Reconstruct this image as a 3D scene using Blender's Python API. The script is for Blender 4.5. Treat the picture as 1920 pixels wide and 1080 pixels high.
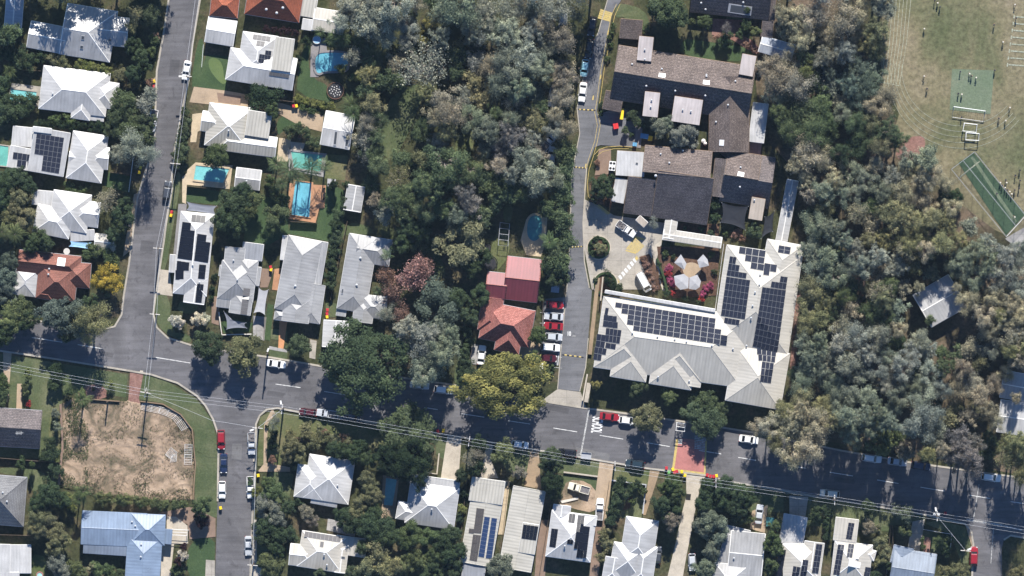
import bpy, bmesh, math, random
import numpy as np
from mathutils import Vector, Matrix
R = math.radians
random.seed(7)
for o in list(bpy.data.objects): bpy.data.objects.remove(o)
SC = bpy.context.scene
COL = SC.collection
# ---------------------------------------------------------------- camera, sky, sun, exposure
S = 0.125                                   # metres per photograph pixel
ALT = 1600.0
cam = bpy.data.cameras.new('camera'); cam_o = bpy.data.objects.new('camera', cam); COL.objects.link(cam_o)
cam_o.location = (0, 0, ALT)
cam.sensor_width = 36.0; cam.lens = 36.0 * ALT / (1920 * S)
cam.clip_start = 10; cam.clip_end = 6000
SC.camera = cam_o
SUN_EL, SUN_AZ = R(39.5), R(6.5)              # elevation; azimuth from north towards east
w = bpy.data.worlds.new('World'); SC.world = w; w.use_nodes = True
wn = w.node_tree.nodes; wl = w.node_tree.links
sky = wn.new('ShaderNodeTexSky'); sky.sky_type = 'NISHITA'; sky.sun_disc = False
sky.sun_elevation = SUN_EL; sky.sun_rotation = SUN_AZ; sky.altitude = 100; sky.ozone_density = 10.0; sky.dust_density = 0.0; sky.air_density = 1.0
wn['Background'].inputs['Strength'].default_value = 0.085
wl.new(sky.outputs[0], wn['Background'].inputs['Color'])
sl = bpy.data.lights.new('sun', 'SUN'); sl.energy = 5.0; sl.angle = R(0.5); sl.color = (1.0, 0.95, 0.875)
sun = bpy.data.objects.new('sun', sl); COL.objects.link(sun); sun.location = (20, 150, 200)
sdir = Vector((math.sin(SUN_AZ) * math.cos(SUN_EL), math.cos(SUN_AZ) * math.cos(SUN_EL), math.sin(SUN_EL)))
sun.rotation_euler = sdir.to_track_quat('Z', 'Y').to_euler()
SC.view_settings.view_transform = 'Standard'; SC.view_settings.look = 'None'
SC.view_settings.exposure = 0.9; SC.view_settings.gamma = 1.0
SC.view_settings.use_curve_mapping = False

# ---------------------------------------------------------------- helpers
def G(p, z=0.0): return Vector(((p[0] - 960) * S, (540 - p[1]) * S, z))
class Crop:                                  # reads survey coordinates taken from an enlarged tile
    def __init__(s, x0, y0, k): s.x0, s.y0, s.k = x0, y0, k
    def __call__(s, *c):
        return [(s.x0 + c[i] / s.k, s.y0 + c[i + 1] / s.k) for i in range(0, len(c), 2)]
    def p(s, x, y): return (s.x0 + x / s.k, s.y0 + y / s.k)
cA = Crop(0, 0, 3.6); cB = Crop(340, 0, 3.6); cC = Crop(680, 0, 3.6); cD = Crop(1040, 0, 3.6); cE = Crop(1400, 0, 3.6)
cF = Crop(0, 220, 3.6); cG = Crop(300, 260, 3.6); cH = Crop(620, 240, 3.2727); cI = Crop(1040, 240, 3.6); cJ = Crop(1400, 220, 2.7692)
cK = Crop(0, 450, 3.6); cL = Crop(280, 400, 3.6); cM = Crop(600, 420, 3.1304); cN = Crop(1080, 420, 3.2727); cO = Crop(1440, 500, 3.0)
cP = Crop(0, 640, 3.2727); cQ = Crop(0, 780, 3.6); cR = Crop(380, 640, 3.6); cS = Crop(440, 780, 3.6); cT = Crop(740, 640, 3.6)
cU = Crop(780, 780, 3.6); cV = Crop(1080, 660, 3.6); cW = Crop(1120, 780, 3.6); cX = Crop(1480, 760, 3.375); c1 = Crop(0, 0, 1.0)

def tag(o, label=None, cat=None, group=None, kind=None):
    if label: o['label'] = label
    if cat: o['category'] = cat
    if group: o['group'] = group
    if kind: o['kind'] = kind
    return o
def empty(name, loc=(0, 0, 0), rz=0.0):
    o = bpy.data.objects.new(name, None); COL.objects.link(o)
    o.location = loc; o.rotation_euler = (0, 0, rz); o.empty_display_size = 0.3
    return o
class MB:
    """collects polygons; build() links them as one mesh object with automatic slope-aligned UVs"""
    def __init__(s): s.v = []; s.f = []; s.m = []
    def face(s, pts, m=0):
        b = len(s.v); s.v += [Vector(p) for p in pts]; s.f.append(list(range(b, b + len(pts)))); s.m.append(m)
    def box(s, c, d, m=0, rz=0.0):
        cx, cy, cz = c; hx, hy, hz = d[0] / 2, d[1] / 2, d[2] / 2
        co, si = math.cos(rz), math.sin(rz)
        q = [Vector((cx + x * co - y * si, cy + x * si + y * co, cz + z)) for z in (-hz, hz) for x, y in ((-hx, -hy), (hx, -hy), (hx, hy), (-hx, hy))]
        for i in ((3, 2, 1, 0), (4, 5, 6, 7), (0, 1, 5, 4), (1, 2, 6, 5), (2, 3, 7, 6), (3, 0, 4, 7)): s.face([q[j] for j in i], m)
    def prism(s, pts, z0, z1, m=0, ms=None):
        """vertical prism over a counter-clockwise or clockwise outline"""
        a = sum(pts[i][0] * pts[(i + 1) % len(pts)][1] - pts[(i + 1) % len(pts)][0] * pts[i][1] for i in range(len(pts)))
        if a < 0: pts = pts[::-1]
        ms = m if ms is None else ms
        s.face([(p[0], p[1], z1) for p in pts], m)
        s.face([(p[0], p[1], z0) for p in pts[::-1]], ms)
        for i in range(len(pts)):
            p, q = pts[i], pts[(i + 1) % len(pts)]
            s.face([(p[0], p[1], z0), (q[0], q[1], z0), (q[0], q[1], z1), (p[0], p[1], z1)], ms)
    def tube(s, pts, rad, n=5, m=0, cap=True):
        pts = [Vector(p) for p in pts]; rings = []
        rr = rad if isinstance(rad, (list, tuple)) else [rad] * len(pts)
        for i, p in enumerate(pts):
            d = (pts[min(i + 1, len(pts) - 1)] - pts[max(i - 1, 0)]).normalized()
            u = d.cross(Vector((0, 0, 1)) if abs(d.z) < 0.9 else Vector((1, 0, 0))).normalized(); v = d.cross(u)
            rings.append([p + (u * math.cos(2 * math.pi * k / n) + v * math.sin(2 * math.pi * k / n)) * rr[i] for k in range(n)])
        for a, b in zip(rings, rings[1:]):
            for k in range(n): s.face([a[k], a[(k + 1) % n], b[(k + 1) % n], b[k]], m)
        if cap: s.face(rings[0], m); s.face(rings[-1][::-1], m)
    def cyl(s, c, r, h, n=12, m=0, r2=None):
        r2 = r if r2 is None else r2
        a = [Vector((c[0] + r * math.cos(2 * math.pi * k / n), c[1] + r * math.sin(2 * math.pi * k / n), c[2])) for k in range(n)]
        b = [Vector((c[0] + r2 * math.cos(2 * math.pi * k / n), c[1] + r2 * math.sin(2 * math.pi * k / n), c[2] + h)) for k in range(n)]
        for k in range(n): s.face([a[k], a[(k + 1) % n], b[(k + 1) % n], b[k]], m)
        s.face(b, m); s.face(a[::-1], m)
    def mesh(s, name, mats, org=(0, 0, 0), smooth=False, weld=False):
        org = Vector(org); me = bpy.data.meshes.new(name)
        me.from_pydata([tuple(p - org) for p in s.v], [], s.f)
        uv = me.uv_layers.new(name='UVMap'); Z = Vector((0, 0, 1)); buf = []
        for f in s.f:
            n = Vector((0, 0, 0)); P = [s.v[i] for i in f]
            for i in range(len(P)):
                a, b = P[i], P[(i + 1) % len(P)]
                n.x += (a.y - b.y) * (a.z + b.z); n.y += (a.z - b.z) * (a.x + b.x); n.z += (a.x - b.x) * (a.y + b.y)
            n = n.normalized() if n.length > 1e-9 else Z
            e = Z.cross(n); e = e.normalized() if e.length > 0.02 else Vector((1, 0, 0)); t = n.cross(e)
            for q in P: buf += [q.dot(e), q.dot(t)]
        uv.data.foreach_set('uv', buf)
        me.polygons.foreach_set('material_index', s.m)
        for k in (mats if isinstance(mats, (list, tuple)) else [mats]): me.materials.append(M[k] if isinstance(k, str) else k)
        if weld:
            bm = bmesh.new(); bm.from_mesh(me); bmesh.ops.remove_doubles(bm, verts=bm.verts, dist=0.0008); bm.to_mesh(me); bm.free()
        if smooth: me.polygons.foreach_set('use_smooth', [True] * len(me.polygons))
        me.update(); return me
    def build(s, name, mats, parent=None, org=None, smooth=False, weld=False):
        if org is None: org = parent.location if parent is not None else (0, 0, 0)
        o = bpy.data.objects.new(name, s.mesh(name, mats, org, smooth, weld)); COL.objects.link(o)
        if parent is not None: o.parent = parent
        else: o.location = org
        return o
def link(name, me, parent=None, loc=(0, 0, 0)):
    o = bpy.data.objects.new(name, me); COL.objects.link(o); o.location = loc
    if parent is not None: o.parent = parent
    return o

# ---------------------------------------------------------------- materials
M = {}
class NT:
    def __init__(s, name, rough=0.8, spec=0.3):
        m = bpy.data.materials.new(name); m.use_nodes = True; M[name] = m; s.m = m
        s.n = m.node_tree.nodes; s.l = m.node_tree.links; s.b = s.n['Principled BSDF']
        s.b.inputs['Roughness'].default_value = rough; s.b.inputs['Specular IOR Level'].default_value = spec
    def add(s, t, **k):
        x = s.n.new(t)
        for a, v in k.items():
            if a.startswith('i_'): x.inputs[a[2:].replace('_', ' ')].default_value = v
            else: setattr(x, a, v)
        return x
    def pos(s): return s.add('ShaderNodeNewGeometry').outputs['Position']
    def uv(s): return s.add('ShaderNodeUVMap').outputs[0]
    def noise(s, vec, scale, detail=4, rough=0.6, dist=0.0):
        n = s.add('ShaderNodeTexNoise'); n.inputs['Scale'].default_value = scale; n.inputs['Detail'].default_value = detail
        n.inputs['Roughness'].default_value = rough; n.inputs['Distortion'].default_value = dist
        if vec is not None: s.l.new(vec, n.inputs['Vector'])
        return n.outputs['Fac']
    def ramp(s, fac, stops):
        r = s.add('ShaderNodeValToRGB'); e = r.color_ramp.elements
        while len(e) < len(stops): e.new(0.5)
        for x, (p, c) in zip(e, stops): x.position = p; x.color = (*c, 1) if len(c) == 3 else c
        s.l.new(fac, r.inputs[0]); return r.outputs[0]
    def mix(s, fac, a, b, mode='MIX'):
        x = s.add('ShaderNodeMix', data_type='RGBA', blend_type=mode)
        for sock, v in ((x.inputs[0], fac), (x.inputs[6], a), (x.inputs[7], b)):
            if isinstance(v, (int, float)): sock.default_value = v
            elif isinstance(v, tuple): sock.default_value = (*v, 1)
            else: s.l.new(v, sock)
        return x.outputs[2]
    def scale(s, vec, k):
        x = s.add('ShaderNodeVectorMath', operation='MULTIPLY'); s.l.new(vec, x.inputs[0]); x.inputs[1].default_value = k; return x.outputs[0]
    def math(s, op, a, b=0.0):
        x = s.add('ShaderNodeMath', operation=op)
        for sock, v in ((x.inputs[0], a), (x.inputs[1], b)):
            if isinstance(v, (int, float)): sock.default_value = v
            else: s.l.new(v, sock)
        return x.outputs[0]
    def color(s, c):
        if isinstance(c, tuple): s.b.inputs['Base Color'].default_value = (*c, 1)
        else: s.l.new(c, s.b.inputs['Base Color'])
    def bump(s, h, strength=0.4, dist=0.05):
        b = s.add('ShaderNodeBump'); b.inputs['Strength'].default_value = strength; b.inputs['Distance'].default_value = dist
        s.l.new(h, b.inputs['Height']); s.l.new(b.outputs[0], s.b.inputs['Normal'])
def sc(c, k): return tuple(min(1.0, x * k) for x in c)
def plain(name, c, rough=0.7, spec=0.3, var=0.12, scale=1.2):
    t = NT(name, rough, spec); f = t.noise(t.pos(), scale, 5, 0.65)
    t.color(t.ramp(f, [(0.25, sc(c, 1 - var)), (0.75, sc(c, 1 + var))])); return t
def ground_mat(name, stops, scale=0.09, fine=1.6, amt=0.5, bump=0.3):
    t = NT(name, 0.95, 0.1); p = t.pos()
    a = t.ramp(t.noise(p, scale, 6, 0.62, 0.6), stops)
    f = t.ramp(t.noise(p, fine, 5, 0.75), [(0.3, (1 - amt,) * 3), (0.7, (1 + amt * 0.7,) * 3)])
    t.color(t.mix(1.0, a, f, 'MULTIPLY')); t.bump(t.noise(p, fine * 1.7, 3), bump, 0.15); return t
ground_mat('soil', [(0.3, (0.030, 0.036, 0.016)), (0.5, (0.055, 0.058, 0.028)), (0.68, (0.11, 0.085, 0.055))], 0.12, 1.3, 0.6)
ground_mat('forest_floor', [(0.3, (0.035, 0.04, 0.02)), (0.5, (0.085, 0.07, 0.045)), (0.7, (0.17, 0.125, 0.09))], 0.10, 1.2, 0.6)
ground_mat('lawn', [(0.3, (0.055, 0.076, 0.034)), (0.5, (0.080, 0.098, 0.048)), (0.72, (0.135, 0.138, 0.078))], 0.16, 2.2, 0.35)
ground_mat('lush_lawn', [(0.3, (0.036, 0.062, 0.028)), (0.6, (0.054, 0.084, 0.037)), (0.8, (0.078, 0.104, 0.05))], 0.2, 2.4, 0.3)
ground_mat('dry_lawn', [(0.3, (0.06, 0.082, 0.028)), (0.5, (0.10, 0.11, 0.05)), (0.72, (0.155, 0.14, 0.08))], 0.16, 2.0, 0.35)
ground_mat('turf', [(0.3, (0.09, 0.13, 0.05)), (0.7, (0.11, 0.15, 0.06))], 0.3, 3.0, 0.15)
ground_mat('pitch', [(0.3, (0.115, 0.15, 0.095)), (0.6, (0.14, 0.17, 0.115)), (0.8, (0.19, 0.19, 0.13))], 0.2, 2.0, 0.25)
ground_mat('oval', [(0.28, (0.080, 0.094, 0.046)), (0.40, (0.115, 0.118, 0.064)), (0.50, (0.165, 0.148, 0.088)), (0.68, (0.225, 0.19, 0.13))], 0.040, 0.9, 0.5)
ground_mat('net_turf', [(0.3, (0.04, 0.07, 0.042)), (0.7, (0.06, 0.095, 0.06))], 0.25, 1.8, 0.3)
ground_mat('mulch', [(0.3, (0.06, 0.035, 0.025)), (0.7, (0.13, 0.08, 0.055))], 0.3, 2.5, 0.5)
ground_mat('pink_soil', [(0.3, (0.17, 0.09, 0.075)), (0.7, (0.27, 0.16, 0.13))], 0.3, 2.0, 0.4)
# bare building lot: trampled sandy earth with weeds
t = NT('bare_earth', 0.95, 0.1); p = t.pos()
a = t.ramp(t.noise(p, 0.13, 7, 0.66, 1.4), [(0.30, (0.075, 0.075, 0.045)), (0.42, (0.16, 0.125, 0.086)), (0.54, (0.30, 0.222, 0.155)), (0.72, (0.42, 0.32, 0.235))])
f = t.ramp(t.noise(p, 0.5, 7, 0.72, 1.0), [(0.32, (0.48, 0.47, 0.44)), (0.44, (0.95,) * 3), (0.75, (1.12,) * 3)])
t.color(t.mix(1.0, a, f, 'MULTIPLY')); t.bump(t.noise(p, 2.2, 6, 0.7, 0.5), 0.5, 0.25)
# asphalt: worn patches, darker repairs, fine aggregate
def asphalt(name, c, patch=0.25):
    t = NT(name, 0.9, 0.2); p = t.pos()
    a = t.ramp(t.noise(p, 0.10, 6, 0.6, 0.8), [(0.28, sc(c, 0.78)), (0.5, c), (0.74, sc(c, 1.0 + patch))])
    st = t.ramp(t.noise(t.scale(p, (0.12, 1.3, 1)), 0.9, 4, 0.6), [(0.3, (0.80,) * 3), (0.7, (1.14,) * 3)])
    f = t.ramp(t.noise(p, 4.5, 4, 0.8), [(0.25, (0.82,) * 3), (0.75, (1.16,) * 3)])
    vo = t.add('ShaderNodeTexVoronoi', feature='DISTANCE_TO_EDGE'); vo.inputs['Scale'].default_value = 0.10; t.l.new(p, vo.inputs['Vector'])
    ck = t.ramp(vo.outputs['Distance'], [(0.0, (0.90,) * 3), (0.010, (1, 1, 1))])
    oil = t.ramp(t.noise(p, 0.45, 6, 0.7, 1.2), [(0.34, (0.72,) * 3), (0.44, (1, 1, 1)), (0.66, (1, 1, 1)), (0.74, (1.16,) * 3)]); a = t.mix(1.0, a, oil, 'MULTIPLY')
    t.color(t.mix(1.0, t.mix(1.0, t.mix(1.0, a, st, 'MULTIPLY'), f, 'MULTIPLY'), ck, 'MULTIPLY')); t.bump(t.noise(p, 9, 2), 0.15, 0.02)
asphalt('asphalt', (0.110, 0.107, 0.112), 0.40); asphalt('drive_asphalt', (0.135, 0.136, 0.144), 0.2)
def concrete(name, c, joint=None):
    t = NT(name, 0.85, 0.25); p = t.pos()
    a = t.ramp(t.noise(p, 0.35, 6, 0.65), [(0.28, sc(c, 0.74)), (0.52, c), (0.75, sc(c, 1.14))])
    f = t.ramp(t.noise(p, 3.0, 4, 0.7), [(0.3, (0.88,) * 3), (0.7, (1.1,) * 3)])
    col = t.mix(1.0, a, f, 'MULTIPLY')
    if joint:
        b = t.add('ShaderNodeTexBrick'); b.offset = 0.0; b.inputs['Scale'].default_value = 1.0; b.inputs['Brick Width'].default_value = joint
        b.inputs['Row Height'].default_value = joint; b.inputs['Mortar Size'].default_value = 0.05
        b.inputs['Color1'].default_value = (1, 1, 1, 1); b.inputs['Color2'].default_value = (0.9, 0.9, 0.9, 1); b.inputs['Mortar'].default_value = (0.7, 0.7, 0.7, 1)
        t.l.new(p, b.inputs['Vector']); col = t.mix(1.0, col, b.outputs['Color'], 'MULTIPLY')
    t.color(col)
concrete('concrete', (0.34, 0.31, 0.265), 3.2); concrete('cream_concrete', (0.40, 0.355, 0.29)); concrete('grey_concrete', (0.30, 0.29, 0.28), 2.5)
concrete('kerb_concrete', (0.34, 0.31, 0.26)); concrete('tan_paving', (0.34, 0.26, 0.18)); concrete('orange_brick', (0.48, 0.23, 0.11)); concrete('sand_paving', (0.44, 0.36, 0.25))
concrete('brown_paving', (0.20, 0.14, 0.105)); concrete('deck_timber', (0.38, 0.205, 0.115)); concrete('grey_paving', (0.20, 0.19, 0.19)); concrete('red_surface', (0.36, 0.15, 0.135))
concrete('dirt_track', (0.27, 0.20, 0.13)); concrete('brown_deck', (0.11, 0.06, 0.045)); concrete('pool_tile', (0.30, 0.52, 0.50)); concrete('pool_tile_green', (0.22, 0.42, 0.34)); concrete('pool_tile_dark', (0.12, 0.27, 0.27)); concrete('pool_tile_blue', (0.22, 0.42, 0.50))
# metal roof: ribbed sheets with streaks of dirt, along the slope
def metal_roof(name, c, rough=0.42, rib=0.035, dirt=0.2, spec=0.35):
    t = NT(name, rough, spec); uv = t.uv()
    w_ = t.add('ShaderNodeTexWave', bands_direction='X'); w_.inputs['Scale'].default_value = 0.42; w_.inputs['Distortion'].default_value = 0.0; t.l.new(uv, w_.inputs['Vector'])
    sh = t.noise(t.scale(uv, (1.25, 0.04, 1)), 1.0, 1, 0.5)
    st = t.noise(t.scale(uv, (1.6, 0.22, 1)), 0.8, 5, 0.7); bl = t.noise(t.pos(), 0.22, 5, 0.6)
    a = t.ramp(bl, [(0.3, sc(c, 1 - dirt)), (0.7, sc(c, 1 + dirt * 0.5))])
    a = t.mix(1.0, a, t.ramp(st, [(0.3, (1 - dirt,) * 3), (0.65, (1.05,) * 3)]), 'MULTIPLY')
    a = t.mix(1.0, a, t.ramp(sh, [(0.3, (0.94,) * 3), (0.7, (1.04,) * 3)]), 'MULTIPLY')
    a = t.mix(1.0, a, t.ramp(w_.outputs['Fac'], [(0.0, (1 - rib * 2,) * 3), (0.6, (1, 1, 1))]), 'MULTIPLY')
    t.color(a); t.bump(w_.outputs['Fac'], 0.25, 0.03)
metal_roof('white_roof', (0.455, 0.45, 0.44)); metal_roof('zinc_roof', (0.37, 0.37, 0.37), 0.36); metal_roof('grey_roof', (0.24, 0.25, 0.27), 0.45)
metal_roof('old_zinc_roof', (0.305, 0.305, 0.305), 0.5, 0.05, 0.2); metal_roof('cream_roof', (0.415, 0.395, 0.345), 0.5, 0.10, 0.12); metal_roof('offwhite_roof', (0.43, 0.405, 0.355), 0.55, 0.05, 0.12)
metal_roof('blue_roof', (0.195, 0.255, 0.345), 0.42, 0.05); metal_roof('bluegrey_roof', (0.21, 0.25, 0.31), 0.45, 0.05); metal_roof('red_metal_roof', (0.21, 0.05, 0.06), 0.5, 0.06, 0.15)
metal_roof('pinkgrey_roof', (0.42, 0.38, 0.37), 0.6, 0.03); metal_roof('shade_roof', (0.34, 0.37, 0.42), 0.5); metal_roof('tan_roof', (0.36, 0.31, 0.26), 0.6, 0.03)
plain('trim_white', (0.68, 0.67, 0.64), 0.5, 0.4, 0.06); plain('trim_grey', (0.30, 0.31, 0.33), 0.5, 0.4, 0.06)
# tile roof: courses of individual tiles with weathering
def tile_roof(name, c1, c2, mortar, mott=(0.25, 0.2, 0.18), amt=0.35, course=0.42):
    t = NT(name, 0.85, 0.2); uv = t.uv()
    b = t.add('ShaderNodeTexBrick'); b.inputs['Scale'].default_value = 1.0; b.inputs['Brick Width'].default_value = 0.36; b.inputs['Row Height'].default_value = course
    b.inputs['Mortar Size'].default_value = 0.035; b.inputs['Mortar Smooth'].default_value = 0.4; b.inputs['Bias'].default_value = -0.1
    b.inputs['Color1'].default_value = (*c1, 1); b.inputs['Color2'].default_value = (*c2, 1); b.inputs['Mortar'].default_value = (*mortar, 1)
    t.l.new(uv, b.inputs['Vector'])
    n1 = t.noise(uv, 2.6, 5, 0.8); n2 = t.noise(t.pos(), 0.3, 5, 0.6)
    col = t.mix(t.math('MULTIPLY', t.ramp(n1, [(0.52, (0, 0, 0)), (0.66, (1, 1, 1))]), amt * 1.6), b.outputs['Color'], mott)
    col = t.mix(1.0, col, t.ramp(n2, [(0.3, (0.75,) * 3), (0.7, (1.2,) * 3)]), 'MULTIPLY')
    t.color(col)
    wv = t.add('ShaderNodeTexWave', bands_direction='Y', wave_profile='SAW'); wv.inputs['Scale'].default_value = 0.314 / course / 2; t.l.new(uv, wv.inputs['Vector'])
    t.bump(wv.outputs['Fac'], 1.0, 0.22)
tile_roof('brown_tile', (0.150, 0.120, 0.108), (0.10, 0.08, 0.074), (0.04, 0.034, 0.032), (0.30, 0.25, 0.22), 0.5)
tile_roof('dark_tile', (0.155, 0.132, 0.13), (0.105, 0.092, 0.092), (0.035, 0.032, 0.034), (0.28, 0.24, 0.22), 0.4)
tile_roof('red_tile', (0.34, 0.105, 0.055), (0.27, 0.08, 0.045), (0.09, 0.035, 0.025), (0.17, 0.10, 0.075), 0.3)
tile_roof('pinkred_tile', (0.37, 0.15, 0.125), (0.26, 0.095, 0.08), (0.08, 0.035, 0.03), (0.46, 0.27, 0.23), 0.3)
tile_roof('brownred_tile', (0.24, 0.10, 0.075), (0.19, 0.085, 0.065), (0.075, 0.04, 0.035), (0.36, 0.20, 0.155), 0.3)
tile_roof('grey_tile', (0.20, 0.20, 0.205), (0.165, 0.165, 0.17), (0.08, 0.08, 0.08), (0.28, 0.27, 0.26), 0.3)
plain('wall_white', (0.62, 0.60, 0.56), 0.8); plain('wall_cream', (0.52, 0.47, 0.38), 0.8); plain('wall_brick', (0.26, 0.12, 0.08), 0.85, 0.2, 0.25, 4); plain('wall_grey', (0.33, 0.34, 0.36), 0.8)
plain('wall_timber', (0.20, 0.14, 0.09), 0.85); plain('fence_timber', (0.15, 0.115, 0.085), 0.9, 0.2, 0.3, 3); plain('white_paint', (0.78, 0.78, 0.76), 0.6, 0.3, 0.04)
def worn_paint(name, c, base, wear):
    t = NT(name, 0.75, 0.25); t.color(t.mix(t.ramp(t.noise(t.pos(), 2.8, 6, 0.8), [(wear, (0, 0, 0)), (wear + 0.14, (1, 1, 1))]), c, base))
worn_paint('road_white', (0.62, 0.62, 0.60), (0.16, 0.16, 0.16), 0.50); worn_paint('faded_white', (0.48, 0.48, 0.46), (0.15, 0.15, 0.15), 0.44); worn_paint('road_yellow', (0.46, 0.35, 0.12), (0.22, 0.19, 0.12), 0.50)
worn_paint('field_white', (0.32, 0.34, 0.27), (0.15, 0.15, 0.09), 0.46)
plain('black_paint', (0.02, 0.02, 0.022), 0.6); plain('timber_pole', (0.10, 0.075, 0.055), 0.9); plain('grey_metal', (0.42, 0.43, 0.44), 0.4, 0.5); plain('wire_metal', (0.62, 0.63, 0.64), 0.4, 0.5)
plain('pale_timber', (0.50, 0.47, 0.42), 0.8); plain('sail_grey', (0.33, 0.33, 0.34), 0.8); plain('sail_dark', (0.018, 0.02, 0.026), 0.8); plain('sail_blue', (0.26, 0.44, 0.62), 0.7); plain('sail_charcoal', (0.16, 0.17, 0.20), 0.8)
plain('net_black', (0.012, 0.012, 0.014), 0.7); plain('panel_frame', (0.24, 0.245, 0.25), 0.4, 0.5); plain('rubber', (0.012, 0.012, 0.012), 0.8); plain('bin_green', (0.012, 0.022, 0.015), 0.5); plain('bin_red', (0.42, 0.03, 0.04), 0.45); plain('bin_yellow', (0.75, 0.50, 0.02), 0.45); plain('bin_blue', (0.10, 0.28, 0.45), 0.5); plain('lime_lid', (0.12, 0.35, 0.10), 0.5)
plain('skin', (0.36, 0.20, 0.13), 0.6); plain('uniform_navy', (0.012, 0.018, 0.035), 0.85); plain('uniform_green', (0.02, 0.045, 0.03), 0.85); plain('shoes', (0.015, 0.015, 0.015), 0.7); plain('hat_pale', (0.55, 0.52, 0.44), 0.8); plain('hat_dark', (0.03, 0.03, 0.045), 0.8); plain('hair_brown', (0.045, 0.026, 0.016), 0.7)
plain('red_plastic', (0.55, 0.03, 0.03), 0.5); plain('yellow_plastic', (0.80, 0.52, 0.02), 0.5); plain('teal_cover', (0.10, 0.30, 0.28), 0.6); plain('load_green', (0.03, 0.05, 0.02), 0.9, 0.2, 0.6, 5); plain('load_grey', (0.14, 0.13, 0.13), 0.8, 0.3, 0.8, 5); plain('tank_dark', (0.03, 0.035, 0.045), 0.5); plain('trampoline_mat', (0.02, 0.02, 0.024), 0.7)
t = NT('solar_cell', 0.12, 0.15); t.color((0.020, 0.023, 0.036))
t = NT('solar_blue', 0.12, 0.15); t.color((0.022, 0.040, 0.095)); t = NT('solar_black', 0.15, 0.12); t.color((0.010, 0.012, 0.019)); t = NT('solar_brown', 0.7, 0.3); t.color((0.055, 0.05, 0.05)); t = NT('solar_grey', 0.2, 0.12); t.color((0.12, 0.115, 0.115))
t = NT('window_glass', 0.08, 0.5); t.color((0.02, 0.028, 0.036)); t = NT('skylight', 0.3, 0.5); t.color((0.62, 0.64, 0.66)); t = NT('dark_glass', 0.3, 0.5); t.color((0.06, 0.065, 0.07))
t = NT('car_glass', 0.06, 0.6); t.color((0.012, 0.014, 0.018)); t = NT('lamp_lens', 0.15, 0.5); t.color((0.7, 0.7, 0.68)); t = NT('tail_lens', 0.2, 0.5); t.color((0.35, 0.01, 0.01))
t = NT('car_paint', 0.22, 0.5); oi = t.add('ShaderNodeObjectInfo'); t.color(oi.outputs['Color']); t.b.inputs['Coat Weight'].default_value = 0.5; t.b.inputs['Coat Roughness'].default_value = 0.08
# pool water: clear surface over a tiled basin
t = NT('water', 0.05, 0.5); tr = t.add('ShaderNodeBsdfTransparent'); tr.inputs[0].default_value = (0.74, 0.93, 0.95, 1); gl = t.add('ShaderNodeBsdfGlossy'); gl.inputs['Roughness'].default_value = 0.04
mx = t.add('ShaderNodeMixShader'); bp = t.add('ShaderNodeBump'); bp.inputs['Strength'].default_value = 0.12; bp.inputs['Distance'].default_value = 0.1
t.l.new(t.noise(t.pos(), 1.8, 3), bp.inputs['Height']); t.l.new(bp.outputs[0], gl.inputs['Normal']); mx.inputs[0].default_value = 0.035; t.l.new(tr.outputs[0], mx.inputs[1]); t.l.new(gl.outputs[0], mx.inputs[2]); t.l.new(mx.outputs[0], t.n['Material Output'].inputs['Surface'])
# foliage: per-tree colour, per-leaf and per-clump variation
def leaf_mat(name, transl=0.25):
    t = NT(name, 0.75, 0.08); oi = t.add('ShaderNodeObjectInfo'); at = t.add('ShaderNodeAttribute', attribute_name='leafvar')
    k = t.ramp(at.outputs['Fac'], [(0.0, (0.30, 0.34, 0.34)), (0.5, (0.82, 0.84, 0.82)), (0.85, (1.45, 1.38, 1.22)), (1.0, (1.9, 1.75, 1.5))])
    c = t.mix(1.0, oi.outputs['Color'], k, 'MULTIPLY'); t.color(c)
    tl = t.add('ShaderNodeBsdfTranslucent'); t.l.new(c, tl.inputs[0]); mx = t.add('ShaderNodeMixShader'); mx.inputs[0].default_value = transl
    t.l.new(t.b.outputs[0], mx.inputs[1]); t.l.new(tl.outputs[0], mx.inputs[2]); t.l.new(mx.outputs[0], t.n['Material Output'].inputs['Surface'])
leaf_mat('leaves', 0.38)
plain('bark', (0.13, 0.10, 0.08), 0.9, 0.2, 0.3, 5); plain('pale_bark', (0.36, 0.31, 0.27), 0.85, 0.2, 0.25, 4); plain('palm_bark', (0.20, 0.17, 0.13), 0.9, 0.2, 0.2, 4)
# ---------------------------------------------------------------- ground, roads, paths
_z = [0.010]
def sheet(name, pts, mat, z=None, smooth=0):
    """flat surface laid on the ground: every sheet a few millimetres above the one before"""
    if z is None: _z[0] += 0.0011; z = _z[0]
    P = [G(p) for p in pts]
    for _ in range(smooth):
        Q = []
        for i in range(len(P)):
            a, b = P[i], P[(i + 1) % len(P)]; Q += [a * 0.75 + b * 0.25, a * 0.25 + b * 0.75]
        P = Q
    a = sum(P[i].x * P[(i + 1) % len(P)].y - P[(i + 1) % len(P)].x * P[i].y for i in range(len(P)))
    if a < 0: P = P[::-1]
    m = MB(); m.face([(p.x, p.y, z) for p in P]); o = m.build(name, mat); tag(o, kind='structure')
    return o
m = MB(); m.face([(-1500, -1500, -0.01), (1500, -1500, -0.01), (1500, 1500, -0.01), (-1500, 1500, -0.01)]); tag(m.build('ground', 'soil'), kind='structure')
sheet('bushland_floor', c1(650,-60, 1130,-60, 1100,110, 1085,200, 1070,330, 1068,480, 1000,480, 880,640, 870,715, 740,700, 760,500, 735,430, 650,330, 640,180, 670,60), 'soil')
sheet('bushland_floor', c1(1400,-60, 1670,-60, 1640,120, 1690,250, 1690,300, 1800,380, 1890,450, 2000,500, 2000,905, 1480,815, 1480,560, 1500,330, 1425,250), 'forest_floor')
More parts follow.
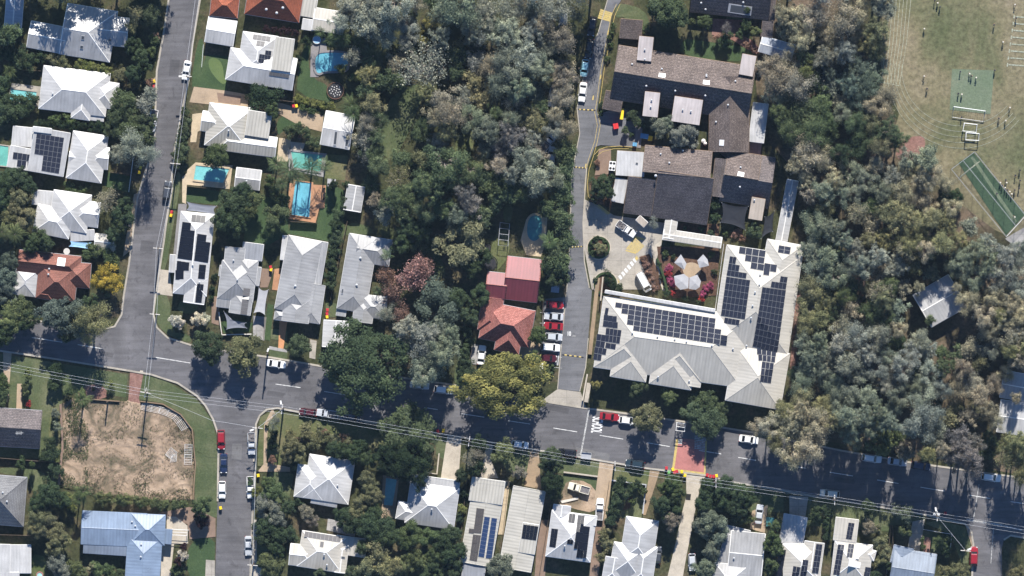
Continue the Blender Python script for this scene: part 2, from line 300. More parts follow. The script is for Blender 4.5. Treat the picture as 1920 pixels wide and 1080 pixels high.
sheet('oval', c1(1662,-60, 2000,-60, 2000,470, 1890,450, 1785,370, 1690,300, 1672,260, 1690,200, 1645,150), 'oval', smooth=1)
# lawns
lawn = lambda pts, mat='lawn', sm=1: sheet('lawn', pts, mat, smooth=sm)
lawn(cB(62,580, 110,265, 155,262, 150,460, 105,600), 'lush_lawn')
lawn(cB(105,600, 165,370, 320,380, 305,610), 'lush_lawn', 0)
sheet('putting_green', cB(180,405, 215,385, 265,410, 285,470, 285,515, 310,555, 280,572, 235,530, 190,470), 'turf', smooth=2)
lawn(cB(775,640, 790,490, 830,290, 880,290, 850,430, 900,540, 985,570, 1060,700), 'lush_lawn')
lawn(cB(650,920, 640,820, 700,770, 800,850, 690,880), 'lush_lawn')
lawn(cF(735,370, 885,400, 875,510, 710,465), 'lush_lawn', 0)
lawn(c1(331,318, 341,330, 322,440, 312,500, 300,520, 305,440), 'lawn')
lawn(cK(1050,360, 1150,378, 1150,620, 1290,640, 1290,700, 1140,645, 1070,585, 1040,490), 'lawn')
lawn(cG(185,320, 420,360, 400,450, 175,425), 'lush_lawn', 0)
lawn(cG(560,700, 600,500, 700,390, 860,400, 870,640, 740,715), 'lush_lawn', 0); lawn(cG(868,642, 880,560, 1060,570, 1150,695), 'lush_lawn', 0); lawn(cG(1060,570, 1130,290, 1240,350, 1240,640, 1150,695), 'lush_lawn', 0)
lawn(cG(1130,105, 1268,115, 1248,282, 1110,268), 'dry_lawn', 0)
lawn(cG(1200,690, 1260,560, 1420,590, 1440,650, 1270,640), 'lawn')
lawn(c1(0,663, 240,702, 236,745, 150,735, 118,742, 110,800, 100,860, 0,860), 'lawn', 0)
lawn(cP(880,200, 1000,230, 1200,350, 1300,480, 1338,620, 1336,1080, 1195,1080, 1195,560, 1110,440, 1000,380, 850,355), 'lawn', 0)
lawn(cQ(1280,830, 1450,805, 1450,1000, 1400,1090, 1250,1090), 'lush_lawn')
lawn(cQ(0,340, 305,360, 290,480, 210,520, 200,400, 0,395), 'lawn')
lawn(cQ(210,930, 320,950, 300,1090, 210,1090), 'dry_lawn')
lawn(cR(385,510, 470,470, 800,520, 1300,600, 1280,760, 760,650, 560,640, 520,860, 370,840), 'dry_lawn', 0)
lawn(cS(120,1010, 190,380, 390,380, 400,420, 330,700, 180,1010), 'lawn')
lawn(cT(270,640, 355,650, 330,800, 280,760), 'lawn', 0)
lawn(cT(660,700, 925,738, 890,900, 760,880), 'lawn', 0)
lawn(cT(1000,780, 1395,815, 1370,915, 1000,880), 'lawn', 0)
lawn(cT(1000,890, 1368,925, 1350,1040, 1140,1000), 'lawn', 0)
lawn(cV(255,775, 500,800, 560,830, 480,900, 240,868), 'dry_lawn', 0)
lawn(cV(240,870, 470,895, 455,1120, 215,1120), 'lawn', 0)
lawn(cV(840,880, 1080,880, 1400,960, 1400,1080, 820,1080), 'lawn', 0)
lawn(cX(120,570, 330,600, 640,655, 640,800, 100,760), 'lawn', 0)
lawn(cX(640,650, 860,692, 850,745, 790,740, 640,760), 'lawn', 0)
lawn(cX(855,745, 960,725, 1110,770, 1150,860, 1130,1000, 1090,1000, 1020,815), 'lawn', 0)
lawn(cX(840,790, 1030,815, 1010,940, 830,930), 'lawn', 0)
lawn(cD(830,370, 870,260, 950,270, 1345,325, 1345,385, 1200,425), 'lush_lawn')
lawn(cD(405,125, 410,40, 455,20, 600,60, 650,170, 590,250, 480,110), 'lawn')
lawn(cD(1160,100, 1330,115, 1330,150, 1160,135), 'lawn', 0)
lawn(cC(60,880, 230,600, 420,560, 370,760, 260,1000, 200,1090, 80,1000), 'lawn')
lawn(cC(600,1090, 640,930, 740,860, 760,960, 700,1090), 'dry_lawn')
lawn(cH(760,60, 860,20, 860,180, 780,200), 'dry_lawn')
lawn(cH(560,700, 600,640, 660,760, 720,900, 640,930), 'lawn')
lawn(cH(960,900, 1000,640, 1100,620, 1095,790, 1020,880), 'dry_lawn')
lawn(cH(1060,470, 1120,470, 1110,580, 1060,580), 'dry_lawn')
lawn(cH(300,600, 410,620, 400,690, 300,660), 'dry_lawn')
lawn(cM(780,900, 830,720, 900,760, 880,930, 800,945), 'lawn')
lawn(c1(340,560, 372,565, 368,590, 330,585), 'lawn')
lawn(cL(480,740, 540,700, 700,740, 680,800, 500,810), 'lush_lawn', 0)
lawn(cL(780,600, 840,620, 815,860, 770,850), 'lush_lawn', 0)
lawn(cL(820,780, 930,790, 930,860, 820,850), 'lawn', 0)
lawn(cL(810,920, 935,925, 930,985, 810,970), 'lawn', 0)
lawn(cL(1190,600, 1270,610, 1260,700, 1190,700), 'lawn', 0)
# bare building lot
LOT = cP(375,380, 450,345, 730,365, 800,360, 860,375, 1000,395, 1105,455, 1175,545, 1195,760, 1180,975, 980,985, 560,940, 362,885)
def inside(p, poly):
    r_ = False
    for (x1, y1), (x2, y2) in zip(poly, poly[1:] + poly[:1]):
        if (y1 > p[1]) != (y2 > p[1]) and p[0] < (x2 - x1) * (p[1] - y1) / (y2 - y1) + x1: r_ = not r_
    return r_
from mathutils import noise as mn
def rough_ground(poly, step, mat, amp):
    # trampled earth as real relief: churned clods and wheel ruts
    x0, x1 = min(p[0] for p in poly), max(p[0] for p in poly); y0, y1 = min(p[1] for p in poly), max(p[1] for p in poly)
    nx, ny = int((x1 - x0) / step) + 1, int((y1 - y0) / step) + 1; idx = {}; V = []; F = []; ins = {}
    for j in range(ny + 1):
        for i in range(nx + 1): ins[i, j] = inside((x0 + i * step, y0 + j * step), poly)
    def vid(i, j):
        if (i, j) not in idx:
            g = G((x0 + i * step, y0 + j * step)); n = mn.fractal(Vector((g.x * .8, g.y * .95, 1)), 0.7, 2.1, 5); rut = mn.noise(Vector((g.x * .09 + 9, g.y * .11, 4)))
            edge = all(ins.get((i + a, j + b), False) for a in (-1, 0, 1) for b in (-1, 0, 1)); idx[i, j] = len(V)
            V.append((g.x, g.y, (0.14 + amp * (0.5 + 0.5 * n) + amp * 0.9 * abs(math.sin(rut * 26))**6 * max(0, min(1, 2.5 * mn.noise(Vector((g.x * .12, g.y * .12, 9))) + .2))) if edge else 0.05))
        return idx[i, j]
    for j in range(ny):
        for i in range(nx):
            if all(ins[i + a, j + b] for a in (0, 1) for b in (0, 1)): F.append((vid(i, j), vid(i, j + 1), vid(i + 1, j + 1), vid(i + 1, j)))
    me = bpy.data.meshes.new('bare_lot'); me.from_pydata(V, [], F); me.materials.append(M[mat]); me.polygons.foreach_set('use_smooth', [True] * len(F)); o = link('bare_lot', me); tag(o, kind='structure'); return o
rough_ground(LOT, 1.7, 'bare_earth', 0.16)
sheet('lawn', cP(300,400, 372,390, 395,640, 372,880, 300,860), 'dry_lawn', smooth=1)
sheet('pool_surround', cH(1165,690, 1200,560, 1330,540, 1320,700, 1290,790, 1200,780), 'sand_paving')
sheet('garden_bed', cP(470,310, 560,255, 660,290, 650,360, 480,345), 'pink_soil', smooth=1)
sheet('dirt_yard', cU(985,520, 1020,430, 1160,440, 1240,540, 1215,660, 1040,620, 950,590), 'bare_earth', smooth=1)
sheet('dirt_patch', cJ(770,210, 790,140, 850,100, 920,95, 930,150, 890,200, 830,225), 'pink_soil', smooth=1)
sheet('garden_path', cD(1060,235, 1070,125, 1270,135, 1240,230, 1330,270, 1390,330, 1370,370, 1280,320, 1200,270), 'pink_soil')
sheet('dirt_patch', cW(170,640, 200,560, 240,540, 220,620), 'mulch')
sheet('garden_bed', cX(850,830, 895,840, 890,935, 845,930), 'pink_soil')
# paving and driveways
pave = lambda name, pts, mat='concrete', sm=0: sheet(name, pts, mat, smooth=sm)
pave('driveway', cB(55,690, 85,585, 300,612, 520,650, 960,780, 950,890, 800,850, 660,770, 520,740), 'tan_paving')
pave('courtyard', cB(240,625, 405,650, 400,710, 250,690), 'brown_paving')
pave('garden_path', cB(75,770, 150,760, 145,870, 110,890, 100,960, 60,960), 'sand_paving')
pave('garden_path', cB(660,930, 740,940, 720,1090, 645,1090), 'sand_paving')
pave('pool_surround', cB(875,280, 970,255, 990,370, 920,380, 890,480, 930,520, 870,520), 'grey_paving')
pave('pool_surround', cA(80,560, 280,585, 265,720, 60,690), 'concrete')
pave('pool_surround', cG(185,210, 240,160, 490,180, 470,340, 175,310), 'sand_paving')
pave('pool_surround', cG(860,70, 1125,100, 1105,260, 870,210), 'grey_concrete')
pave('courtyard', cG(880,20, 980,30, 960,90, 880,90), 'cream_concrete')
pave('pool_deck', cG(870,300, 1120,315, 1110,470, 1075,470, 1050,568, 865,540), 'deck_timber')
pave('footpath', cG(150,260, 185,230, 175,440, 150,430), 'sand_paving')
pave('footpath', cG(125,440, 185,440, 150,640, 120,800, 90,780), 'grey_paving')
pave('driveway', cK(1055,195, 1145,205, 1165,380, 1048,362), 'cream_concrete')
pave('footpath', cG(0,520, 68,330, 90,330, 40,620), 'kerb_concrete')
pave('garden_path', cL(880,700, 935,705, 905,915, 870,910), 'orange_brick')
pave('deck', cL(845,375, 890,370, 865,520, 828,515), 'deck_timber')
pave('driveway', cL(700,690, 790,700, 775,860, 700,830), 'grey_concrete')
pave('side_yard', cL(760,370, 840,380, 800,500, 740,500), 'brown_paving')
pave('driveway', cL(1085,850, 1130,860, 1120,985, 1080,975), 'concrete')
pave('side_yard', cL(420,560, 465,560, 480,760, 420,740), 'brown_paving')
pave('footpath', cL(810,895, 930,920, 930,940, 808,918), 'grey_concrete')
pave('driveway', cT(355,636, 452,650, 430,935, 310,930), 'cream_concrete')
pave('driveway', cT(620,690, 665,700, 650,800, 700,925, 578,925), 'cream_concrete')
pave('driveway', cT(920,722, 972,735, 990,1000, 875,975), 'dirt_track')
pave('driveway', cT(1385,800, 1450,815, 1395,1100, 1345,1100), 'tan_paving')
pave('driveway', cV(160,738, 255,752, 195,1200, 130,1200), 'tan_paving')
pave('driveway', cW(600,382, 738,395, 700,450, 660,640, 635,780, 600,950, 575,1100, 470,1100, 530,850, 575,640, 600,540), 'cream_concrete')
pave('driveway', cV(500,790, 565,805, 470,1100, 450,1100), 'dirt_track')
pave('driveway', cW(1045,640, 1150,600, 1130,790, 1030,760), 'tan_paving')
pave('driveway', cX(780,735, 858,720, 825,920, 745,920), 'concrete')
pave('driveway', cX(0,570, 120,580, 100,720, 0,700), 'concrete')
pave('footpath', cX(1110,745, 1145,770, 1172,870, 1160,910, 1135,830), 'tan_paving')
pave('driveway', cQ(1060,655, 1290,612, 1455,690, 1455,815, 1280,832, 1265,730, 1140,690), 'brown_paving')
pave('patio', cQ(1125,678, 1190,680, 1265,740, 1270,860, 1175,865, 1150,1090, 1085,1090, 1090,880, 1125,860), 'cream_concrete')
pave('driveway', cQ(1390,970, 1450,975, 1450,1090, 1385,1090), 'concrete')
pave('driveway', cP(798,188, 880,200, 852,350, 875,425, 780,430, 790,330), 'pink_soil')
pave('footpath', cP(20,60, 72,72, 62,215, 50,370, 20,370), 'tan_paving')
pave('footpath', cP(105,260, 135,260, 135,420, 100,420), 'tan_paving')
pave('footpath', cR(415,560, 470,450, 490,490, 440,560, 430,820, 590,850, 590,880, 370,880, 410,830), 'tan_paving')
pave('footpath', cS(110,1090, 130,700, 150,700, 150,1010, 185,1030, 180,1090), 'kerb_concrete')
pave('driveway', cA(1000,560, 1050,520, 1040,640, 990,640), 'tan_paving')
pave('footpath', cF(905,520, 945,500, 880,900, 830,940, 840,870), 'tan_paving')
pave('courtyard', cS(630,690, 820,740, 810,815, 620,770), 'grey_concrete')
pave('pool_surround', cS(1000,400, 1110,410, 1080,690, 990,690), 'tan_paving')
pave('side_yard', cU(830,700, 900,700, 870,1090, 800,1090), 'brown_paving')
pave('side_yard', cU(1205,700, 1280,700, 1230,1090, 1170,1090), 'brown_paving')
pave('side_yard', cU(580,430, 635,440, 590,800, 540,800), 'sand_paving')
# aged care forecourt
pave('forecourt', cI(198,480, 290,520, 400,590, 740,640, 720,790, 660,860, 640,1090, 250,1090, 190,760), 'concrete')
pave('side_yard', cI(300,140, 380,140, 380,310, 270,320), 'brown_paving')
pave('garden_bed', cI(230,330, 400,310, 390,540, 340,530, 240,480), 'mulch', 1)
pave('footpath', cI(660,800, 720,760, 690,880, 740,1000, 770,1100, 730,1100, 670,940), 'cream_concrete')
pave('garden_bed', cI(570,870, 640,850, 700,960, 715,1090, 650,1090), 'mulch')
pave('courtyard', cI(690,800, 1115,800, 1090,1130, 800,1150, 720,1050), 'mulch')
pave('courtyard', cI(860,930, 920,900, 990,930, 980,1000, 920,1020, 870,990), 'tan_paving', 2)
pave('footpath', cI(1030,100, 1400,100, 1380,240, 1200,240), 'grey_concrete')
pave('courtyard', cI(820,640, 1110,650, 1110,730, 820,700), 'mulch')
pave('courtyard', cD(440,720, 600,800, 580,1000, 330,960, 330,760), 'grey_paving')
pave('side_yard', cM(1100,650, 1290,700, 1290,800, 1150,790), 'tan_paving')
pave('car_park', cM(1310,440, 1440,430, 1400,830, 1290,820), 'drive_asphalt')
pave('driveway', cM(890,700, 980,720, 960,830, 880,820), 'grey_concrete')
pave('track', cO(140,100, 190,120, 170,420, 150,600, 120,600, 145,300), 'pink_soil')
pave('track', cO(500,60, 560,90, 560,260, 540,310, 520,200), 'pink_soil')
pave('school_yard', cJ(1340,630, 1460,560, 1460,680, 1380,660), 'grey_concrete')

# roads
main_n = c1(-40,585, 60,600, 150,614, 190,618, 215,612, 228,590, 232,555, 242,494, 246,462, 258,370, 275,314, 289,278, 294,133, 308,55, 322,-40)
main_n2 = c1(382,-40, 375,0, 361,83, 354,150, 343,200, 325,294, 322,342, 308,448, 292,553, 287.5,589, 294,614, 314,633, 358,647, 440,660, 513,671, 605,687, 740,706, 840,720, 1015,752, 1095,765, 1172,775, 1300,793, 1420,812, 1578,845, 1700,866, 1858,888, 1990,906)
main_s = c1(1990,1020, 1895,1004, 1882,1012, 1878,1030, 1880,1120, 1821,1120, 1825,1021, 1821,996, 1809,982, 1732,965, 1670,954, 1578,939, 1374,904, 1322,891, 1213,878, 1152,868, 1087,857, 995,842, 918,829, 865,820, 700,793, 569,774, 520,765, 500,768, 487,779, 480,795, 478.6,879, 476,918, 473,974, 468,1120, 402,1120, 408,940, 409.5,845, 408,811, 400,787, 385,760, 369,742, 333,718, 283,702, 242,695, 155,681, 58,666, -40,652)
sheet('road', main_n + main_n2 + main_s, 'asphalt', 0.175)
dw_w = c1(1143,-40, 1139,0, 1122,60, 1100,111, 1084,194, 1082,203, 1087,250, 1077.5,298, 1072,332, 1068,462, 1066,507, 1060,570, 1053,640, 1045.5,729)
dw_e = c1(1087,734, 1098,689, 1103,634, 1110,545, 1105,540, 1095.6,490, 1093,418, 1097,357, 1100,315, 1115,276, 1126,272, 1185,276, 1192,255, 1190,215, 1119,211, 1129,133, 1145.5,36, 1150,20, 1162,5, 1185,-40)
sheet('driveway_road', dw_w + dw_e, 'drive_asphalt', 0.165)
sheet('driveway_crossover', cT(1100,322, 1255,342, 1292,448, 985,405), 'concrete', 0.182)
sheet('school_crossing', cV(678,578, 882,600, 872,828, 655,790), 'red_surface', 0.186)

def patch(pts, mat='road_patch'): return sheet('road_patch', pts, mat, 0.1795 + len([o for o in COL.objects if o.name.startswith('road_patch')]) * 0.0003)
asphalt('road_patch', (0.085, 0.083, 0.087), 0.2); asphalt('pale_patch', (0.145, 0.142, 0.142), 0.2)
patch(cT(1010,420, 1180,455, 1170,490, 1000,455)); patch(cV(0,640, 230,690, 220,735, 0,700), 'pale_patch'); patch(cR(440,330, 560,350, 540,380, 430,365)); patch(cF(955,830, 1040,840, 1030,905, 945,900)); patch(cA(1150,400, 1215,405, 1205,520, 1140,515)); patch(cX(300,455, 420,475, 410,500, 290,480)); patch(cR(200,690, 265,692, 262,800, 195,795), 'pale_patch'); patch(cP(620,60, 700,75, 690,100, 610,85))
def strip(name, pts, mat, width, z, h=0.0, kind='structure', closed=False):
    """ribbon (or, with h, a low kerb) along a line of survey points"""
    P = [G(p) for p in pts]; m = MB(); n = len(P)
    L, Rr = [], []
    for i in range(n):
        d = (P[min(i + 1, n - 1)] - P[max(i - 1, 0)]).normalized(); q = Vector((-d.y, d.x, 0)) * width / 2
        L.append(P[i] + q); Rr.append(P[i] - q)
    for i in range(n - 1):
        a, b, c, d = Rr[i], Rr[i + 1], L[i + 1], L[i]
        top = [Vector((q.x, q.y, z + h)) for q in (a, b, c, d)]; m.face(top)
        if h:
            bot = [Vector((q.x, q.y, z)) for q in (a, b, c, d)]
            m.face([bot[0], bot[1], top[1], top[0]]); m.face([bot[2], bot[3], top[3], top[2]])
    o = m.build(name, mat); 
    if kind: tag(o, kind=kind)
    return o
for pts in (main_n, main_n2[:23], main_n2[22:], main_s[:3] , main_s[5:30], main_s[31:]): strip('kerb', pts, 'kerb_concrete', 0.42, 0.0, 0.27)
strip('kerb', dw_w, 'kerb_concrete', 0.2, 0.0, 0.24); strip('kerb', dw_e[:3] , 'kerb_concrete', 0.2, 0.0, 0.24); strip('kerb', dw_e[4:9], 'kerb_concrete', 0.25, 0.0, 0.26)
# painted markings
def mark(pts, mat='road_white', z=0.190): return sheet('road_marking', pts, mat, z)
def dash(a, b, mat='road_white', wd=0.16, z=0.190): return strip('road_marking', [a, b], mat, wd, z)
for a, b in ((cK.p(215,658), cK.p(420,690)), (cK.p(525,706), cK.p(690,733)), (cK.p(1052,792), cK.p(1285,830)), (cR.p(492,288), cR.p(660,312)), (cR.p(820,338), cR.p(970,362)), (cT.p(200,446), cT.p(290,461)), (cT.p(450,488), cT.p(605,512)),
             (cT.p(765,536), cT.p(915,558)), (cT.p(1072,585), cT.p(1232,611)), (cV.p(160,562), cV.p(318,588)), (cV.p(480,612), cV.p(632,638)), (cV.p(830,664), cV.p(980,688)), (cV.p(1095,711), cV.p(1215,731)),
             (cX.p(0,383), cX.p(106,398)), (cX.p(255,423), cX.p(402,447)), (cX.p(555,472), cX.p(690,494)), (cX.p(830,518), cX.p(985,543)), (cX.p(1140,568), cX.p(1270,589)), (cX.p(1400,609), cX.p(1500,624))): dash(a, b)
dash((1105,765), (1088,857), 'faded_white', 0.35, 0.1878); dash(cX.p(1292,775), cX.p(1275,1000), 'faded_white', 0.16); dash(cX.p(1200,500), cX.p(1165,720), 'faded_white', 0.16, 0.1881)
strip('road_marking', cX(1120,722, 1330,755, 1470,790), 'faded_white', 0.3, 0.1884)
mark(cV(676,585, 692,587, 664,790, 648,787), 'road_yellow'); mark(cV(873,600, 884,602, 874,832, 862,830), 'road_yellow', 0.1905); mark(cV(650,785, 872,815, 870,832, 650,800), 'road_yellow', 0.1915)
mark(cV(690,585, 720,588, 715,622, 690,618), 'faded_white', 0.1908)
for k in range(9): dash(cV.p(800 , 560 + k * 11), cV.p(880, 572 + k * 11), 'faded_white', 0.25, 0.1893)
# driveway: double yellow edge lines, humps, hatching, zebra
yl = c1(1156,8, 1146,30, 1140,60, 1126,133, 1119,190, 1115,211, 1120,235, 1115,265, 1103,300, 1098,330, 1096,357)
strip('road_marking', yl, 'road_yellow', 0.10, 0.180)
strip('road_marking', [(x + 6.5 - max(0, (y - 150) * 0.012), y) for x, y in yl[:8]] + c1(1113,292, 1104.5,318, 1101,345, 1103,368, 1118,386, 1138,402), 'road_yellow', 0.10, 0.1806)
strip('road_marking', cI(268,180, 300,145, 350,128, 440,122, 540,130), 'road_yellow', 0.12, 0.1812); strip('road_marking', cI(285,190, 320,160, 400,140, 500,140), 'road_yellow', 0.09, 0.1818)
for k in range(5): dash(cD.p(308 - k * 4, 66 + k * 13), cD.p(386 - k * 3, 92 + k * 12), 'road_yellow', 0.42, 0.1824 + k * 0.0005)
for k in range(4): mark(cD(358 - k * 50, 205 + k * 300 - (160 if k == 2 else 0) , 366 - k * 50, 205 + k * 300 - (160 if k == 2 else 0), 362 - k * 50, 235 + k * 300 - (160 if k == 2 else 0), 352 - k * 50, 235 + k * 300- (160 if k == 2 else 0)), 'road_yellow', 0.1842)
for k in range(7):
    dash(cI.p(486 + k * 11, 818 + k * 4), cI.p(548 + k * 9, 738 + k * 9), 'road_yellow', 0.30, _z[0] + 0.004 + k * 0.0004)
mark(cI(540,728, 606,745, 600,760, 530,742), 'road_yellow', _z[0] + 0.006); mark(cI(480,822, 550,840, 548,850, 478,830), 'road_yellow', _z[0] + 0.0065)
for k in range(6):
    x, y = 428 + k * 19.5, 1008 - k * 23; mark(cI(x, y - 5, x + 13, y - 19, x + 31, y + 4, x + 18, y + 18), 'road_white', _z[0] + 0.007)
mark(cI(405,1030, 420,1015, 440,1038, 425,1050), 'road_yellow', _z[0] + 0.0075); mark(cI(540,880, 553,862, 567,880, 552,898), 'road_yellow', _z[0] + 0.0075)
mark(cI(286,520, 300,515, 375,575, 362,585), 'road_yellow', _z[0] + 0.008)
for k in range(7): dash(cM.p(1290, 455 + k * 63), cM.p(1420, 468 + k * 63), 'faded_white', 0.12, 0.1822)
dash(cM.p(1430,520), cM.p(1395,830), 'road_white', 0.14, 0.1834)
def hump(pts):
    a, b = G(pts[0]), G(pts[1]); d = (b - a); n = 9; ang = math.atan2(d.y, d.x); r = empty('speed_hump', (a + b) / 2)
    for k in range(n):
        c = a + d * ((k + 0.5) / n); m = MB(); L = d.length / n * 0.98; co, si = math.cos(ang), math.sin(ang)
        prof = [(-0.17, 0.0), (-0.08, 0.055), (0.08, 0.055), (0.17, 0.0)]
        pts_ = lambda x: [Vector((c.x + x * co - y * si, c.y + x * si + y * co, 0.172 + z)) for y, z in prof]
        A, B = pts_(-L / 2), pts_(L / 2)
        for i in range(3): m.face([A[i], B[i], B[i + 1], A[i + 1]])
        m.face(A); m.face(B[::-1]); m.build('segment', 'road_yellow' if k % 2 else 'black_paint', r)
    return r
for q, l in ((cI(130,264, 225,272), 'yellow and black speed hump beside the rounded garden bed of the driveway'), (cI(105,806, 195,799), 'yellow and black speed hump across the driveway beside the round garden island'),
             (cT(1130,90, 1275,108), 'yellow and black speed hump across the driveway beside the small dark red car'), (cD(150,738, 275,745), 'worn speed hump across the driveway beside the small red kiosk yard')):
    tag(hump(q), l, 'speed hump', 'speed humps on the driveway')
def words(txt, p, h, wd, rz, mat, z):
    cu = bpy.data.curves.new('road_lettering', 'FONT'); cu.body = txt; cu.align_x = 'CENTER'; cu.align_y = 'CENTER'; cu.size = 1.0; cu.offset = 0.012
    o = bpy.data.objects.new('road_lettering', cu); COL.objects.link(o); dg = bpy.context.evaluated_depsgraph_get()
    me = bpy.data.meshes.new_from_object(o.evaluated_get(dg)); COL.objects.unlink(o); bpy.data.objects.remove(o)
    xs = [v.co.x for v in me.vertices]; ys = [v.co.y for v in me.vertices]
    kx, ky = wd / (max(xs) - min(xs)), h / (max(ys) - min(ys))
    for v in me.vertices: v.co.x = (v.co.x - (max(xs) + min(xs)) / 2) * kx; v.co.y = (v.co.y - (max(ys) + min(ys)) / 2) * ky; v.co.z = 0
    me.materials.clear(); me.materials.append(M[mat]); o = link('road_lettering', me, None, G(p, z)); o.rotation_euler = (0, 0, rz); tag(o, kind='structure')
words('SCHOOL', cV.p(143,493), 2.55, 3.75, R(-97), 'white_paint', 0.1925)
words('10', (1067.5,625.5), 1.05, 0.75, 0, 'white_paint', 0.1925); words('KM/H', (1075.5,630), 0.42, 0.85, 0, 'faded_white', 0.1925)
# oval lines
for k in range(7):
    f = k / 6
    a = (1400 + (965 + 150 * f) / 3.6, -20); b = (1400 + (900 + 125 * f) / 3.6 + 2, 158)
    strip('field_marking', [a, ((a[0] + b[0]) / 2 + 1.5, 80), b], 'field_white', 0.11, 0.075 + k * 0.0006)
strip('field_marking', cE(880,548, 1030,578), 'field_white', 0.14, 0.081)
for k in range(5):
    f = k / 4; cx_, cy_ = 1803, 130; rx, ry = 112 + 28 * f, 106 + 42 * f
    strip('field_marking', [(cx_ + rx * math.cos(a), cy_ + ry * math.sin(a)) for a in [R(40 + 145 * i / 34) for i in range(35)]], 'field_white', 0.09, 0.082 + k * 0.0006)
for k in range(8): dash((1903 - k * 0.2 - k * 1.6 + 1, 31 + k * 12.9), (1935, 34 + k * 12.9), 'field_white', 0.3, 0.086); dash((1902 - k * 1.8, 28 + k * 12.9), (1901.2 - k * 1.8, 34.5 + k * 12.9), 'field_white', 0.3, 0.0866)
sheet('cricket_square', c1(1785,129, 1864,132, 1857,214, 1780.5,205.5), 'pitch', 0.088)
sheet('practice_wicket', c1(1797,305, 1826,287, 1922,402, 1886,441), 'net_turf', 0.088)
sheet('wicket_strip', c1(1820,296, 1824.5,293, 1907,415, 1902,419), 'pitch', 0.0905)
# ---------------------------------------------------------------- houses
LAND = []                                    # landmark phrases used by labels of trees and shrubs
class Prim:
    """one roof block: hip / gable / skillion over a rectangle fitted to four survey points (NW, NE, SE, SW)"""
    def __init__(s, axis, ends, q, eave, pitch, z1=None):
        TL, TR, BR, BL = [G(p) for p in q]; s.c = (TL + TR + BR + BL) / 4
        u = ((TR - TL) + (BR - BL)); u = u.normalized(); v = Vector((u.y, -u.x, 0))
        lu = ((TR - TL).dot(u) + (BR - BL).dot(u)) / 2; lv = ((BL - TL).dot(v) + (BR - TR).dot(v)) / 2
        s.kind = axis; s.q = q; s.eave = eave; s.pitch = pitch
        if axis in 'sf':
            s.a, s.b, s.la, s.lb = u, v, lu, lv; s.z0, s.z1 = eave, (eave if z1 is None else z1); s.P = [TL, TR, BR, BL]; return
        if axis == 'x': s.a, s.b, s.la, s.lb = u, v, lu, lv
        else: s.a, s.b, s.la, s.lb = v, u, lv, lu
        s.h0, s.h1 = ends[0] == 'h', ends[1] == 'h'
        if s.h0 and s.h1 and s.la < s.lb: s.a, s.b, s.la, s.lb = s.b, s.a, s.lb, s.la
    def z(s, p):
        d = Vector((p[0], p[1], 0)) - s.c; x, y = d.dot(s.a), d.dot(s.b)
        if abs(x) > s.la / 2 or abs(y) > s.lb / 2: return None
        if s.kind in 'sf': return s.z0 + (s.z1 - s.z0) * (y / s.lb + 0.5)
        k = s.lb / 2 - abs(y)
        if s.h0: k = min(k, x + s.la / 2)
        if s.h1: k = min(k, s.la / 2 - x)
        return s.eave + s.pitch * k
    def pt(s, x, y, z): p = s.c + s.a * x + s.b * y; return Vector((p.x, p.y, z))
    def roof(s, m, caps, gut, cap_w=0.24, thick=0.2):
        A, B = s.la / 2, s.lb / 2
        if s.kind in 'sf':
            top = [s.pt(-A, -B, s.z0), s.pt(A, -B, s.z0), s.pt(A, B, s.z1), s.pt(-A, B, s.z1)]
            bot = [p - Vector((0, 0, thick)) for p in top]
            m.face(top[::-1]); m.face(bot, 1)
            for i in range(4): j = (i + 1) % 4; m.face([top[i], top[j], bot[j], bot[i]], 1)
            if gut is not None:
                for i in range(4): gut.append((top[i], top[(i + 1) % 4]))
            return
        i0 = min(B, s.la / 2) if s.h0 else 0.0; i1 = min(B, s.la / 2) if s.h1 else 0.0
        zr = s.eave + s.pitch * B
        e = [s.pt(-A, -B, s.eave), s.pt(A, -B, s.eave), s.pt(A, B, s.eave), s.pt(-A, B, s.eave)]
        r0, r1 = s.pt(-A + i0, 0, zr), s.pt(A - i1, 0, zr)
        flip = (s.a.x * s.b.y - s.a.y * s.b.x) < 0
        def f(p, k=0): m.face(p[::-1] if flip else p, k)
        f([e[0], e[1], r1, r0]); f([e[2], e[3], r0, r1])
        f([e[1], e[2], r1], 0 if s.h1 else 1); f([e[3], e[0], r0], 0 if s.h0 else 1)
        b = [p - Vector((0, 0, thick)) for p in e]
        for i in range(4): j = (i + 1) % 4; f([b[i], b[j], e[j], e[i]], 1)
        f(b[::-1], 1)
        L = [(r0, r1)] if (r1 - r0).length > 0.3 else []
        if s.h0: L += [(e[0], r0), (e[3], r0)]
        else: L += []
        if s.h1: L += [(e[1], r1), (e[2], r1)]
        caps += L
        gut += [(e[0], e[1]), (e[2], e[3])] + ([(e[1], e[2])] if s.h1 else []) + ([(e[3], e[0])] if s.h0 else [])
        if not s.h1: caps += [(e[1], r1), (e[2], r1)]
        if not s.h0: caps += [(e[0], r0), (e[3], r0)]
    def walls(s, m, inset=0.45):
        A, B = s.la / 2 - inset, s.lb / 2 - inset
        if A < 0.3 or B < 0.3: return
        top = (min(s.z0, s.z1) if s.kind in 'sf' else s.eave) - 0.21
        m.prism([s.pt(x, y, 0) for x, y in ((-A, -B), (A, -B), (A, B), (-A, B))], 0, top)
    def posts(s, root, mat):
        A, B = s.la / 2 - 0.25, s.lb / 2 - 0.25
        for x, y in ((-A, -B), (A, -B), (A, B), (-A, B)):
            p = s.pt(x, y, 0); zt = (s.z((p.x, p.y)) or s.eave) - 0.15
            m = MB(); m.box((p.x, p.y, zt / 2), (0.12, 0.12, zt)); m.build('post', mat, root)
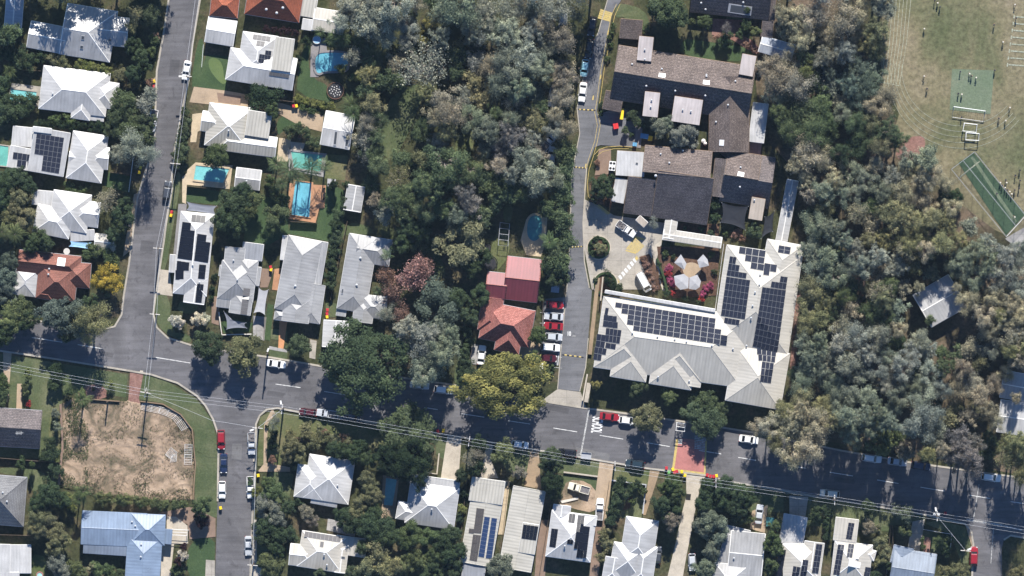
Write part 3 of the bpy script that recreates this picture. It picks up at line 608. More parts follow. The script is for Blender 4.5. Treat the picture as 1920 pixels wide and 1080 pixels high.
def bar(m, a, b, wd, h, up=0.0):
    d = (b - a); L = d.length
    if L < 0.05: return
    d = d / L; q = Vector((-d.y, d.x, 0)); q = q.normalized() * wd / 2 if q.length > 1e-6 else Vector((wd / 2, 0, 0)); n = d.cross(q).normalized() * h
    if n.z < 0: n = -n
    U = Vector((0, 0, up))
    A = [a - q + U, a + q + U, a + n + U]; B = [b - q + U, b + q + U, b + n + U]
    m.face([A[0], B[0], B[2], A[2]]); m.face([A[2], B[2], B[1], A[1]]); m.face(A); m.face(B[::-1])
PANEL = {}
def panel_mesh(kind):
    if kind in PANEL: return PANEL[kind]
    m = MB(); e = 0.478 if kind not in ('black', 'brown') else 0.485
    m.box((0, 0, 0.02), (0.988, 0.988, 0.04), 0)
    m.face([(-e, -e, 0.043), (e, -e, 0.043), (e, e, 0.043), (-e, e, 0.043)], 1)
    fr = 'panel_frame' if kind in ('cell', 'blue', 'grey') else 'solar_black'
    PANEL[kind] = m.mesh('solar_panel', [fr, {'cell': 'solar_cell', 'blue': 'solar_blue', 'black': 'solar_black', 'brown': 'solar_brown', 'grey': 'solar_grey'}[kind]]); return PANEL[kind]
class House: pass
def gutter_bar(a, b, trim, r):
    gm = MB(); bar(gm, a, b, 0.16, 0.09, -0.10)
    if gm.f: gm.build('gutter', trim, r)
def house(name, label, cat, phrase, roofm, wallm, prims, eave=3.2, pitch=0.42, trim='trim_white', cap=None, open_=False, group=None, walls=True, thick=0.2):
    H = House(); H.prims = []; dz = 0.0
    for k, p in enumerate(prims):
        axis, ends, q = p[0], p[1], p[2]; o = p[3] if len(p) > 3 else {}
        H.prims.append(Prim(axis, ends, q, o.get('e', eave) + k * 0.013, o.get('p', pitch), o.get('e1'))); H.prims[-1].mat = o.get('m', roofm); H.prims[-1].open = o.get('open', open_); H.prims[-1].part = o.get('n', 'roof')
    c = H.prims[0].c; H.c = c; r = empty(name, (c.x, c.y, 0)); H.root = r; tag(r, label, cat, group); H.phrase = phrase
    if phrase: LAND.append((c.x, c.y, phrase))
    caps, gut = {}, []; byk = {}
    for P in H.prims:
        mb = byk.setdefault((P.part, P.mat) if P.part != 'box_roof' else (P.part, P.mat, id(P)), MB()); gut = []; P.roof(mb, caps.setdefault(P.mat, []), gut, thick=thick); [gutter_bar(a, b, trim, r) for a, b in gut]
    for key, mb in byk.items(): mb.build(key[0], [key[1], trim], r)
    for mt, L in caps.items():
        if L:
            m = MB()
            for a, b in L: bar(m, a, b, 0.24, 0.07, -0.015)
            m.build('ridge_capping', cap or (trim if 'tile' not in mt else mt), r)
    if walls:
        m = MB()
        for P in H.prims:
            if not P.open: P.walls(m)
        if m.f: m.build('wall', wallm, r)
    for P in H.prims:
        if P.open: P.posts(r, trim)
    return H
def roof_z(H, p):
    zs = [z for z in (P.z(p) for P in H.prims) if z is not None]
    return max(zs) if zs else H.prims[0].eave
def on_roof(H, A, B, D, name, me, lift=0.06):
    """sets a unit mesh on the roof plane: A corner, B-A and D-A its two sides in plan"""
    c = (A + B + D + (B + D - A)) / 4; e = 0.15; z = roof_z(H, c)
    gx = (roof_z(H, c + Vector((e, 0, 0))) - roof_z(H, c - Vector((e, 0, 0)))) / (2 * e); gy = (roof_z(H, c + Vector((0, e, 0))) - roof_z(H, c - Vector((0, e, 0)))) / (2 * e)
    gx = max(-0.7, min(0.7, gx)); gy = max(-0.7, min(0.7, gy))
    X, Y = B - A, D - A; X = Vector((X.x, X.y, gx * X.x + gy * X.y)); Y = Vector((Y.x, Y.y, gx * Y.x + gy * Y.y))
    n = X.cross(Y).normalized(); 
    if n.z < 0: n = -n
    o = bpy.data.objects.new(name, me); COL.objects.link(o); o.parent = H.root
    mt = Matrix(((X.x, Y.x, n.x, 0), (X.y, Y.y, n.y, 0), (X.z, Y.z, n.z, 0), (0, 0, 0, 1)))
    o.matrix_basis = Matrix.Translation(Vector((c.x, c.y, z)) - H.root.location + n * lift) @ mt
    return o
def solar(H, q, nc, nr, kind='cell', skip=()):
    TL, TR, BR, BL = [G(p) for p in q]; me = panel_mesh(kind)
    f = lambda u, v: TL * (1 - u) * (1 - v) + TR * u * (1 - v) + BR * u * v + BL * (1 - u) * v
    for i in range(nr):
        for j in range(nc):
            if (i, j) in skip: continue
            on_roof(H, f(j / nc, (i + 1) / nr), f((j + 1) / nc, (i + 1) / nr), f(j / nc, i / nr), 'solar_panel', me)
def solar_grid(H, C, o, cv, rv, rows, kind='cell'):
    me = panel_mesh(kind); f = lambda c, r: G(C.p(o[0] + cv[0] * c + rv[0] * r, o[1] + cv[1] * c + rv[1] * r))
    for r, (a, b) in enumerate(rows):
        for c in range(a, b): on_roof(H, f(c, r + 1), f(c + 1, r + 1), f(c, r), 'solar_panel', me)
_um = {}
def unit(kind):
    if kind not in _um:
        m = MB()
        if kind == 'skylight': m.box((0, 0, 0.06), (1, 1, 0.12), 0); m.face([(-.4, -.4, .125), (.4, -.4, .125), (.4, .4, .125), (-.4, .4, .125)], 1); _um[kind] = m.mesh('skylight', ['trim_grey', 'dark_glass'])
        if kind == 'white_skylight': m.box((0, 0, 0.06), (1, 1, 0.12), 0); m.face([(-.44, -.44, .125), (.44, -.44, .125), (.44, .44, .125), (-.44, .44, .125)], 1); _um[kind] = m.mesh('skylight', ['trim_white', 'skylight'])
        if kind == 'vent': m.cyl((0, 0, 0), 0.11, 0.5, 8); m.cyl((0, 0, 0.5), 0.24, 0.12, 10, 0, 0.10); _um[kind] = m.mesh('roof_vent', ['grey_metal'])
        if kind == 'whirly': m.cyl((0, 0, 0), 0.18, 0.25, 10); m.cyl((0, 0, 0.25), 0.26, 0.15, 12, 0, 0.32); m.cyl((0, 0, 0.40), 0.32, 0.18, 12, 0, 0.08); _um[kind] = m.mesh('roof_vent', ['grey_metal'])
    return _um[kind]
def sky(H, q, kind='skylight'):
    a, b, c, d = [G(p) for p in q]; on_roof(H, d, c, a, 'skylight', unit(kind), 0.02)
def vents(H, pts, kind='vent'):
    for p in pts:
        g = G(p); o = link('roof_vent', unit(kind), H.root, Vector((g.x, g.y, roof_z(H, g) - 0.08)) - H.root.location)
# ---------------------------------------------------------------- vehicles
def loft(m, st, mat=0, cap=True):
    """st: list of cross-section rings, all the same length"""
    n = len(st[0])
    for a, b in zip(st, st[1:]):
        for k in range(n): m.face([a[k], a[(k + 1) % n], b[(k + 1) % n], b[k]], mat)
    if cap: m.face(st[0][::-1], mat); m.face(st[-1], mat)
CARS = {}
def wheel_mesh(r=0.32, wd=0.2):
    m = MB(); n = 14
    pr = [(-wd / 2, r * 0.86), (-wd / 2 + 0.03, r), (wd / 2 - 0.03, r), (wd / 2, r * 0.86)]
    rings = [[Vector((rr * math.cos(2 * math.pi * k / n), y, rr * math.sin(2 * math.pi * k / n))) for k in range(n)] for y, rr in pr]
    loft(m, rings, 0)
    m.face([Vector((r * 0.6 * math.cos(2 * math.pi * k / n), wd / 2 + 0.004, r * 0.6 * math.sin(2 * math.pi * k / n))) for k in range(n)], 1)
    m.face([Vector((r * 0.6 * math.cos(-2 * math.pi * k / n), -wd / 2 - 0.004, r * 0.6 * math.sin(-2 * math.pi * k / n))) for k in range(n)], 1)
    return m.mesh('wheel', ['rubber', 'grey_metal'])
def car_proto(kind):
    """nose towards +x; parts as (name, mesh, location)"""
    if kind in CARS: return CARS[kind]
    spec = {  # length, width, belt height, roof height, cabin base front, roof front, roof rear, cabin base rear (fractions from nose)
        'sedan': (4.6, 1.80, 0.92, 1.45, 0.27, 0.42, 0.70, 0.86), 'hatch': (4.1, 1.76, 0.95, 1.48, 0.25, 0.40, 0.82, 0.95),
        'suv': (4.6, 1.86, 1.05, 1.70, 0.25, 0.37, 0.86, 0.97), 'wagon': (4.7, 1.80, 0.95, 1.50, 0.26, 0.40, 0.86, 0.97),
        'ute': (5.2, 1.85, 1.05, 1.75, 0.25, 0.35, 0.50, 0.54), 'van': (5.0, 1.90, 1.15, 2.05, 0.10, 0.24, 0.95, 0.985)}[kind]
    L, W, hb, hr, c0, r0, r1, c1_ = spec; X = lambda f: L / 2 - f * L; parts = []
    m = MB(); rings = []
    prof = [(0.0, 0.60, 0.62), (0.02, 0.80, hb * 0.78), (0.08, 0.93, hb * 0.86), (c0, 1.0, hb * 0.97), (0.45, 1.0, hb), (0.75, 1.0, hb), (0.93, 0.95, hb * 0.99), (0.985, 0.86, hb * 0.93), (1.0, 0.74, 0.66)]
    for f, wf, zt in prof:
        x = X(f); hw = W / 2 * wf; zb = 0.24 if 0.02 < f < 0.985 else 0.36
        rings.append([Vector((x, y, z)) for y, z in ((-hw * 0.92, zb), (-hw, zb + 0.18), (-hw, zt - 0.16), (-hw * 0.86, zt), (0, zt + 0.025), (hw * 0.86, zt), (hw, zt - 0.16), (hw, zb + 0.18), (hw * 0.92, zb))])
    loft(m, rings[::-1], 0); parts.append(('body', m.mesh('body', 'car_paint', smooth=False, weld=True), (0, 0, 0)))
    bw, tw = W / 2 * 0.90, W / 2 * 0.74; hb2 = hb - 0.03
    A0, A1 = Vector((X(c0), -bw, hb2)), Vector((X(c0), bw, hb2)); B0, B1 = Vector((X(r0), -tw, hr - 0.05)), Vector((X(r0), tw, hr - 0.05))
    C0, C1 = Vector((X(r1), -tw, hr - 0.05)), Vector((X(r1), tw, hr - 0.05)); D0, D1 = Vector((X(c1_), -bw, hb2)), Vector((X(c1_), bw, hb2))
    m = MB(); m.face([A0, B0, B1, A1][::-1]); parts.append(('windscreen', m.mesh('windscreen', 'car_glass'), (0, 0, 0)))
    m = MB(); m.face([D0, C0, C1, D1]); parts.append(('rear_window', m.mesh('rear_window', 'car_glass'), (0, 0, 0)))
    for a, b, c, d in ((A0, D0, C0, B0), (D1, A1, B1, C1)):
        m = MB(); m.face([a, b, c, d]); parts.append(('side_window', m.mesh('side_window', 'car_glass'), (0, 0, 0)))
    m = MB(); e = 0.05; T = [B0, C0, C1, B1]; ins = [Vector((p.x + (-0.12 if i in (0, 3) else 0.12), p.y * 0.93, hr)) for i, p in enumerate(T)]
    base = [Vector((p.x + (0.03 if i in (0, 3) else -0.03), p.y * 1.02, hr - 0.055)) for i, p in enumerate(T)]
    m.face(ins[::-1]); 
    for i in range(4): j = (i + 1) % 4; m.face([base[j], base[i], ins[i], ins[j]])
    m.face(base)
    for a, b in ((A0, B0), (A1, B1), (D0, C0), (D1, C1)): m.tube([a, b], 0.045, 5)
    parts.append(('roof', m.mesh('roof', 'car_paint'), (0, 0, 0)))
    wh = wheel_mesh(0.33 if kind in ('suv', 'ute', 'van') else 0.31)
    for f in (0.19, 0.80):
        for s_ in (-1, 1): parts.append(('wheel', wh, (X(f), s_ * (W / 2 - 0.09), 0.33)))
    m = MB(); m.box((0, 0, 0), (0.22, 0.34, 0.14)); hl = m.mesh('headlight', 'lamp_lens'); m = MB(); m.box((0, 0, 0), (0.10, 0.26, 0.2)); tl = m.mesh('tail_light', 'tail_lens'); m = MB(); m.box((0, 0, 0), (0.12, 0.2, 0.14)); mi = m.mesh('mirror', 'car_paint')
    for s_ in (-1, 1):
        parts.append(('headlight', hl, (X(0.035), s_ * W * 0.33, hb * 0.74))); parts.append(('tail_light', tl, (X(0.985), s_ * W * 0.38, hb * 0.82))); parts.append(('mirror', mi, (X(c0 + 0.06), s_ * (W / 2 + 0.06), hb + 0.04)))
    if kind == 'ute':
        m = MB(); x0, x1 = X(0.57), X(0.985); hw = W / 2 * 0.93; zt = hb + 0.10
        m.face([(x0, -hw * 0.86, hb + 0.03), (x1, -hw * 0.86, hb + 0.03), (x1, hw * 0.86, hb + 0.03), (x0, hw * 0.86, hb + 0.03)][::-1], 1)
        for y in (-hw, hw): m.box(((x0 + x1) / 2, y * 0.96, hb + 0.12), (x0 - x1, 0.1, 0.30), 0)
        for x in (x0, x1): m.box((x, 0, hb + 0.12), (0.08, hw * 1.85, 0.30), 0)
        parts.append(('tray', m.mesh('tray', ['car_paint', 'load_grey']), (0, 0, 0)))
    CARS[kind] = parts; return parts
def car(p, nose, kind, col, label, group='vehicles parked along the streets', z=0.175, load=None, cat=None):
    """p: survey point of the centre, nose: direction in which the bonnet points (survey axes)"""
    r = empty({'sedan': 'parked_car', 'hatch': 'parked_car', 'suv': 'parked_suv', 'wagon': 'parked_car', 'ute': 'utility_truck', 'van': 'parked_van'}[kind], G(p, z), math.atan2(-nose[1], nose[0]))
    tag(r, label, cat or {'ute': 'ute', 'van': 'van'}.get(kind, 'car'), group)
    for n, me, loc in car_proto(kind):
        o = link(n, me, r, loc); o.color = (*col, 1)
    if load:
        m = MB(); rnd = random.Random(str(p))
        for k in range(16): m.box((-1.5 + rnd.uniform(-0.85, 0.85), rnd.uniform(-0.6, 0.6), 1.15 + rnd.uniform(0, 0.3)), (rnd.uniform(0.2, 0.6), rnd.uniform(0.2, 0.5), rnd.uniform(0.1, 0.4)), 0, rnd.uniform(0, 3))
        o = m.build('load', load, None, (0, 0, 0)); o.parent = r
    return r
# ---------------------------------------------------------------- wheelie bins, poles, wires, fences, people
BIN = {}
def bin_(p, rz, lid, label, z=0.06, big=1.0):
    if not BIN:
        m = MB(); b = [Vector((x * 0.21, y * 0.24, 0.05)) for x, y in ((-1, -1), (1, -1), (1, 1), (-1, 1))]; t = [Vector((x * 0.27, y * 0.33, 0.95)) for x, y in ((-1, -1), (1, -1), (1, 1), (-1, 1))]
        loft(m, [b, t]); m.box((0, 0.36, 0.92), (0.44, 0.05, 0.05)); BIN['body'] = m.mesh('body', 'bin_green')
        for k in ('bin_red', 'bin_yellow', 'lime_lid', 'bin_blue'):
            m = MB(); a = [Vector((x * 0.30, y * 0.36, 0.95)) for x, y in ((-1, -1), (1, -1), (1, 1), (-1, 1))]; c = [Vector((x * 0.25, y * 0.30, 1.06)) for x, y in ((-1, -1), (1, -1), (1, 1), (-1, 1))]; loft(m, [a, c]); BIN[k] = m.mesh('lid', k)
        BIN['wheel'] = wheel_mesh(0.1, 0.06)
    r = empty('wheelie_bin', G(p, z), rz); r.scale = (big, big, big); tag(r, label, 'bin', 'wheelie bins put out at the kerbs')
    link('body', BIN['body'], r); link('lid', BIN[lid], r)
    for s_ in (-1, 1): o = link('wheel', BIN['wheel'], r, (s_ * 0.24, 0.24, 0.1)); o.rotation_euler = (0, 0, R(90))
def pole(p, label, h=10.5, arms=((0.0, 10.1),), lamp=None, mat='timber_pole', transformer=False, r0=0.21):
    g = G(p); r = empty('power_pole', (g.x, g.y, 0)); tag(r, label, 'pole', 'power poles and street lights')
    m = MB(); m.tube([(g.x, g.y, 0), (g.x, g.y, h)], [r0, r0 * 0.72], 10); m.build('post', mat, r, smooth=True)
    for ang, z in arms:
        a = R(ang); m = MB(); m.box((g.x, g.y + 0.0, z), (2.4, 0.17, 0.16), 0, a); o = m.build('crossarm', 'pale_timber', r)
        for k in (-1.0, -0.45, 0.45, 1.0):
            m = MB(); m.cyl((g.x + k * math.cos(a), g.y + k * math.sin(a), z + 0.075), 0.06, 0.2, 8); q = m.build('insulator', 'trim_white', None, r.location); q.location = (0, 0, 0); q.parent = o
    if lamp:
        a = R(lamp[0]); L = lamp[1]; m = MB(); e = Vector((g.x + L * math.cos(a), g.y + L * math.sin(a), h - 1.2)); m.tube([(g.x, g.y, h - 1.8), e], 0.045, 6); m.build('lamp_arm', 'grey_metal', r)
        m = MB(); m.box((e.x, e.y, e.z), (0.9, 0.36, 0.16), 0, a); m.build('lamp_head', 'trim_white', r)
    if transformer:
        for k in (-0.5, 0.5): m = MB(); m.cyl((g.x + k, g.y + 0.35, 7.2), 0.32, 1.1, 12); m.build('transformer', 'grey_metal', r)
    return r
def wire(pts, label, rad=0.035, sag=0.35, group='overhead power lines'):
    m = MB(); P = []
    for a, b in zip(pts, pts[1:]):
        A, B = Vector(a), Vector(b)
        for k in range(8): f = k / 8; q = A.lerp(B, f); q.z -= sag * 4 * f * (1 - f); P.append(q)
    P.append(Vector(pts[-1])); m.tube(P, rad, 4)
    o = m.build('power_line', 'wire_metal', None, pts[0]); tag(o, label, 'power line', group); return o
def fence(pts, label, h=1.7, mat='fence_timber', group='fences between the yards', step=2.4, wd=0.06):
    P = [G(p) for p in pts]; r = empty('fence', P[0]); tag(r, label, 'fence', group)
    for a, b in zip(P, P[1:]):
        d = b - a; L = d.length; n = max(1, round(L / step)); ang = math.atan2(d.y, d.x)
        for k in range(n):
            c = a + d * ((k + 0.5) / n); m = MB(); m.box((c.x, c.y, h / 2 + 0.05), (L / n - 0.11, wd, h - 0.1), 0, ang); m.build('panel', mat, r)
            c = a + d * (k / n); m = MB(); m.box((c.x, c.y, h / 2 + 0.03), (0.11, 0.11, h + 0.06), 0, ang); m.build('post', mat, r)
    return r
def wall_thing(name, pts, label, h, wd, mat, cat='wall', group=None):
    o = strip(name, pts, mat, wd, 0.0, h, kind=None); tag(o, label, cat, group)
    return o
PEOPLE = {}
def person_mesh(pose):
    """one continuous skinned body; feet at z = 0, facing +x"""
    J = {'pel': (0, 0, .80, .125), 'wai': (0, 0, .95, .11), 'che': (0.0, 0, 1.13, .125), 'nec': (0.0, 0, 1.27, .05), 'hea': (0.015, 0, 1.38, .095), 'top': (0.01, 0, 1.47, .075)}
    E = [('pel', 'wai'), ('wai', 'che'), ('che', 'nec'), ('nec', 'hea'), ('hea', 'top')]
    sw = {'stand': 0.03, 'walk': 0.17, 'run': 0.26}[pose]; ar = {'stand': (0.02, 0.05), 'walk': (0.12, 0.2), 'run': (0.2, 0.34)}[pose]
    for s_, n in ((-1, 'r'), (1, 'l')):
        k = s_ * sw
        J.update({'hip' + n: (0, s_ * .085, .74, .085), 'kne' + n: (k * .7 + .02, s_ * .09, .42, .06), 'ank' + n: (k, s_ * .09, .08, .042), 'toe' + n: (k + .13, s_ * .095, .035, .038),
                  'sho' + n: (0, s_ * .165, 1.19, .06), 'elb' + n: (-s_ * ar[0] * .7, s_ * .21, .94, .042), 'wri' + n: (-s_ * ar[1] + .1, s_ * .20, .72, .032), 'han' + n: (-s_ * ar[1] + .14, s_ * .195, .63, .034)})
        E += [('pel', 'hip' + n), ('hip' + n, 'kne' + n), ('kne' + n, 'ank' + n), ('ank' + n, 'toe' + n), ('che', 'sho' + n), ('sho' + n, 'elb' + n), ('elb' + n, 'wri' + n), ('wri' + n, 'han' + n)]
    ks = list(J); me = bpy.data.meshes.new('skeleton'); me.from_pydata([J[k][:3] for k in ks], [(ks.index(a), ks.index(b)) for a, b in E], [])
    o = bpy.data.objects.new('skeleton', me); COL.objects.link(o); o.modifiers.new('skin', 'SKIN')
    sv = me.skin_vertices[0].data
    for i, k in enumerate(ks): sv[i].radius = (J[k][3], J[k][3]); sv[i].use_root = (k == 'pel')
    sub = o.modifiers.new('sub', 'SUBSURF'); sub.levels = 1; sub.render_levels = 1
    dg = bpy.context.evaluated_depsgraph_get(); out = bpy.data.meshes.new_from_object(o.evaluated_get(dg)); out.name = 'body'
    bpy.data.objects.remove(o)
    return out
def person(p, kind, rz, label, group, z=0.09):
    if not PEOPLE:
        for pose in ('stand', 'walk', 'run'):
            me = person_mesh(pose)
            for ucol in ('uniform_navy', 'uniform_green'):
                q = me.copy(); q.materials.clear()
                for k in ('skin', ucol, 'shoes'): q.materials.append(M[k])
                for f in q.polygons:
                    zc = f.center.z; r_ = abs(f.center.y)
                    f.material_index = 2 if zc < 0.085 else (0 if (zc < 0.45 or zc > 1.25 or (r_ > 0.175 and zc < 0.98)) else 1); f.use_smooth = True
                PEOPLE[pose, ucol] = q
        for nm, mt in (('pale', 'hat_pale'), ('dark', 'hat_dark')):
            m = MB(); m.cyl((0, 0, 1.455), 0.19, 0.02, 14, 0, 0.185); m.cyl((0, 0, 1.47), 0.10, 0.09, 12, 0, 0.075); PEOPLE[nm] = m.mesh('hat', mt, smooth=False)
    pose, ucol, hat = kind; r = empty('person', G(p, z), rz); tag(r, label, 'person', group)
    link('body', PEOPLE[pose, ucol], r); link('hat', PEOPLE[hat], r, (0.01, 0, 0))
# ---------------------------------------------------------------- buildings
# west side of the side street
h = house('house', 'long zinc-roofed house with three small skylights, shaded at the back', 'house', 'the long zinc-roofed house with skylights', 'zinc_roof', 'wall_white', [
    ('x', 'gh', cA(430,20, 735,70, 810,435, 440,372)), ('x', 'gg', cA(215,145, 460,187, 440,372, 190,320)), ('x', 'gg', cA(690,108, 885,125, 850,322, 680,300))])
for q in (cA(560,245, 582,248, 578,272, 557,270), cA(550,308, 572,311, 568,335, 547,332), cA(738,262, 762,265, 758,285, 736,282)): sky(h, q)
house('outbuilding', 'narrow blue-grey tin roof building in tree shade in the corner yard', 'outbuilding', None, 'shade_roof', 'wall_grey', [('y', 'gg', cA(50,-40, 178,-30, 140,203, 35,195))], 2.8, 0.25)
h = house('house', 'white hip-roofed house beside the small teal pool', 'house', 'the white hip-roofed house with a teal pool', 'white_roof', 'wall_white', [
    ('x', 'hh', cA(310,430, 752,515, 715,775, 258,750)), ('y', 'hh', cA(440,560, 640,590, 612,818, 560,810)), ('x', 'hh', cA(650,540, 818,568, 775,742, 610,715)), ('s', '', cA(608,755, 712,770, 700,822, 600,812), {'e': 3.0, 'e1': 2.7})])
vents(h, [cA.p(365,635)])
h = house('house', 'modern white house with a dark grid of solar panels and a pyramid-roofed front', 'house', 'the modern house with a solar-panel deck roof', 'white_roof', 'wall_white', [
    ('y', 'hh', cF(500,90, 735,130, 690,445, 452,412)), ('x', 'hg', cF(600,195, 745,205, 730,358, 590,340)), ('x', 'gg', cF(478,228, 590,240, 575,318, 470,308)),
    ('s', '', cF(230,65, 490,112, 425,400, 205,365), {'e': 3.7, 'e1': 3.5, 'm': 'zinc_roof'}), ('s', '', cF(65,190, 222,215, 212,368, 65,335), {'e': 3.1, 'e1': 2.95}), ('s', '', cF(232,62, 358,80, 352,112, 228,100), {'e': 4.1, 'e1': 4.1})], 3.1)
solar(h, cF(255,110, 440,140, 405,382, 228,352), 6, 7, 'cell', [(i, j) for i in (4, 5, 6) for j in (0, 1)]); solar(h, cF(96,235, 220,255, 210,348, 90,328), 4, 2, 'cell', [(1, 0)])
house('terrace', 'pale concrete roof terrace behind the solar-panel deck roof', 'terrace', None, 'white_roof', 'wall_white', [('s', '', cF(95,60, 230,72, 222,205, 82,190), {'e': 2.6, 'e1': 2.6})])
h = house('house', 'white house of three crossing hips with a pale blue shade sail', 'house', 'the white house with three crossing hips', 'white_roof', 'wall_white', [
    ('y', 'hh', cF(367,490, 625,525, 588,785, 335,745)), ('y', 'hh', cF(262,590, 490,625, 485,832, 225,770)), ('x', 'hg', cF(490,552, 685,575, 665,748, 480,720)), ('s', '', cF(485,775, 645,750, 640,838, 478,832), {'e': 2.95, 'e1': 2.6}), ('s', '', cF(215,490, 368,500, 355,602, 235,588), {'e': 2.7, 'e1': 2.7, 'open': True})])
house('garden_shed', 'small cream gabled shed beside the blue shade sail', 'shed', None, 'offwhite_roof', 'wall_cream', [('x', 'gg', cF(655,785, 777,797, 762,905, 635,890))], 2.4, 0.35)
h = house('house', 'brown-red tiled house with a skylight and white metal side roof', 'house', 'the brown-red tiled house', 'brownred_tile', 'wall_brick', [
    ('x', 'gh', cK(150,70, 560,108, 540,268, 112,215)), ('y', 'hh', cK(270,150, 530,180, 515,415, 245,392)), ('x', 'hh', cK(440,150, 627,155, 605,332, 440,310)), ('y', 'hh', cK(258,330, 368,345, 352,408, 246,388)), ('y', 'hh', cK(382,335, 492,350, 478,412, 368,392)),
    ('y', 'hh', cK(110,198, 268,205, 240,392, 92,360), {'m': 'white_roof', 'e': 3.0, 'n': 'side_roof'})], trim='trim_grey')
sky(h, cK(398,118, 450,125, 445,180, 392,172), 'white_skylight'); vents(h, [cK.p(340,195), cK.p(335,232)])
# between the side street and the bushland
house('garage', 'small pyramid-roofed garage of orange-red tiles beside the white carport', 'garage', None, 'red_tile', 'wall_brick', [('y', 'hh', cB(215,-45, 402,-30, 378,130, 190,106))], 3.0, 0.5, trim='trim_grey')
h = house('house', 'large orange-red tiled house with a pyramid garage alongside', 'house', 'the orange-red tiled house', 'red_tile', 'wall_brick', [('x', 'hh', cB(462,-150, 830,-92, 803,160, 436,98)), ('y', 'hh', cB(640,-60, 800,-40, 790,120, 630,90))], 3.2, 0.5, trim='trim_grey')
vents(h, [cB.p(578,68), cB.p(648,92), cB.p(690,58)], 'whirly')
house('annexe', 'flat pale metal annexe roof against the orange-red tiled house', 'annexe', None, 'cream_roof', 'wall_cream', [('s', '', cB(795,-20, 918,5, 905,125, 778,105), {'e': 2.9, 'e1': 2.6})])
house('carport', 'double carport with white and grey gable halves on the street', 'carport', 'the street-front carport', 'white_roof', 'wall_white', [('x', 'gg', cB(190,108, 380,150, 350,312, 160,290))], 2.6, 0.3, open_=True)
house('long_shed', 'long pale metal shed behind the orange-red tiled house', 'shed', 'the long pale metal shed', 'offwhite_roof', 'wall_cream', [('x', 'gg', cB(908,52, 1092,85, 1112,238, 880,205)), ('s', '', cB(822,128, 905,138, 885,212, 815,200), {'e': 2.5, 'e1': 2.4, 'm': 'white_roof'})], 2.7, 0.2)
h = house('house', 'white house with a ribbed flat section and scattered solar panels by the putting green', 'house', 'the white house with the putting green', 'white_roof', 'wall_white', [
    ('x', 'hg', cB(330,322, 780,398, 755,614, 308,540)), ('y', 'hh', cB(425,215, 660,250, 610,545, 372,510), {'p': 0.36}), ('s', '', cB(645,255, 772,270, 737,492, 610,472), {'e': 5.6, 'e1': 5.25, 'm': 'cream_roof'})])
solar(h, cB(490,235, 608,252, 602,285, 484,268), 4, 2, 'grey'); solar(h, cB(515,278, 570,286, 562,320, 508,312), 2, 2, 'grey'); solar(h, cB(572,343, 612,348, 595,470, 556,464), 2, 4, 'cell'); solar(h, cB(532,368, 568,373, 558,432, 522,426), 2, 2, 'cell'); solar(h, cB(600,488, 732,508, 730,532, 597,512), 6, 1, 'grey')
h = house('house', 'cream house with a raised square roof section between two driveways', 'house', 'the cream house with the raised square roof', 'cream_roof', 'wall_cream', [
    ('x', 'hh', cB(185,690, 490,735, 460,1015, 170,985)), ('x', 'gh', cB(150,748, 300,770, 290,905, 135,885)), ('x', 'hg', cB(260,885, 645,922, 640,1072, 240,1005)), ('s', '', cB(455,748, 614,768, 592,940, 438,912), {'e': 4.6, 'e1': 4.3})], cap='trim_white')
vents(h, [cB.p(325,885)])
h = house('pool_house', 'white gabled pool house with two dark skylight strips', 'pool house', 'the white pool house', 'white_roof', 'wall_white', [('x', 'gg', cB(975,740, 1167,790, 1142,1007, 945,985))], 2.9, 0.22)
sky(h, cB(1040,882, 1058,884, 1046,985, 1028,983)); sky(h, cB(1118,892, 1136,894, 1124,998, 1106,996))
h = house('garden_cabana', 'little grey gabled cabana beside the turquoise pool', 'cabana', 'the little grey cabana', 'old_zinc_roof', 'wall_timber', [('x', 'gg', cG(522,195, 690,215, 670,352, 505,330))], 2.7, 0.3)
vents(h, [cG.p(588,288)])
house('tin_shed', 'tin garden shed with a low gable behind the lawn', 'shed', 'the tin garden shed', 'old_zinc_roof', 'wall_grey', [('y', 'gg', cG(1265,308, 1380,330, 1362,498, 1243,480))], 2.6, 0.16)
h = house('house', 'pale blue-white corner house covered with black solar panels', 'house', 'the corner house covered in black panels', 'white_roof', 'wall_white', [('y', 'hh', cL(225,-12, 442,8, 390,562, 157,538)), ('y', 'hg', cL(250,415, 395,438, 375,616, 245,600))], 3.4)
for q, a, b, sk in ((cL(292,10, 388,20, 380,66, 288,57), 3, 1, ()), (cL(230,58, 318,70, 296,318, 195,303), 3, 5, ((0, 2),)), (cL(330,138, 422,152, 400,335, 308,320), 3, 4, ((0, 2),)), (cL(195,322, 280,335, 262,438, 178,450), 3, 2, ((1, 2),)), (cL(342,345, 388,349, 378,444, 333,440), 2, 2, ()), (cL(328,475, 372,480, 356,603, 314,600), 2, 3, ())): solar(h, q, a, b, 'black', sk)
vents(h, [cL.p(300,350), cL.p(345,465)])
house('garage_lean_to', 'small white lean-to beside the corner house covered in black panels', 'lean-to', None, 'white_roof', 'wall_white', [('s', '', cL(150,278, 185,282, 172,400, 130,398), {'e': 2.8, 'e1': 2.3})])
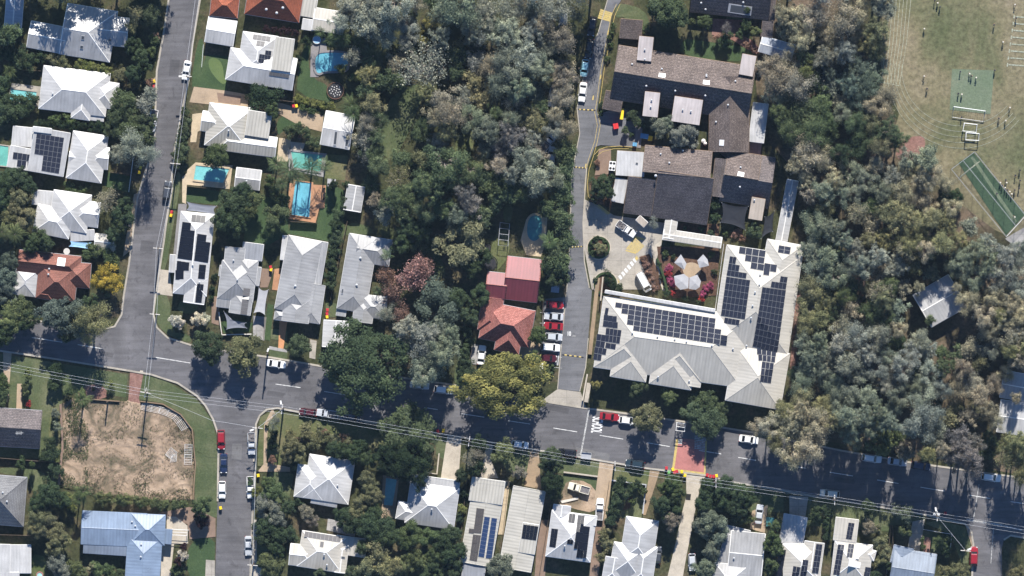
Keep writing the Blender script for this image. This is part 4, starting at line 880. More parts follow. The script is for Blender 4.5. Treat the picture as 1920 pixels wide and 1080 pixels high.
h = house('house', 'grey zinc cottage with a diamond-shaped north hip and a row of seven panels', 'house', 'the zinc cottage with seven panels', 'old_zinc_roof', 'wall_white', [
    ('y', 'hh', cL(498,318, 742,345, 692,605, 462,570)), ('y', 'gg', cL(525,225, 645,240, 640,410, 495,400)), ('y', 'hh', cL(618,305, 737,325, 722,480, 600,470)), ('y', 'hg', cL(555,520, 705,540, 686,692, 550,668)), ('s', '', cL(640,195, 776,210, 762,325, 622,305), {'e': 2.9, 'e1': 3.1, 'm': 'grey_roof'}),
    ('s', '', cL(462,568, 556,578, 550,642, 455,630), {'e': 3.1, 'e1': 2.7}), ('s', '', cL(718,360, 757,365, 745,492, 708,486), {'e': 2.9, 'e1': 2.9}), ('s', '', cL(478,350, 500,352, 490,425, 474,422), {'e': 2.9, 'e1': 2.9})], cap='old_zinc_roof')
solar(h, cL(640,504, 686,509, 662,686, 618,680), 1, 7, 'grey'); vents(h, [cL.p(573,318), cL.p(600,448)])
h = house('house', 'large ribbed zinc house with a brick garden path to the road', 'house', 'the zinc house with the brick path', 'old_zinc_roof', 'wall_white', [
    ('y', 'hh', cL(945,150, 1168,188, 1085,690, 845,640)), ('y', 'gh', cL(1060,470, 1192,490, 1150,747, 1020,728), {'e': 3.0, 'p': 0.34}), ('y', 'hg', cL(915,560, 1095,580, 1078,747, 900,722)), ('s', '', cL(1120,182, 1208,198, 1162,482, 1085,470), {'e': 3.35, 'e1': 3.3}), ('s', '', cL(905,150, 950,153, 918,318, 885,312), {'e': 2.9, 'e1': 2.9, 'm': 'white_roof'}),
    ('x', 'hh', cL(850,655, 945,665, 950,735, 846,715), {'e': 2.9})], 3.4, cap='old_zinc_roof')
vents(h, [cL.p(990,490)], 'whirly')
h = house('house', 'long zinc house with a brown side deck beside the pink-flowering tree', 'house', 'the zinc house beside the pink tree', 'old_zinc_roof', 'wall_white', [
    ('y', 'hh', cM(170,55, 345,82, 268,525, 105,495)), ('x', 'gh', cM(225,62, 428,97, 405,248, 215,222)), ('x', 'hh', cM(245,415, 398,425, 385,560, 225,540)), ('y', 'hg', cM(210,440, 330,455, 300,584, 190,570)), ('s', '', cM(102,478, 160,484, 150,545, 98,535), {'e': 2.9, 'e1': 2.7})], 3.4, cap='old_zinc_roof')
vents(h, [cM.p(240,200), cM.p(218,358)], 'whirly'); sky(h, cM(132,378, 142,380, 138,412, 128,410))
house('carport', 'white low-gabled carport beside the zinc house and the dark fig tree', 'carport', 'the white carport under the dark fig', 'white_roof', 'wall_white', [('y', 'gg', cM(35,560, 178,577, 152,722, 3,722))], 2.7, 0.10, open_=True)
h = house('house', 'red house of pink tiles and dark red ribbed metal', 'house', 'the red house', 'pinkred_tile', 'wall_cream', [
    ('x', 'hh', cM(985,455, 1262,510, 1228,727, 918,668), {'p': 0.52}), ('y', 'gh', cM(958,430, 1082,442, 1050,640, 918,615), {'p': 0.52}), ('y', 'gh', cM(1050,590, 1195,622, 1166,764, 1020,740), {'p': 0.52}),
    ('x', 'gg', cM(1102,188, 1302,210, 1272,462, 1075,440), {'m': 'red_metal_roof', 'n': 'rear_roof', 'p': 0.5, 'e': 3.3}), ('x', 'gg', cM(992,278, 1105,292, 1085,440, 962,428), {'m': 'red_metal_roof', 'n': 'rear_roof', 'p': 0.5, 'e': 3.6})], 3.3, cap='pinkred_tile', trim='trim_grey')
# aged care buildings of weathered tiles
h = house('aged_care_building', 'long brown-tiled building with flat box roofs around a treed courtyard', 'building', 'the long brown-tiled building', 'brown_tile', 'wall_brick', [
    ('x', 'gg', cD(420,305, 1350,455, 1295,818, 385,672)), ('y', 'gg', cD(1070,500, 1332,545, 1292,1010, 1012,1045), {'e': 3.4}), ('s', '', cD(445,130, 597,140, 578,272, 435,260), {'e': 3.4, 'e1': 3.2}), ('s', '', cD(340,605, 462,640, 447,757, 325,742), {'e': 3.3, 'e1': 3.1}),
    ('s', '', cD(575,250, 668,258, 645,420, 545,408), {'e': 5.6, 'e1': 5.5, 'm': 'pinkgrey_roof', 'n': 'box_roof'}), ('s', '', cD(610,622, 708,632, 690,797, 588,785), {'e': 5.8, 'e1': 5.7, 'm': 'pinkgrey_roof', 'n': 'box_roof'}),
    ('s', '', cD(805,652, 997,682, 970,848, 785,822), {'e': 5.9, 'e1': 5.8, 'm': 'pinkgrey_roof', 'n': 'box_roof'}), ('s', '', cD(1260,370, 1358,382, 1330,525, 1240,502), {'e': 5.4, 'e1': 5.4, 'm': 'pinkgrey_roof', 'n': 'box_roof'})], 3.3, 0.48, trim='wall_timber')
for a in ((700,498, 745,505, 742,532, 698,525), (998,545, 1042,552, 1040,580, 996,573), (1110,945, 1140,948, 1138,988, 1108,985)): sky(h, cD(*a), 'white_skylight')
vents(h, [cD.p(*q) for q in ((520,438), (720,470), (1020,520), (1215,552), (615,585), (810,618), (1012,650), (1165,712), (1085,825), (605,340), (605,405), (650,680), (645,725), (860,745), (915,755), (1020,510))])
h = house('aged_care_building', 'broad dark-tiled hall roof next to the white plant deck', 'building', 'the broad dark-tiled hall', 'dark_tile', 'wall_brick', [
    ('s', '', cI(692,290, 1050,340, 1045,660, 655,600), {'e': 6.55, 'e1': 3.2}), ('s', '', cI(498,332, 705,352, 668,606, 460,570), {'e': 5.2, 'e1': 3.2}), ('s', '', cI(600,106, 1070,172, 1035,330, 600,310), {'e': 4.3, 'e1': 6.55, 'm': 'brown_tile'}),  # one tiled roof: sunlit north slope painted browner, shaded south slopes darker
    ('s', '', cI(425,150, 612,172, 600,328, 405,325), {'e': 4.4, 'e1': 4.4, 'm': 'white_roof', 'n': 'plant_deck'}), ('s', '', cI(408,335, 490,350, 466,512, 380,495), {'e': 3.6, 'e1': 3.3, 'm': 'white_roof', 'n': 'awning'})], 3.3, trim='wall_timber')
vents(h, [cI.p(712,178), cI.p(770,238), cI.p(862,155)]); vents(h, [cI.p(678,325)], 'whirly'); sky(h, cI(545,234, 562,236, 560,250, 543,248))
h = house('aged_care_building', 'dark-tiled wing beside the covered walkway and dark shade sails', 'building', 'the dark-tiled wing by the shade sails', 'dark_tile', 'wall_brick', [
    ('x', 'gg', cI(1165,152, 1482,200, 1440,546, 1110,492)), ('y', 'gg', cI(1072,208, 1158,216, 1142,472, 1058,460), {'e': 3.8}), ('s', '', cI(1168,150, 1400,188, 1362,352, 1146,318), {'e': 3.5, 'e1': 6.3, 'm': 'brown_tile'}), ('s', '', cI(1325,468, 1418,482, 1392,628, 1305,612), {'e': 5.4, 'e1': 5.3, 'm': 'tan_roof', 'n': 'box_roof'})], 3.2, 0.46, trim='wall_timber')  # brown tile overlay paints the sunlit side onto the dark roof's north slope
sky(h, cI(1232,298, 1275,305, 1270,333, 1228,326), 'white_skylight'); vents(h, [cI.p(1250,268), cI.p(1245,400), cI.p(1342,488)])
h = house('aged_care_building', 'dark-tiled building with a pergola opening beyond the garden lawn', 'building', 'the dark-tiled building with the pergola', 'dark_tile', 'wall_brick', [('x', 'gg', cD(965,-190, 1470,-120, 1435,130, 885,92)), ('s', '', cE(-10,-20, 200,-10, 180,142, 105,132), {'e': 3.2, 'e1': 3.0}), ('s', '', cE(105,136, 182,146, 166,256, 92,250), {'e': 3.1, 'e1': 2.9})], 3.3, trim='wall_timber')
vents(h, [cD.p(1015,68), cD.p(1268,22), cD.p(985,25)]); sky(h, cD(1172,30, 1330,50, 1320,108, 1162,88))  # this dark panel stands in for the pergola opening, not a real skylight
house('walkway_roof', 'pale covered walkway bending round the courtyard garden', 'walkway', 'the pale bent walkway roof', 'offwhite_roof', 'wall_white', [('x', 'gg', cI(735,680, 1128,740, 1116,812, 728,755), {'p': 0.12}), ('y', 'gg', cI(745,612, 825,626, 812,752, 730,740), {'p': 0.12})], 3.0, 0.12, open_=True)
house('walkway_roof', 'long grey covered walkway running to the off-white solar building', 'walkway', 'the long grey covered walkway', 'zinc_roof', 'wall_grey', [('y', 'gg', cJ(208,322, 268,334, 205,650, 148,640))], 2.9, 0.1, open_=True)
house('storage_block', 'flat white-roofed block under the gum trees beside the brown-tiled building', 'building', None, 'white_roof', 'wall_white', [('s', '', cE(45,695, 150,705, 105,970, 5,955), {'e': 3.3, 'e1': 3.2})])
house('covered_area', 'grey metal roof half hidden under gums beside the garden', 'shelter', None, 'shade_roof', 'wall_grey', [('x', 'gg', cE(92,245, 320,300, 300,420, 88,350))], 2.8, 0.25, open_=True)
h = house('porte_cochere', 'small tan flat canopy in front of the dark-tiled hall', 'canopy', None, 'tan_roof', 'wall_cream', [('f', '', cI(575,590, 628,640, 600,672, 545,625), {'e': 3.2})], open_=True)
h = house('solar_building', 'large off-white L-shaped building covered with solar panels', 'building', 'the off-white L-shaped solar building', 'offwhite_roof', 'wall_cream', [
    ('y', 'hh', cN(915,128, 1370,195, 1305,805, 835,735)), ('x', 'hh', cN(180,440, 1060,572, 1020,1000, 95,880)), ('y', 'hh', cN(1165,95, 1385,130, 1340,420, 1120,375)), ('y', 'hh', cN(975,740, 1312,792, 1240,1140, 905,1075)), ('y', 'gh', cN(150,610, 470,655, 430,918, 112,872)), ('y', 'gh', cN(247,675, 464,713, 425,968, 208,935)),
    ('y', 'gh', cN(497,648, 805,695, 765,968, 457,918)), ('y', 'gg', cN(690,760, 792,775, 757,1002, 655,985), {'e': 6.0}), ('y', 'gh', cN(492,677, 747,718, 702,1018, 447,977))], 6.2, 0.36, cap='offwhite_roof')
solar_grid(h, cN, (240, 480), (40.8, 6.65), (-3.5, 30.6), [(0, 15), (1, 15), (2, 16), (2, 17), (3, 17)])
solar(h, cN(180,512, 200,515, 192,560, 172,556), 1, 1, 'cell'); solar(h, cN(170,555, 243,566, 255,640, 162,628), 3, 2, 'cell'); solar(h, cN(182,636, 278,650, 265,733, 178,720), 4, 2, 'cell'); solar(h, cN(128,672, 262,735, 240,768, 115,750), 4, 2, 'cell') if False else solar(h, cN(128,672, 182,680, 172,762, 118,752), 2, 2, 'cell')
solar(h, cN(182,726, 245,735, 238,768, 176,758), 2, 1, 'cell'); solar(h, cN(115,752, 188,764, 180,802, 108,790), 3, 1, 'cell'); solar(h, cN(108,792, 157,800, 152,838, 104,830), 2, 1, 'cell')
solar(h, cN(940,198, 982,205, 972,248, 932,242), 2, 1, 'cell'); solar(h, cN(932,243, 1000,254, 992,292, 925,282), 3, 1, 'cell'); solar(h, cN(925,284, 1042,302, 1036,335, 918,317), 5, 1, 'cell'); solar(h, cN(918,322, 1062,345, 1030,585, 884,562), 6, 6, 'cell'); solar(h, cN(908,572, 1000,588, 992,622, 902,607), 4, 1, 'cell')
solar(h, cN(998,140, 1160,165, 1152,205, 992,182), 4, 1, 'cell'); solar(h, cN(1034,190, 1152,208, 1146,246, 1028,228), 3, 1, 'cell'); solar(h, cN(1068,236, 1150,250, 1142,288, 1062,274), 2, 1, 'cell'); solar(h, cN(1150,240, 1226,252, 1220,298, 1142,286), 2, 1, 'cell'); solar(h, cN(1145,282, 1182,288, 1176,318, 1140,312), 1, 1, 'cell')
solar(h, cN(1238,132, 1312,144, 1304,188, 1230,176), 2, 2, 'cell')
solar(h, cN(1248,320, 1292,326, 1284,362, 1240,356), 2, 1, 'cell'); solar(h, cN(1192,352, 1286,364, 1278,402, 1184,388), 4, 1, 'cell'); solar(h, cN(1134,386, 1280,406, 1228,790, 1078,748), 6, 10, 'cell'); solar(h, cN(1100,758, 1226,778, 1214,850, 1116,836), 4, 2, 'cell'); solar(h, cN(1134,842, 1208,852, 1188,975, 1120,965), 3, 3, 'cell')
vents(h, [cN.p(*q) for q in ((342,667), (495,690), (600,706), (672,720), (826,744), (957,764), (1040,745), (1066,575), (1075,500), (1090,418), (1116,372), (1122,312), (500,935) , (690,960))])
h2 = house('roof_plant', 'pale parapet strip along the courtyard edge of the off-white solar building', 'parapet', None, 'white_roof', 'wall_white', [('s', '', cN(178,404, 850,522, 846,540, 175,424), {'e': 6.9, 'e1': 6.9})])
# south side of the main road, west block
house('house', 'dark brown-grey tiled house with a television antenna', 'house', 'the dark tiled house with an antenna', 'dark_tile', 'wall_brick', [('x', 'gg', cP(-70,405, 265,420, 247,660, -60,635))], 3.2, 0.42, trim='trim_grey')
h = house('house', 'mid-grey tiled hip house with a narrow brick side path', 'house', 'the mid-grey tiled hip house', 'grey_tile', 'wall_brick', [('y', 'hh', cQ(-140,388, 188,408, 166,748, -150,715))], 3.2, trim='trim_grey'); vents(h, [cQ.p(30,512), cQ.p(58,572)])
house('house', 'flat white-roofed house in two slabs by a pink wading pool', 'house', 'the flat white-roofed house', 'white_roof', 'wall_white', [('s', '', cQ(-60,860, 78,864, 72,1060, -60,1056), {'e': 3.3, 'e1': 3.1}), ('s', '', cQ(78,864, 218,868, 212,1056, 72,1060), {'e': 3.2, 'e1': 3.0}), ('s', '', cQ(-60,1050, 138,1052, 132,1120, -60,1120), {'e': 3.1, 'e1': 3.0})])
h = house('house', 'blue metal-roofed house with palm shadows on its roof', 'house', 'the blue-roofed house', 'blue_roof', 'wall_cream', [
    ('x', 'gg', cQ(568,636, 1000,656, 985,882, 548,862), {'p': 0.22}), ('x', 'hh', cQ(890,655, 1126,664, 1110,872, 880,860)), ('y', 'hg', cQ(868,800, 1100,820, 1080,1130, 848,1120), {'p': 0.36}), ('x', 'hh', cQ(930,960, 1078,975, 1068,1110, 925,1100)), ('s', '', cQ(570,862, 866,880, 852,942, 566,922), {'e': 3.15, 'e1': 2.7, 'm': 'bluegrey_roof'}), ('s', '', cQ(1100,758, 1166,764, 1160,864, 1092,858), {'e': 2.9, 'e1': 2.7})], 3.3, trim='blue_roof', cap='blue_roof')
vents(h, [cQ.p(897,710), cQ.p(920,738), cQ.p(960,862), cQ.p(958,945)])
h = house('house', 'bright white house among dense garden trees near the street corner', 'house', 'the bright white house among dense trees', 'white_roof', 'wall_white', [
    ('y', 'hh', cS(492,252, 806,300, 776,598, 480,550), {'p': 0.36}), ('x', 'hh', cS(430,320, 620,350, 600,565, 403,543), {'p': 0.36}), ('s', '', cS(520,560, 692,592, 690,616, 515,585), {'e': 2.9, 'e1': 2.6})]); vents(h, [cS.p(698,464)])
h = house('house', 'white-grey house with a row of nine solar panels', 'house', 'the white-grey house with nine panels', 'offwhite_roof', 'wall_white', [
    ('x', 'hh', cS(458,770, 762,815, 722,1058, 425,1008)), ('x', 'gh', cS(385,857, 560,875, 540,1020, 365,1000)), ('s', '', cS(690,800, 895,828, 880,952, 680,925), {'e': 3.3, 'e1': 3.1}), ('y', 'hg', cS(690,860, 770,870, 752,1058, 680,1050))], 3.2, 0.36, cap='trim_white', trim='trim_white')
solar(h, cS(478,775, 722,812, 716,850, 472,812), 9, 1, 'grey'); solar(h, cS(582,843, 606,846, 602,882, 578,879), 1, 1, 'grey'); vents(h, [cS.p(608,930), cS.p(626,1000)]); sky(h, cS(722,942, 748,945, 746,958, 720,955))
h = house('house', 'pale zinc pyramid-roofed house with a front verandah by the wide driveway', 'house', 'the zinc pyramid house with a verandah', 'zinc_roof', 'wall_white', [
    ('y', 'hh', cU(-35,440, 293,485, 256,766, -75,715)), ('s', '', cU(-42,385, 296,440, 290,492, -40,452), {'e': 3.0, 'e1': 3.3}), ('x', 'hg', cS(1112,570, 1260,600, 1240,715, 1082,690), {'e': 3.0})], 3.3); vents(h, [cS.p(1190,592), cS.p(1332,625)])
# south side of the main road, east block
h = house('house', 'long cream ribbed roof with blue solar columns and dark pool-heating strips', 'house', 'the cream house with blue solar columns', 'cream_roof', 'wall_cream', [('y', 'gg', cU(358,565, 580,600, 506,1018, 308,978), {'p': 0.06}), ('s', '', cU(382,408, 600,440, 582,598, 356,566), {'e': 3.6, 'e1': 3.5}), ('s', '', cU(328,985, 472,1008, 455,1120, 300,1100), {'e': 2.9, 'e1': 2.9, 'm': 'grey_roof'})], 3.2, cap='cream_roof')
solar(h, cU(410,618, 462,624, 440,790, 388,785), 3, 3, 'brown'); solar(h, cU(360,755, 395,760, 390,790, 355,786), 2, 1, 'brown'); solar(h, cU(386,796, 440,802, 412,978, 362,968), 3, 3, 'brown'); solar(h, cU(462,675, 500,680, 460,952, 420,944), 1, 10, 'blue'); solar(h, cU(510,684, 548,688, 512,962, 470,955), 1, 10, 'blue')
h = house('house', 'long cream ribbed roof with one black panel block', 'house', 'the cream house with one black panel block', 'cream_roof', 'wall_cream', [('y', 'gg', cU(650,470, 858,502, 790,1058, 568,1012), {'p': 0.06}), ('s', '', cU(722,715, 830,732, 800,932, 692,915), {'e': 3.75, 'e1': 3.55})], 3.2, cap='cream_roof')
solar(h, cU(725,728, 826,742, 810,836, 712,822), 4, 2, 'black')
h = house('house', 'white hip house with black solar panels beside the dirt front yard', 'house', 'the white house with the dirt front yard', 'white_roof', 'wall_white', [('y', 'hh', cU(915,632, 1220,672, 1172,986, 876,942)), ('y', 'gh', cU(928,592, 1042,608, 1030,740, 912,725)), ('s', '', cU(1130,660, 1222,672, 1212,740, 1120,725), {'e': 3.3, 'e1': 3.5})], 3.2)
for q, a, b, sk in ((cU(1034,655, 1078,660, 1068,720, 1026,714), 2, 1, ()), (cU(1092,665, 1138,670, 1104,955, 1058,945), 2, 5, ((4, 0),)), (cU(1130,738, 1172,744, 1146,958, 1104,952), 2, 4, ()), (cU(915,755, 960,760, 942,884, 900,878), 2, 2, ()), (cU(1022,826, 1062,832, 1056,862, 1018,856), 2, 1, ())): solar(h, q, a, b, 'black', sk)
vents(h, [cU.p(1003,872)])
h = house('house', 'pale blue-white metal house with many crossing hips beside the long driveway', 'house', 'the pale house with many crossing hips', 'zinc_roof', 'wall_white', [
    ('y', 'hh', cW(192,672, 400,705, 378,1010, 150,975), {'p': 0.38}), ('y', 'hh', cW(110,845, 330,880, 300,1110, 75,1070), {'p': 0.42}), ('y', 'gh', cW(52,942, 180,965, 150,1130, 30,1110)), ('y', 'hh', cW(230,860, 396,880, 372,1160, 205,1130))], 3.3)
h = house('house', 'weathered zinc house behind the parked silver car and street tree', 'house', 'the weathered zinc house', 'old_zinc_roof', 'wall_white', [('x', 'gg', cW(925,775, 1142,790, 1090,1090, 850,1060), {'p': 0.10}), ('s', '', cW(868,738, 1032,765, 1012,850, 860,800), {'e': 3.2, 'e1': 3.1}), ('y', 'hh', cW(790,985, 1010,1010, 990,1170, 770,1140), {'e': 3.3}), ('s', '', cW(865,790, 945,815, 860,1040, 790,1020), {'e': 3.2, 'e1': 3.1})], 3.3)
vents(h, [cW.p(918,955)])
h = house('house', 'white-grey house with dark solar panels and a dappled white carport', 'house', 'the house with the dappled white carport', 'offwhite_roof', 'wall_white', [('y', 'hh', cW(1300,862, 1510,850, 1490,1130, 1200,1130)), ('s', '', cW(1240,655, 1408,680, 1388,882, 1240,850), {'e': 2.9, 'e1': 2.8, 'm': 'white_roof', 'n': 'carport_roof', 'open': True}), ('y', 'gh', cX(95,855, 217,870, 188,1100, 60,1080))], 3.2)
solar(h, cX(165,872, 205,877, 178,1062, 136,1056), 2, 5, 'cell'); solar(h, cX(80,970, 115,975, 100,1085, 62,1080), 2, 3, 'cell'); solar(h, cX(22,1012, 66,1018, 50,1090, 8,1085), 2, 2, 'cell'); solar(h, cW(1220,895, 1272,900, 1240,1080, 1200,1075), 2, 5, 'black')
h = house('house', 'pale hip house with four tall solar columns and a flat front roof', 'house', 'the pale house with tall solar columns', 'offwhite_roof', 'wall_white', [('y', 'hh', cX(298,856, 520,880, 500,1130, 242,1100)), ('s', '', cX(290,703, 436,722, 416,866, 275,850), {'e': 3.5, 'e1': 3.4}), ('x', 'hh', cX(400,865, 556,935, 520,965, 395,960), {'p': 0.3})], 3.3)
solar(h, cX(370,738, 409,743, 389,846, 353,841), 2, 4, 'cell'); solar(h, cX(305,875, 344,880, 312,1072, 273,1066), 2, 6, 'cell'); solar(h, cX(370,872, 407,877, 391,961, 356,956), 2, 3, 'cell'); solar(h, cX(476,1018, 510,1023, 500,1085, 462,1082), 2, 2, 'cell'); sky(h, cX(372,975, 445,985, 438,1025, 362,1012), 'white_skylight'); sky(h, cX(412,935, 436,938, 432,970, 408,968))
house('house', 'blue-grey metal house with concrete driveway beside a clipped round tree', 'house', 'the blue-grey metal house', 'bluegrey_roof', 'wall_grey', [('x', 'gg', cX(655,895, 912,938, 905,1180, 630,1140), {'p': 0.3}), ('y', 'gh', cX(650,878, 775,905, 765,1020, 640,990), {'p': 0.25})], 3.3, trim='trim_grey', cap='bluegrey_roof')
# school buildings under the gum trees
house('school_building', 'blue-grey tin school roof lying diagonally under the gum trees', 'building', 'the diagonal tin school roof', 'zinc_roof', 'wall_grey', [('x', 'gg', cO(810,160, 1005,45, 1118,225, 915,340))], 3.4, 0.2)
house('school_building', 'upper of two tin school roofs shaded by gum leaves, beside the street trees', 'building', 'the shaded tin school roofs', 'zinc_roof', 'wall_grey', [('x', 'gg', cO(1322,585, 1500,610, 1480,770, 1298,730))], 3.3, 0.15)
house('school_building', 'longer tin school roof next to a smaller one under the gums', 'building', None, 'zinc_roof', 'wall_grey', [('x', 'gg', cO(1335,752, 1520,775, 1490,960, 1250,922))], 3.3, 0.12)
# ---------------------------------------------------------------- trees
rng = np.random.default_rng(11)
def leaf_mesh(name, cen, nor, size, var):
    """leaf-sized diamond faces: centres, normals, sizes (length, width) and colour variation"""
    n = len(cen); nor = nor / (np.linalg.norm(nor, axis=1, keepdims=True) + 1e-9)
    t = rng.normal(size=(n, 3)); t -= nor * np.sum(t * nor, axis=1, keepdims=True); t /= (np.linalg.norm(t, axis=1, keepdims=True) + 1e-9)
    b = np.cross(nor, t); L = size[:, :1]; Wd = size[:, 1:]
    fold = nor * (Wd * 0.25)
    v = np.stack([cen + t * L, cen + b * Wd - fold, cen - t * L * 0.8, cen - b * Wd - fold], axis=1).reshape(-1, 3)
    me = bpy.data.meshes.new(name); me.vertices.add(n * 4); me.vertices.foreach_set('co', v.astype(np.float32).ravel())
    me.loops.add(n * 4); me.loops.foreach_set('vertex_index', np.arange(n * 4, dtype=np.int32))
    me.polygons.add(n); me.polygons.foreach_set('loop_start', np.arange(0, n * 4, 4, dtype=np.int32)); me.polygons.foreach_set('loop_total', np.full(n, 4, dtype=np.int32))
    at = me.attributes.new('leafvar', 'FLOAT', 'FACE'); at.data.foreach_set('value', np.clip(var, 0, 1).astype(np.float32))
    me.materials.append(M['leaves']); me.update(calc_edges=True); return me
def unit_dirs(n, up=0.0):
    d = rng.normal(size=(n, 3)); d[:, 2] = d[:, 2] + up; return d / np.linalg.norm(d, axis=1, keepdims=True)
def crown(R_, zc, hz, n_clump, cr, per, leaf, spread=0.35, hollow=0.45, up=0.35, contrast=0.5, squash=0.75, soft=0.0):
    """clumps of leaves spread through an uneven crown volume; returns mesh and clump centres"""
    d = unit_dirs(n_clump, 0.25); rad = hollow + (1 - hollow) * rng.random(n_clump) ** 0.6
    lob = 1 + 0.18 * np.sin(np.arctan2(d[:, 1], d[:, 0]) * 3 + rng.random() * 6) + 0.12 * np.sin(np.arctan2(d[:, 1], d[:, 0]) * 5 + rng.random() * 6)
    c = d * rad[:, None] * np.array([R_, R_, hz]) * 0.86 * lob[:, None]; c[:, 2] += zc
    rr = cr * (0.65 + 0.7 * rng.random(n_clump)); cv = rng.random(n_clump)
    idx = rng.integers(0, n_clump, per * n_clump); n = len(idx)
    e = unit_dirs(n, up); k = 1 - 0.45 * rng.random(n) ** 1.5 if not soft else np.abs(rng.normal(0.82, soft, n))
    p = c[idx] + e * (rr[idx] * k)[:, None] * np.array([1, 1, squash])
    nor = e * 0.8 + rng.normal(size=(n, 3)) * spread + np.array([0, 0, 0.6])
    sz = np.stack([leaf * (0.7 + 0.7 * rng.random(n)), leaf * (0.35 + 0.3 * rng.random(n))], axis=1)
    var = 0.5 + (cv[idx] - 0.5) * contrast + rng.normal(size=n) * 0.17
    return leaf_mesh('crown', p, nor, sz, var), c, rr
def trunk_mesh(h0, tr, targets, bark, n_limb=9, lean=0.4, name='trunk'):
    m = MB(); top = Vector((random.uniform(-lean, lean), random.uniform(-lean, lean), h0))
    m.tube([(0, 0, 0), (top.x * 0.3, top.y * 0.3, h0 * 0.5), top], [tr * 1.3, tr, tr * 0.75], 8)
    T = list(targets); random.shuffle(T)
    for q in T[:n_limb]:
        q = Vector(q); a = Vector((top.x * 0.7, top.y * 0.7, h0 * random.uniform(0.6, 0.98))); mid = a.lerp(q, 0.5) + Vector((random.uniform(-.3, .3), random.uniform(-.3, .3), random.uniform(0, .6)))
        m.tube([a, mid, q], [tr * 0.55, tr * 0.36, tr * 0.12], 5, cap=False)
    return m.mesh(name, bark, smooth=True, weld=True)
PROTO = {}
def add_proto(kind, R_, height, crown_me, trunk_me): PROTO.setdefault(kind, []).append((R_, height, crown_me, trunk_me))
for k, (nc, cr_, pr, lf, hl) in enumerate(((62, .90, 120, .18, .3), (40, 1.25, 180, .18, .35), (100, .65, 85, .17, .2), (34, 1.0, 170, .20, .5), (80, .8, 100, .16, .25), (50, .95, 120, .21, .15), (120, .55, 75, .16, .35), (26, 1.5, 240, .18, .3))):   # open grey-green gums
    R_ = 4.6; me, c, rr = crown(R_, 9.5, 3.0 + 0.25 * k, nc, cr_, pr, lf, hollow=hl, contrast=0.6, spread=0.6, soft=0.34)
    add_proto('gum', R_, 13.0, me, trunk_mesh(7.0, 0.26, c, 'pale_bark', 30))
for k in range(3):                           # smaller bushland trees
    R_ = 3.0; me, c, rr = crown(R_, 6.0, 2.3, 34, 0.80, 80, 0.23, hollow=0.25, contrast=0.5, spread=0.65, soft=0.3)
    add_proto('wattle', R_, 8.0, me, trunk_mesh(4.2, 0.16, c, 'bark', 10))
for k in range(3):                           # dense broad-leaved shade trees
    R_ = 4.2; me, c, rr = crown(R_, 5.6, 3.0, 54, 1.0, 110, 0.23, hollow=0.45, contrast=0.32, spread=0.45, up=0.6)
    add_proto('dense', R_, 8.6, me, trunk_mesh(3.2, 0.28, c, 'bark', 12))
for k in range(2):                           # very large spreading figs
    R_ = 9.0; me, c, rr = crown(R_, 7.0, 4.2, 150, 1.35, 110, 0.27, hollow=0.35, contrast=0.34, spread=0.45, up=0.7)
    add_proto('fig', R_, 11.2, me, trunk_mesh(3.6, 0.6, c, 'bark', 26))
for k in range(2):                           # flowering tree in distinct clumps
    R_ = 5.4; me, c, rr = crown(R_, 6.2, 3.0, 56, 1.25, 110, 0.24, hollow=0.45, contrast=0.9, spread=0.4, up=0.8, squash=0.6)
    add_proto('clumpy', R_, 9.2, me, trunk_mesh(3.6, 0.32, c, 'bark', 14))
R_ = 9.0; me, c, rr = crown(R_, 6.6, 3.4, 120, 1.45, 150, 0.25, hollow=0.35, contrast=1.0, spread=0.35, up=0.8, squash=0.6)
add_proto('poinciana', R_, 10.0, me, trunk_mesh(3.6, 0.5, c, 'bark', 26))
for k in range(3):                           # garden trees and large shrubs
    R_ = 2.2; me, c, rr = crown(R_, 2.6, 1.7, 26, 0.72, 85, 0.19, hollow=0.3, contrast=0.45, spread=0.5, up=0.5)
    add_proto('shrub', R_, 4.2, me, trunk_mesh(1.4, 0.10, c, 'bark', 8, 0.15))
for k in range(2):                           # low garden plants
    R_ = 1.2; me, c, rr = crown(R_, 0.85, 0.75, 15, 0.48, 60, 0.15, hollow=0.2, contrast=0.45, spread=0.5, up=0.5)
    add_proto('plant', R_, 1.6, me, trunk_mesh(0.5, 0.05, c, 'bark', 5, 0.05))
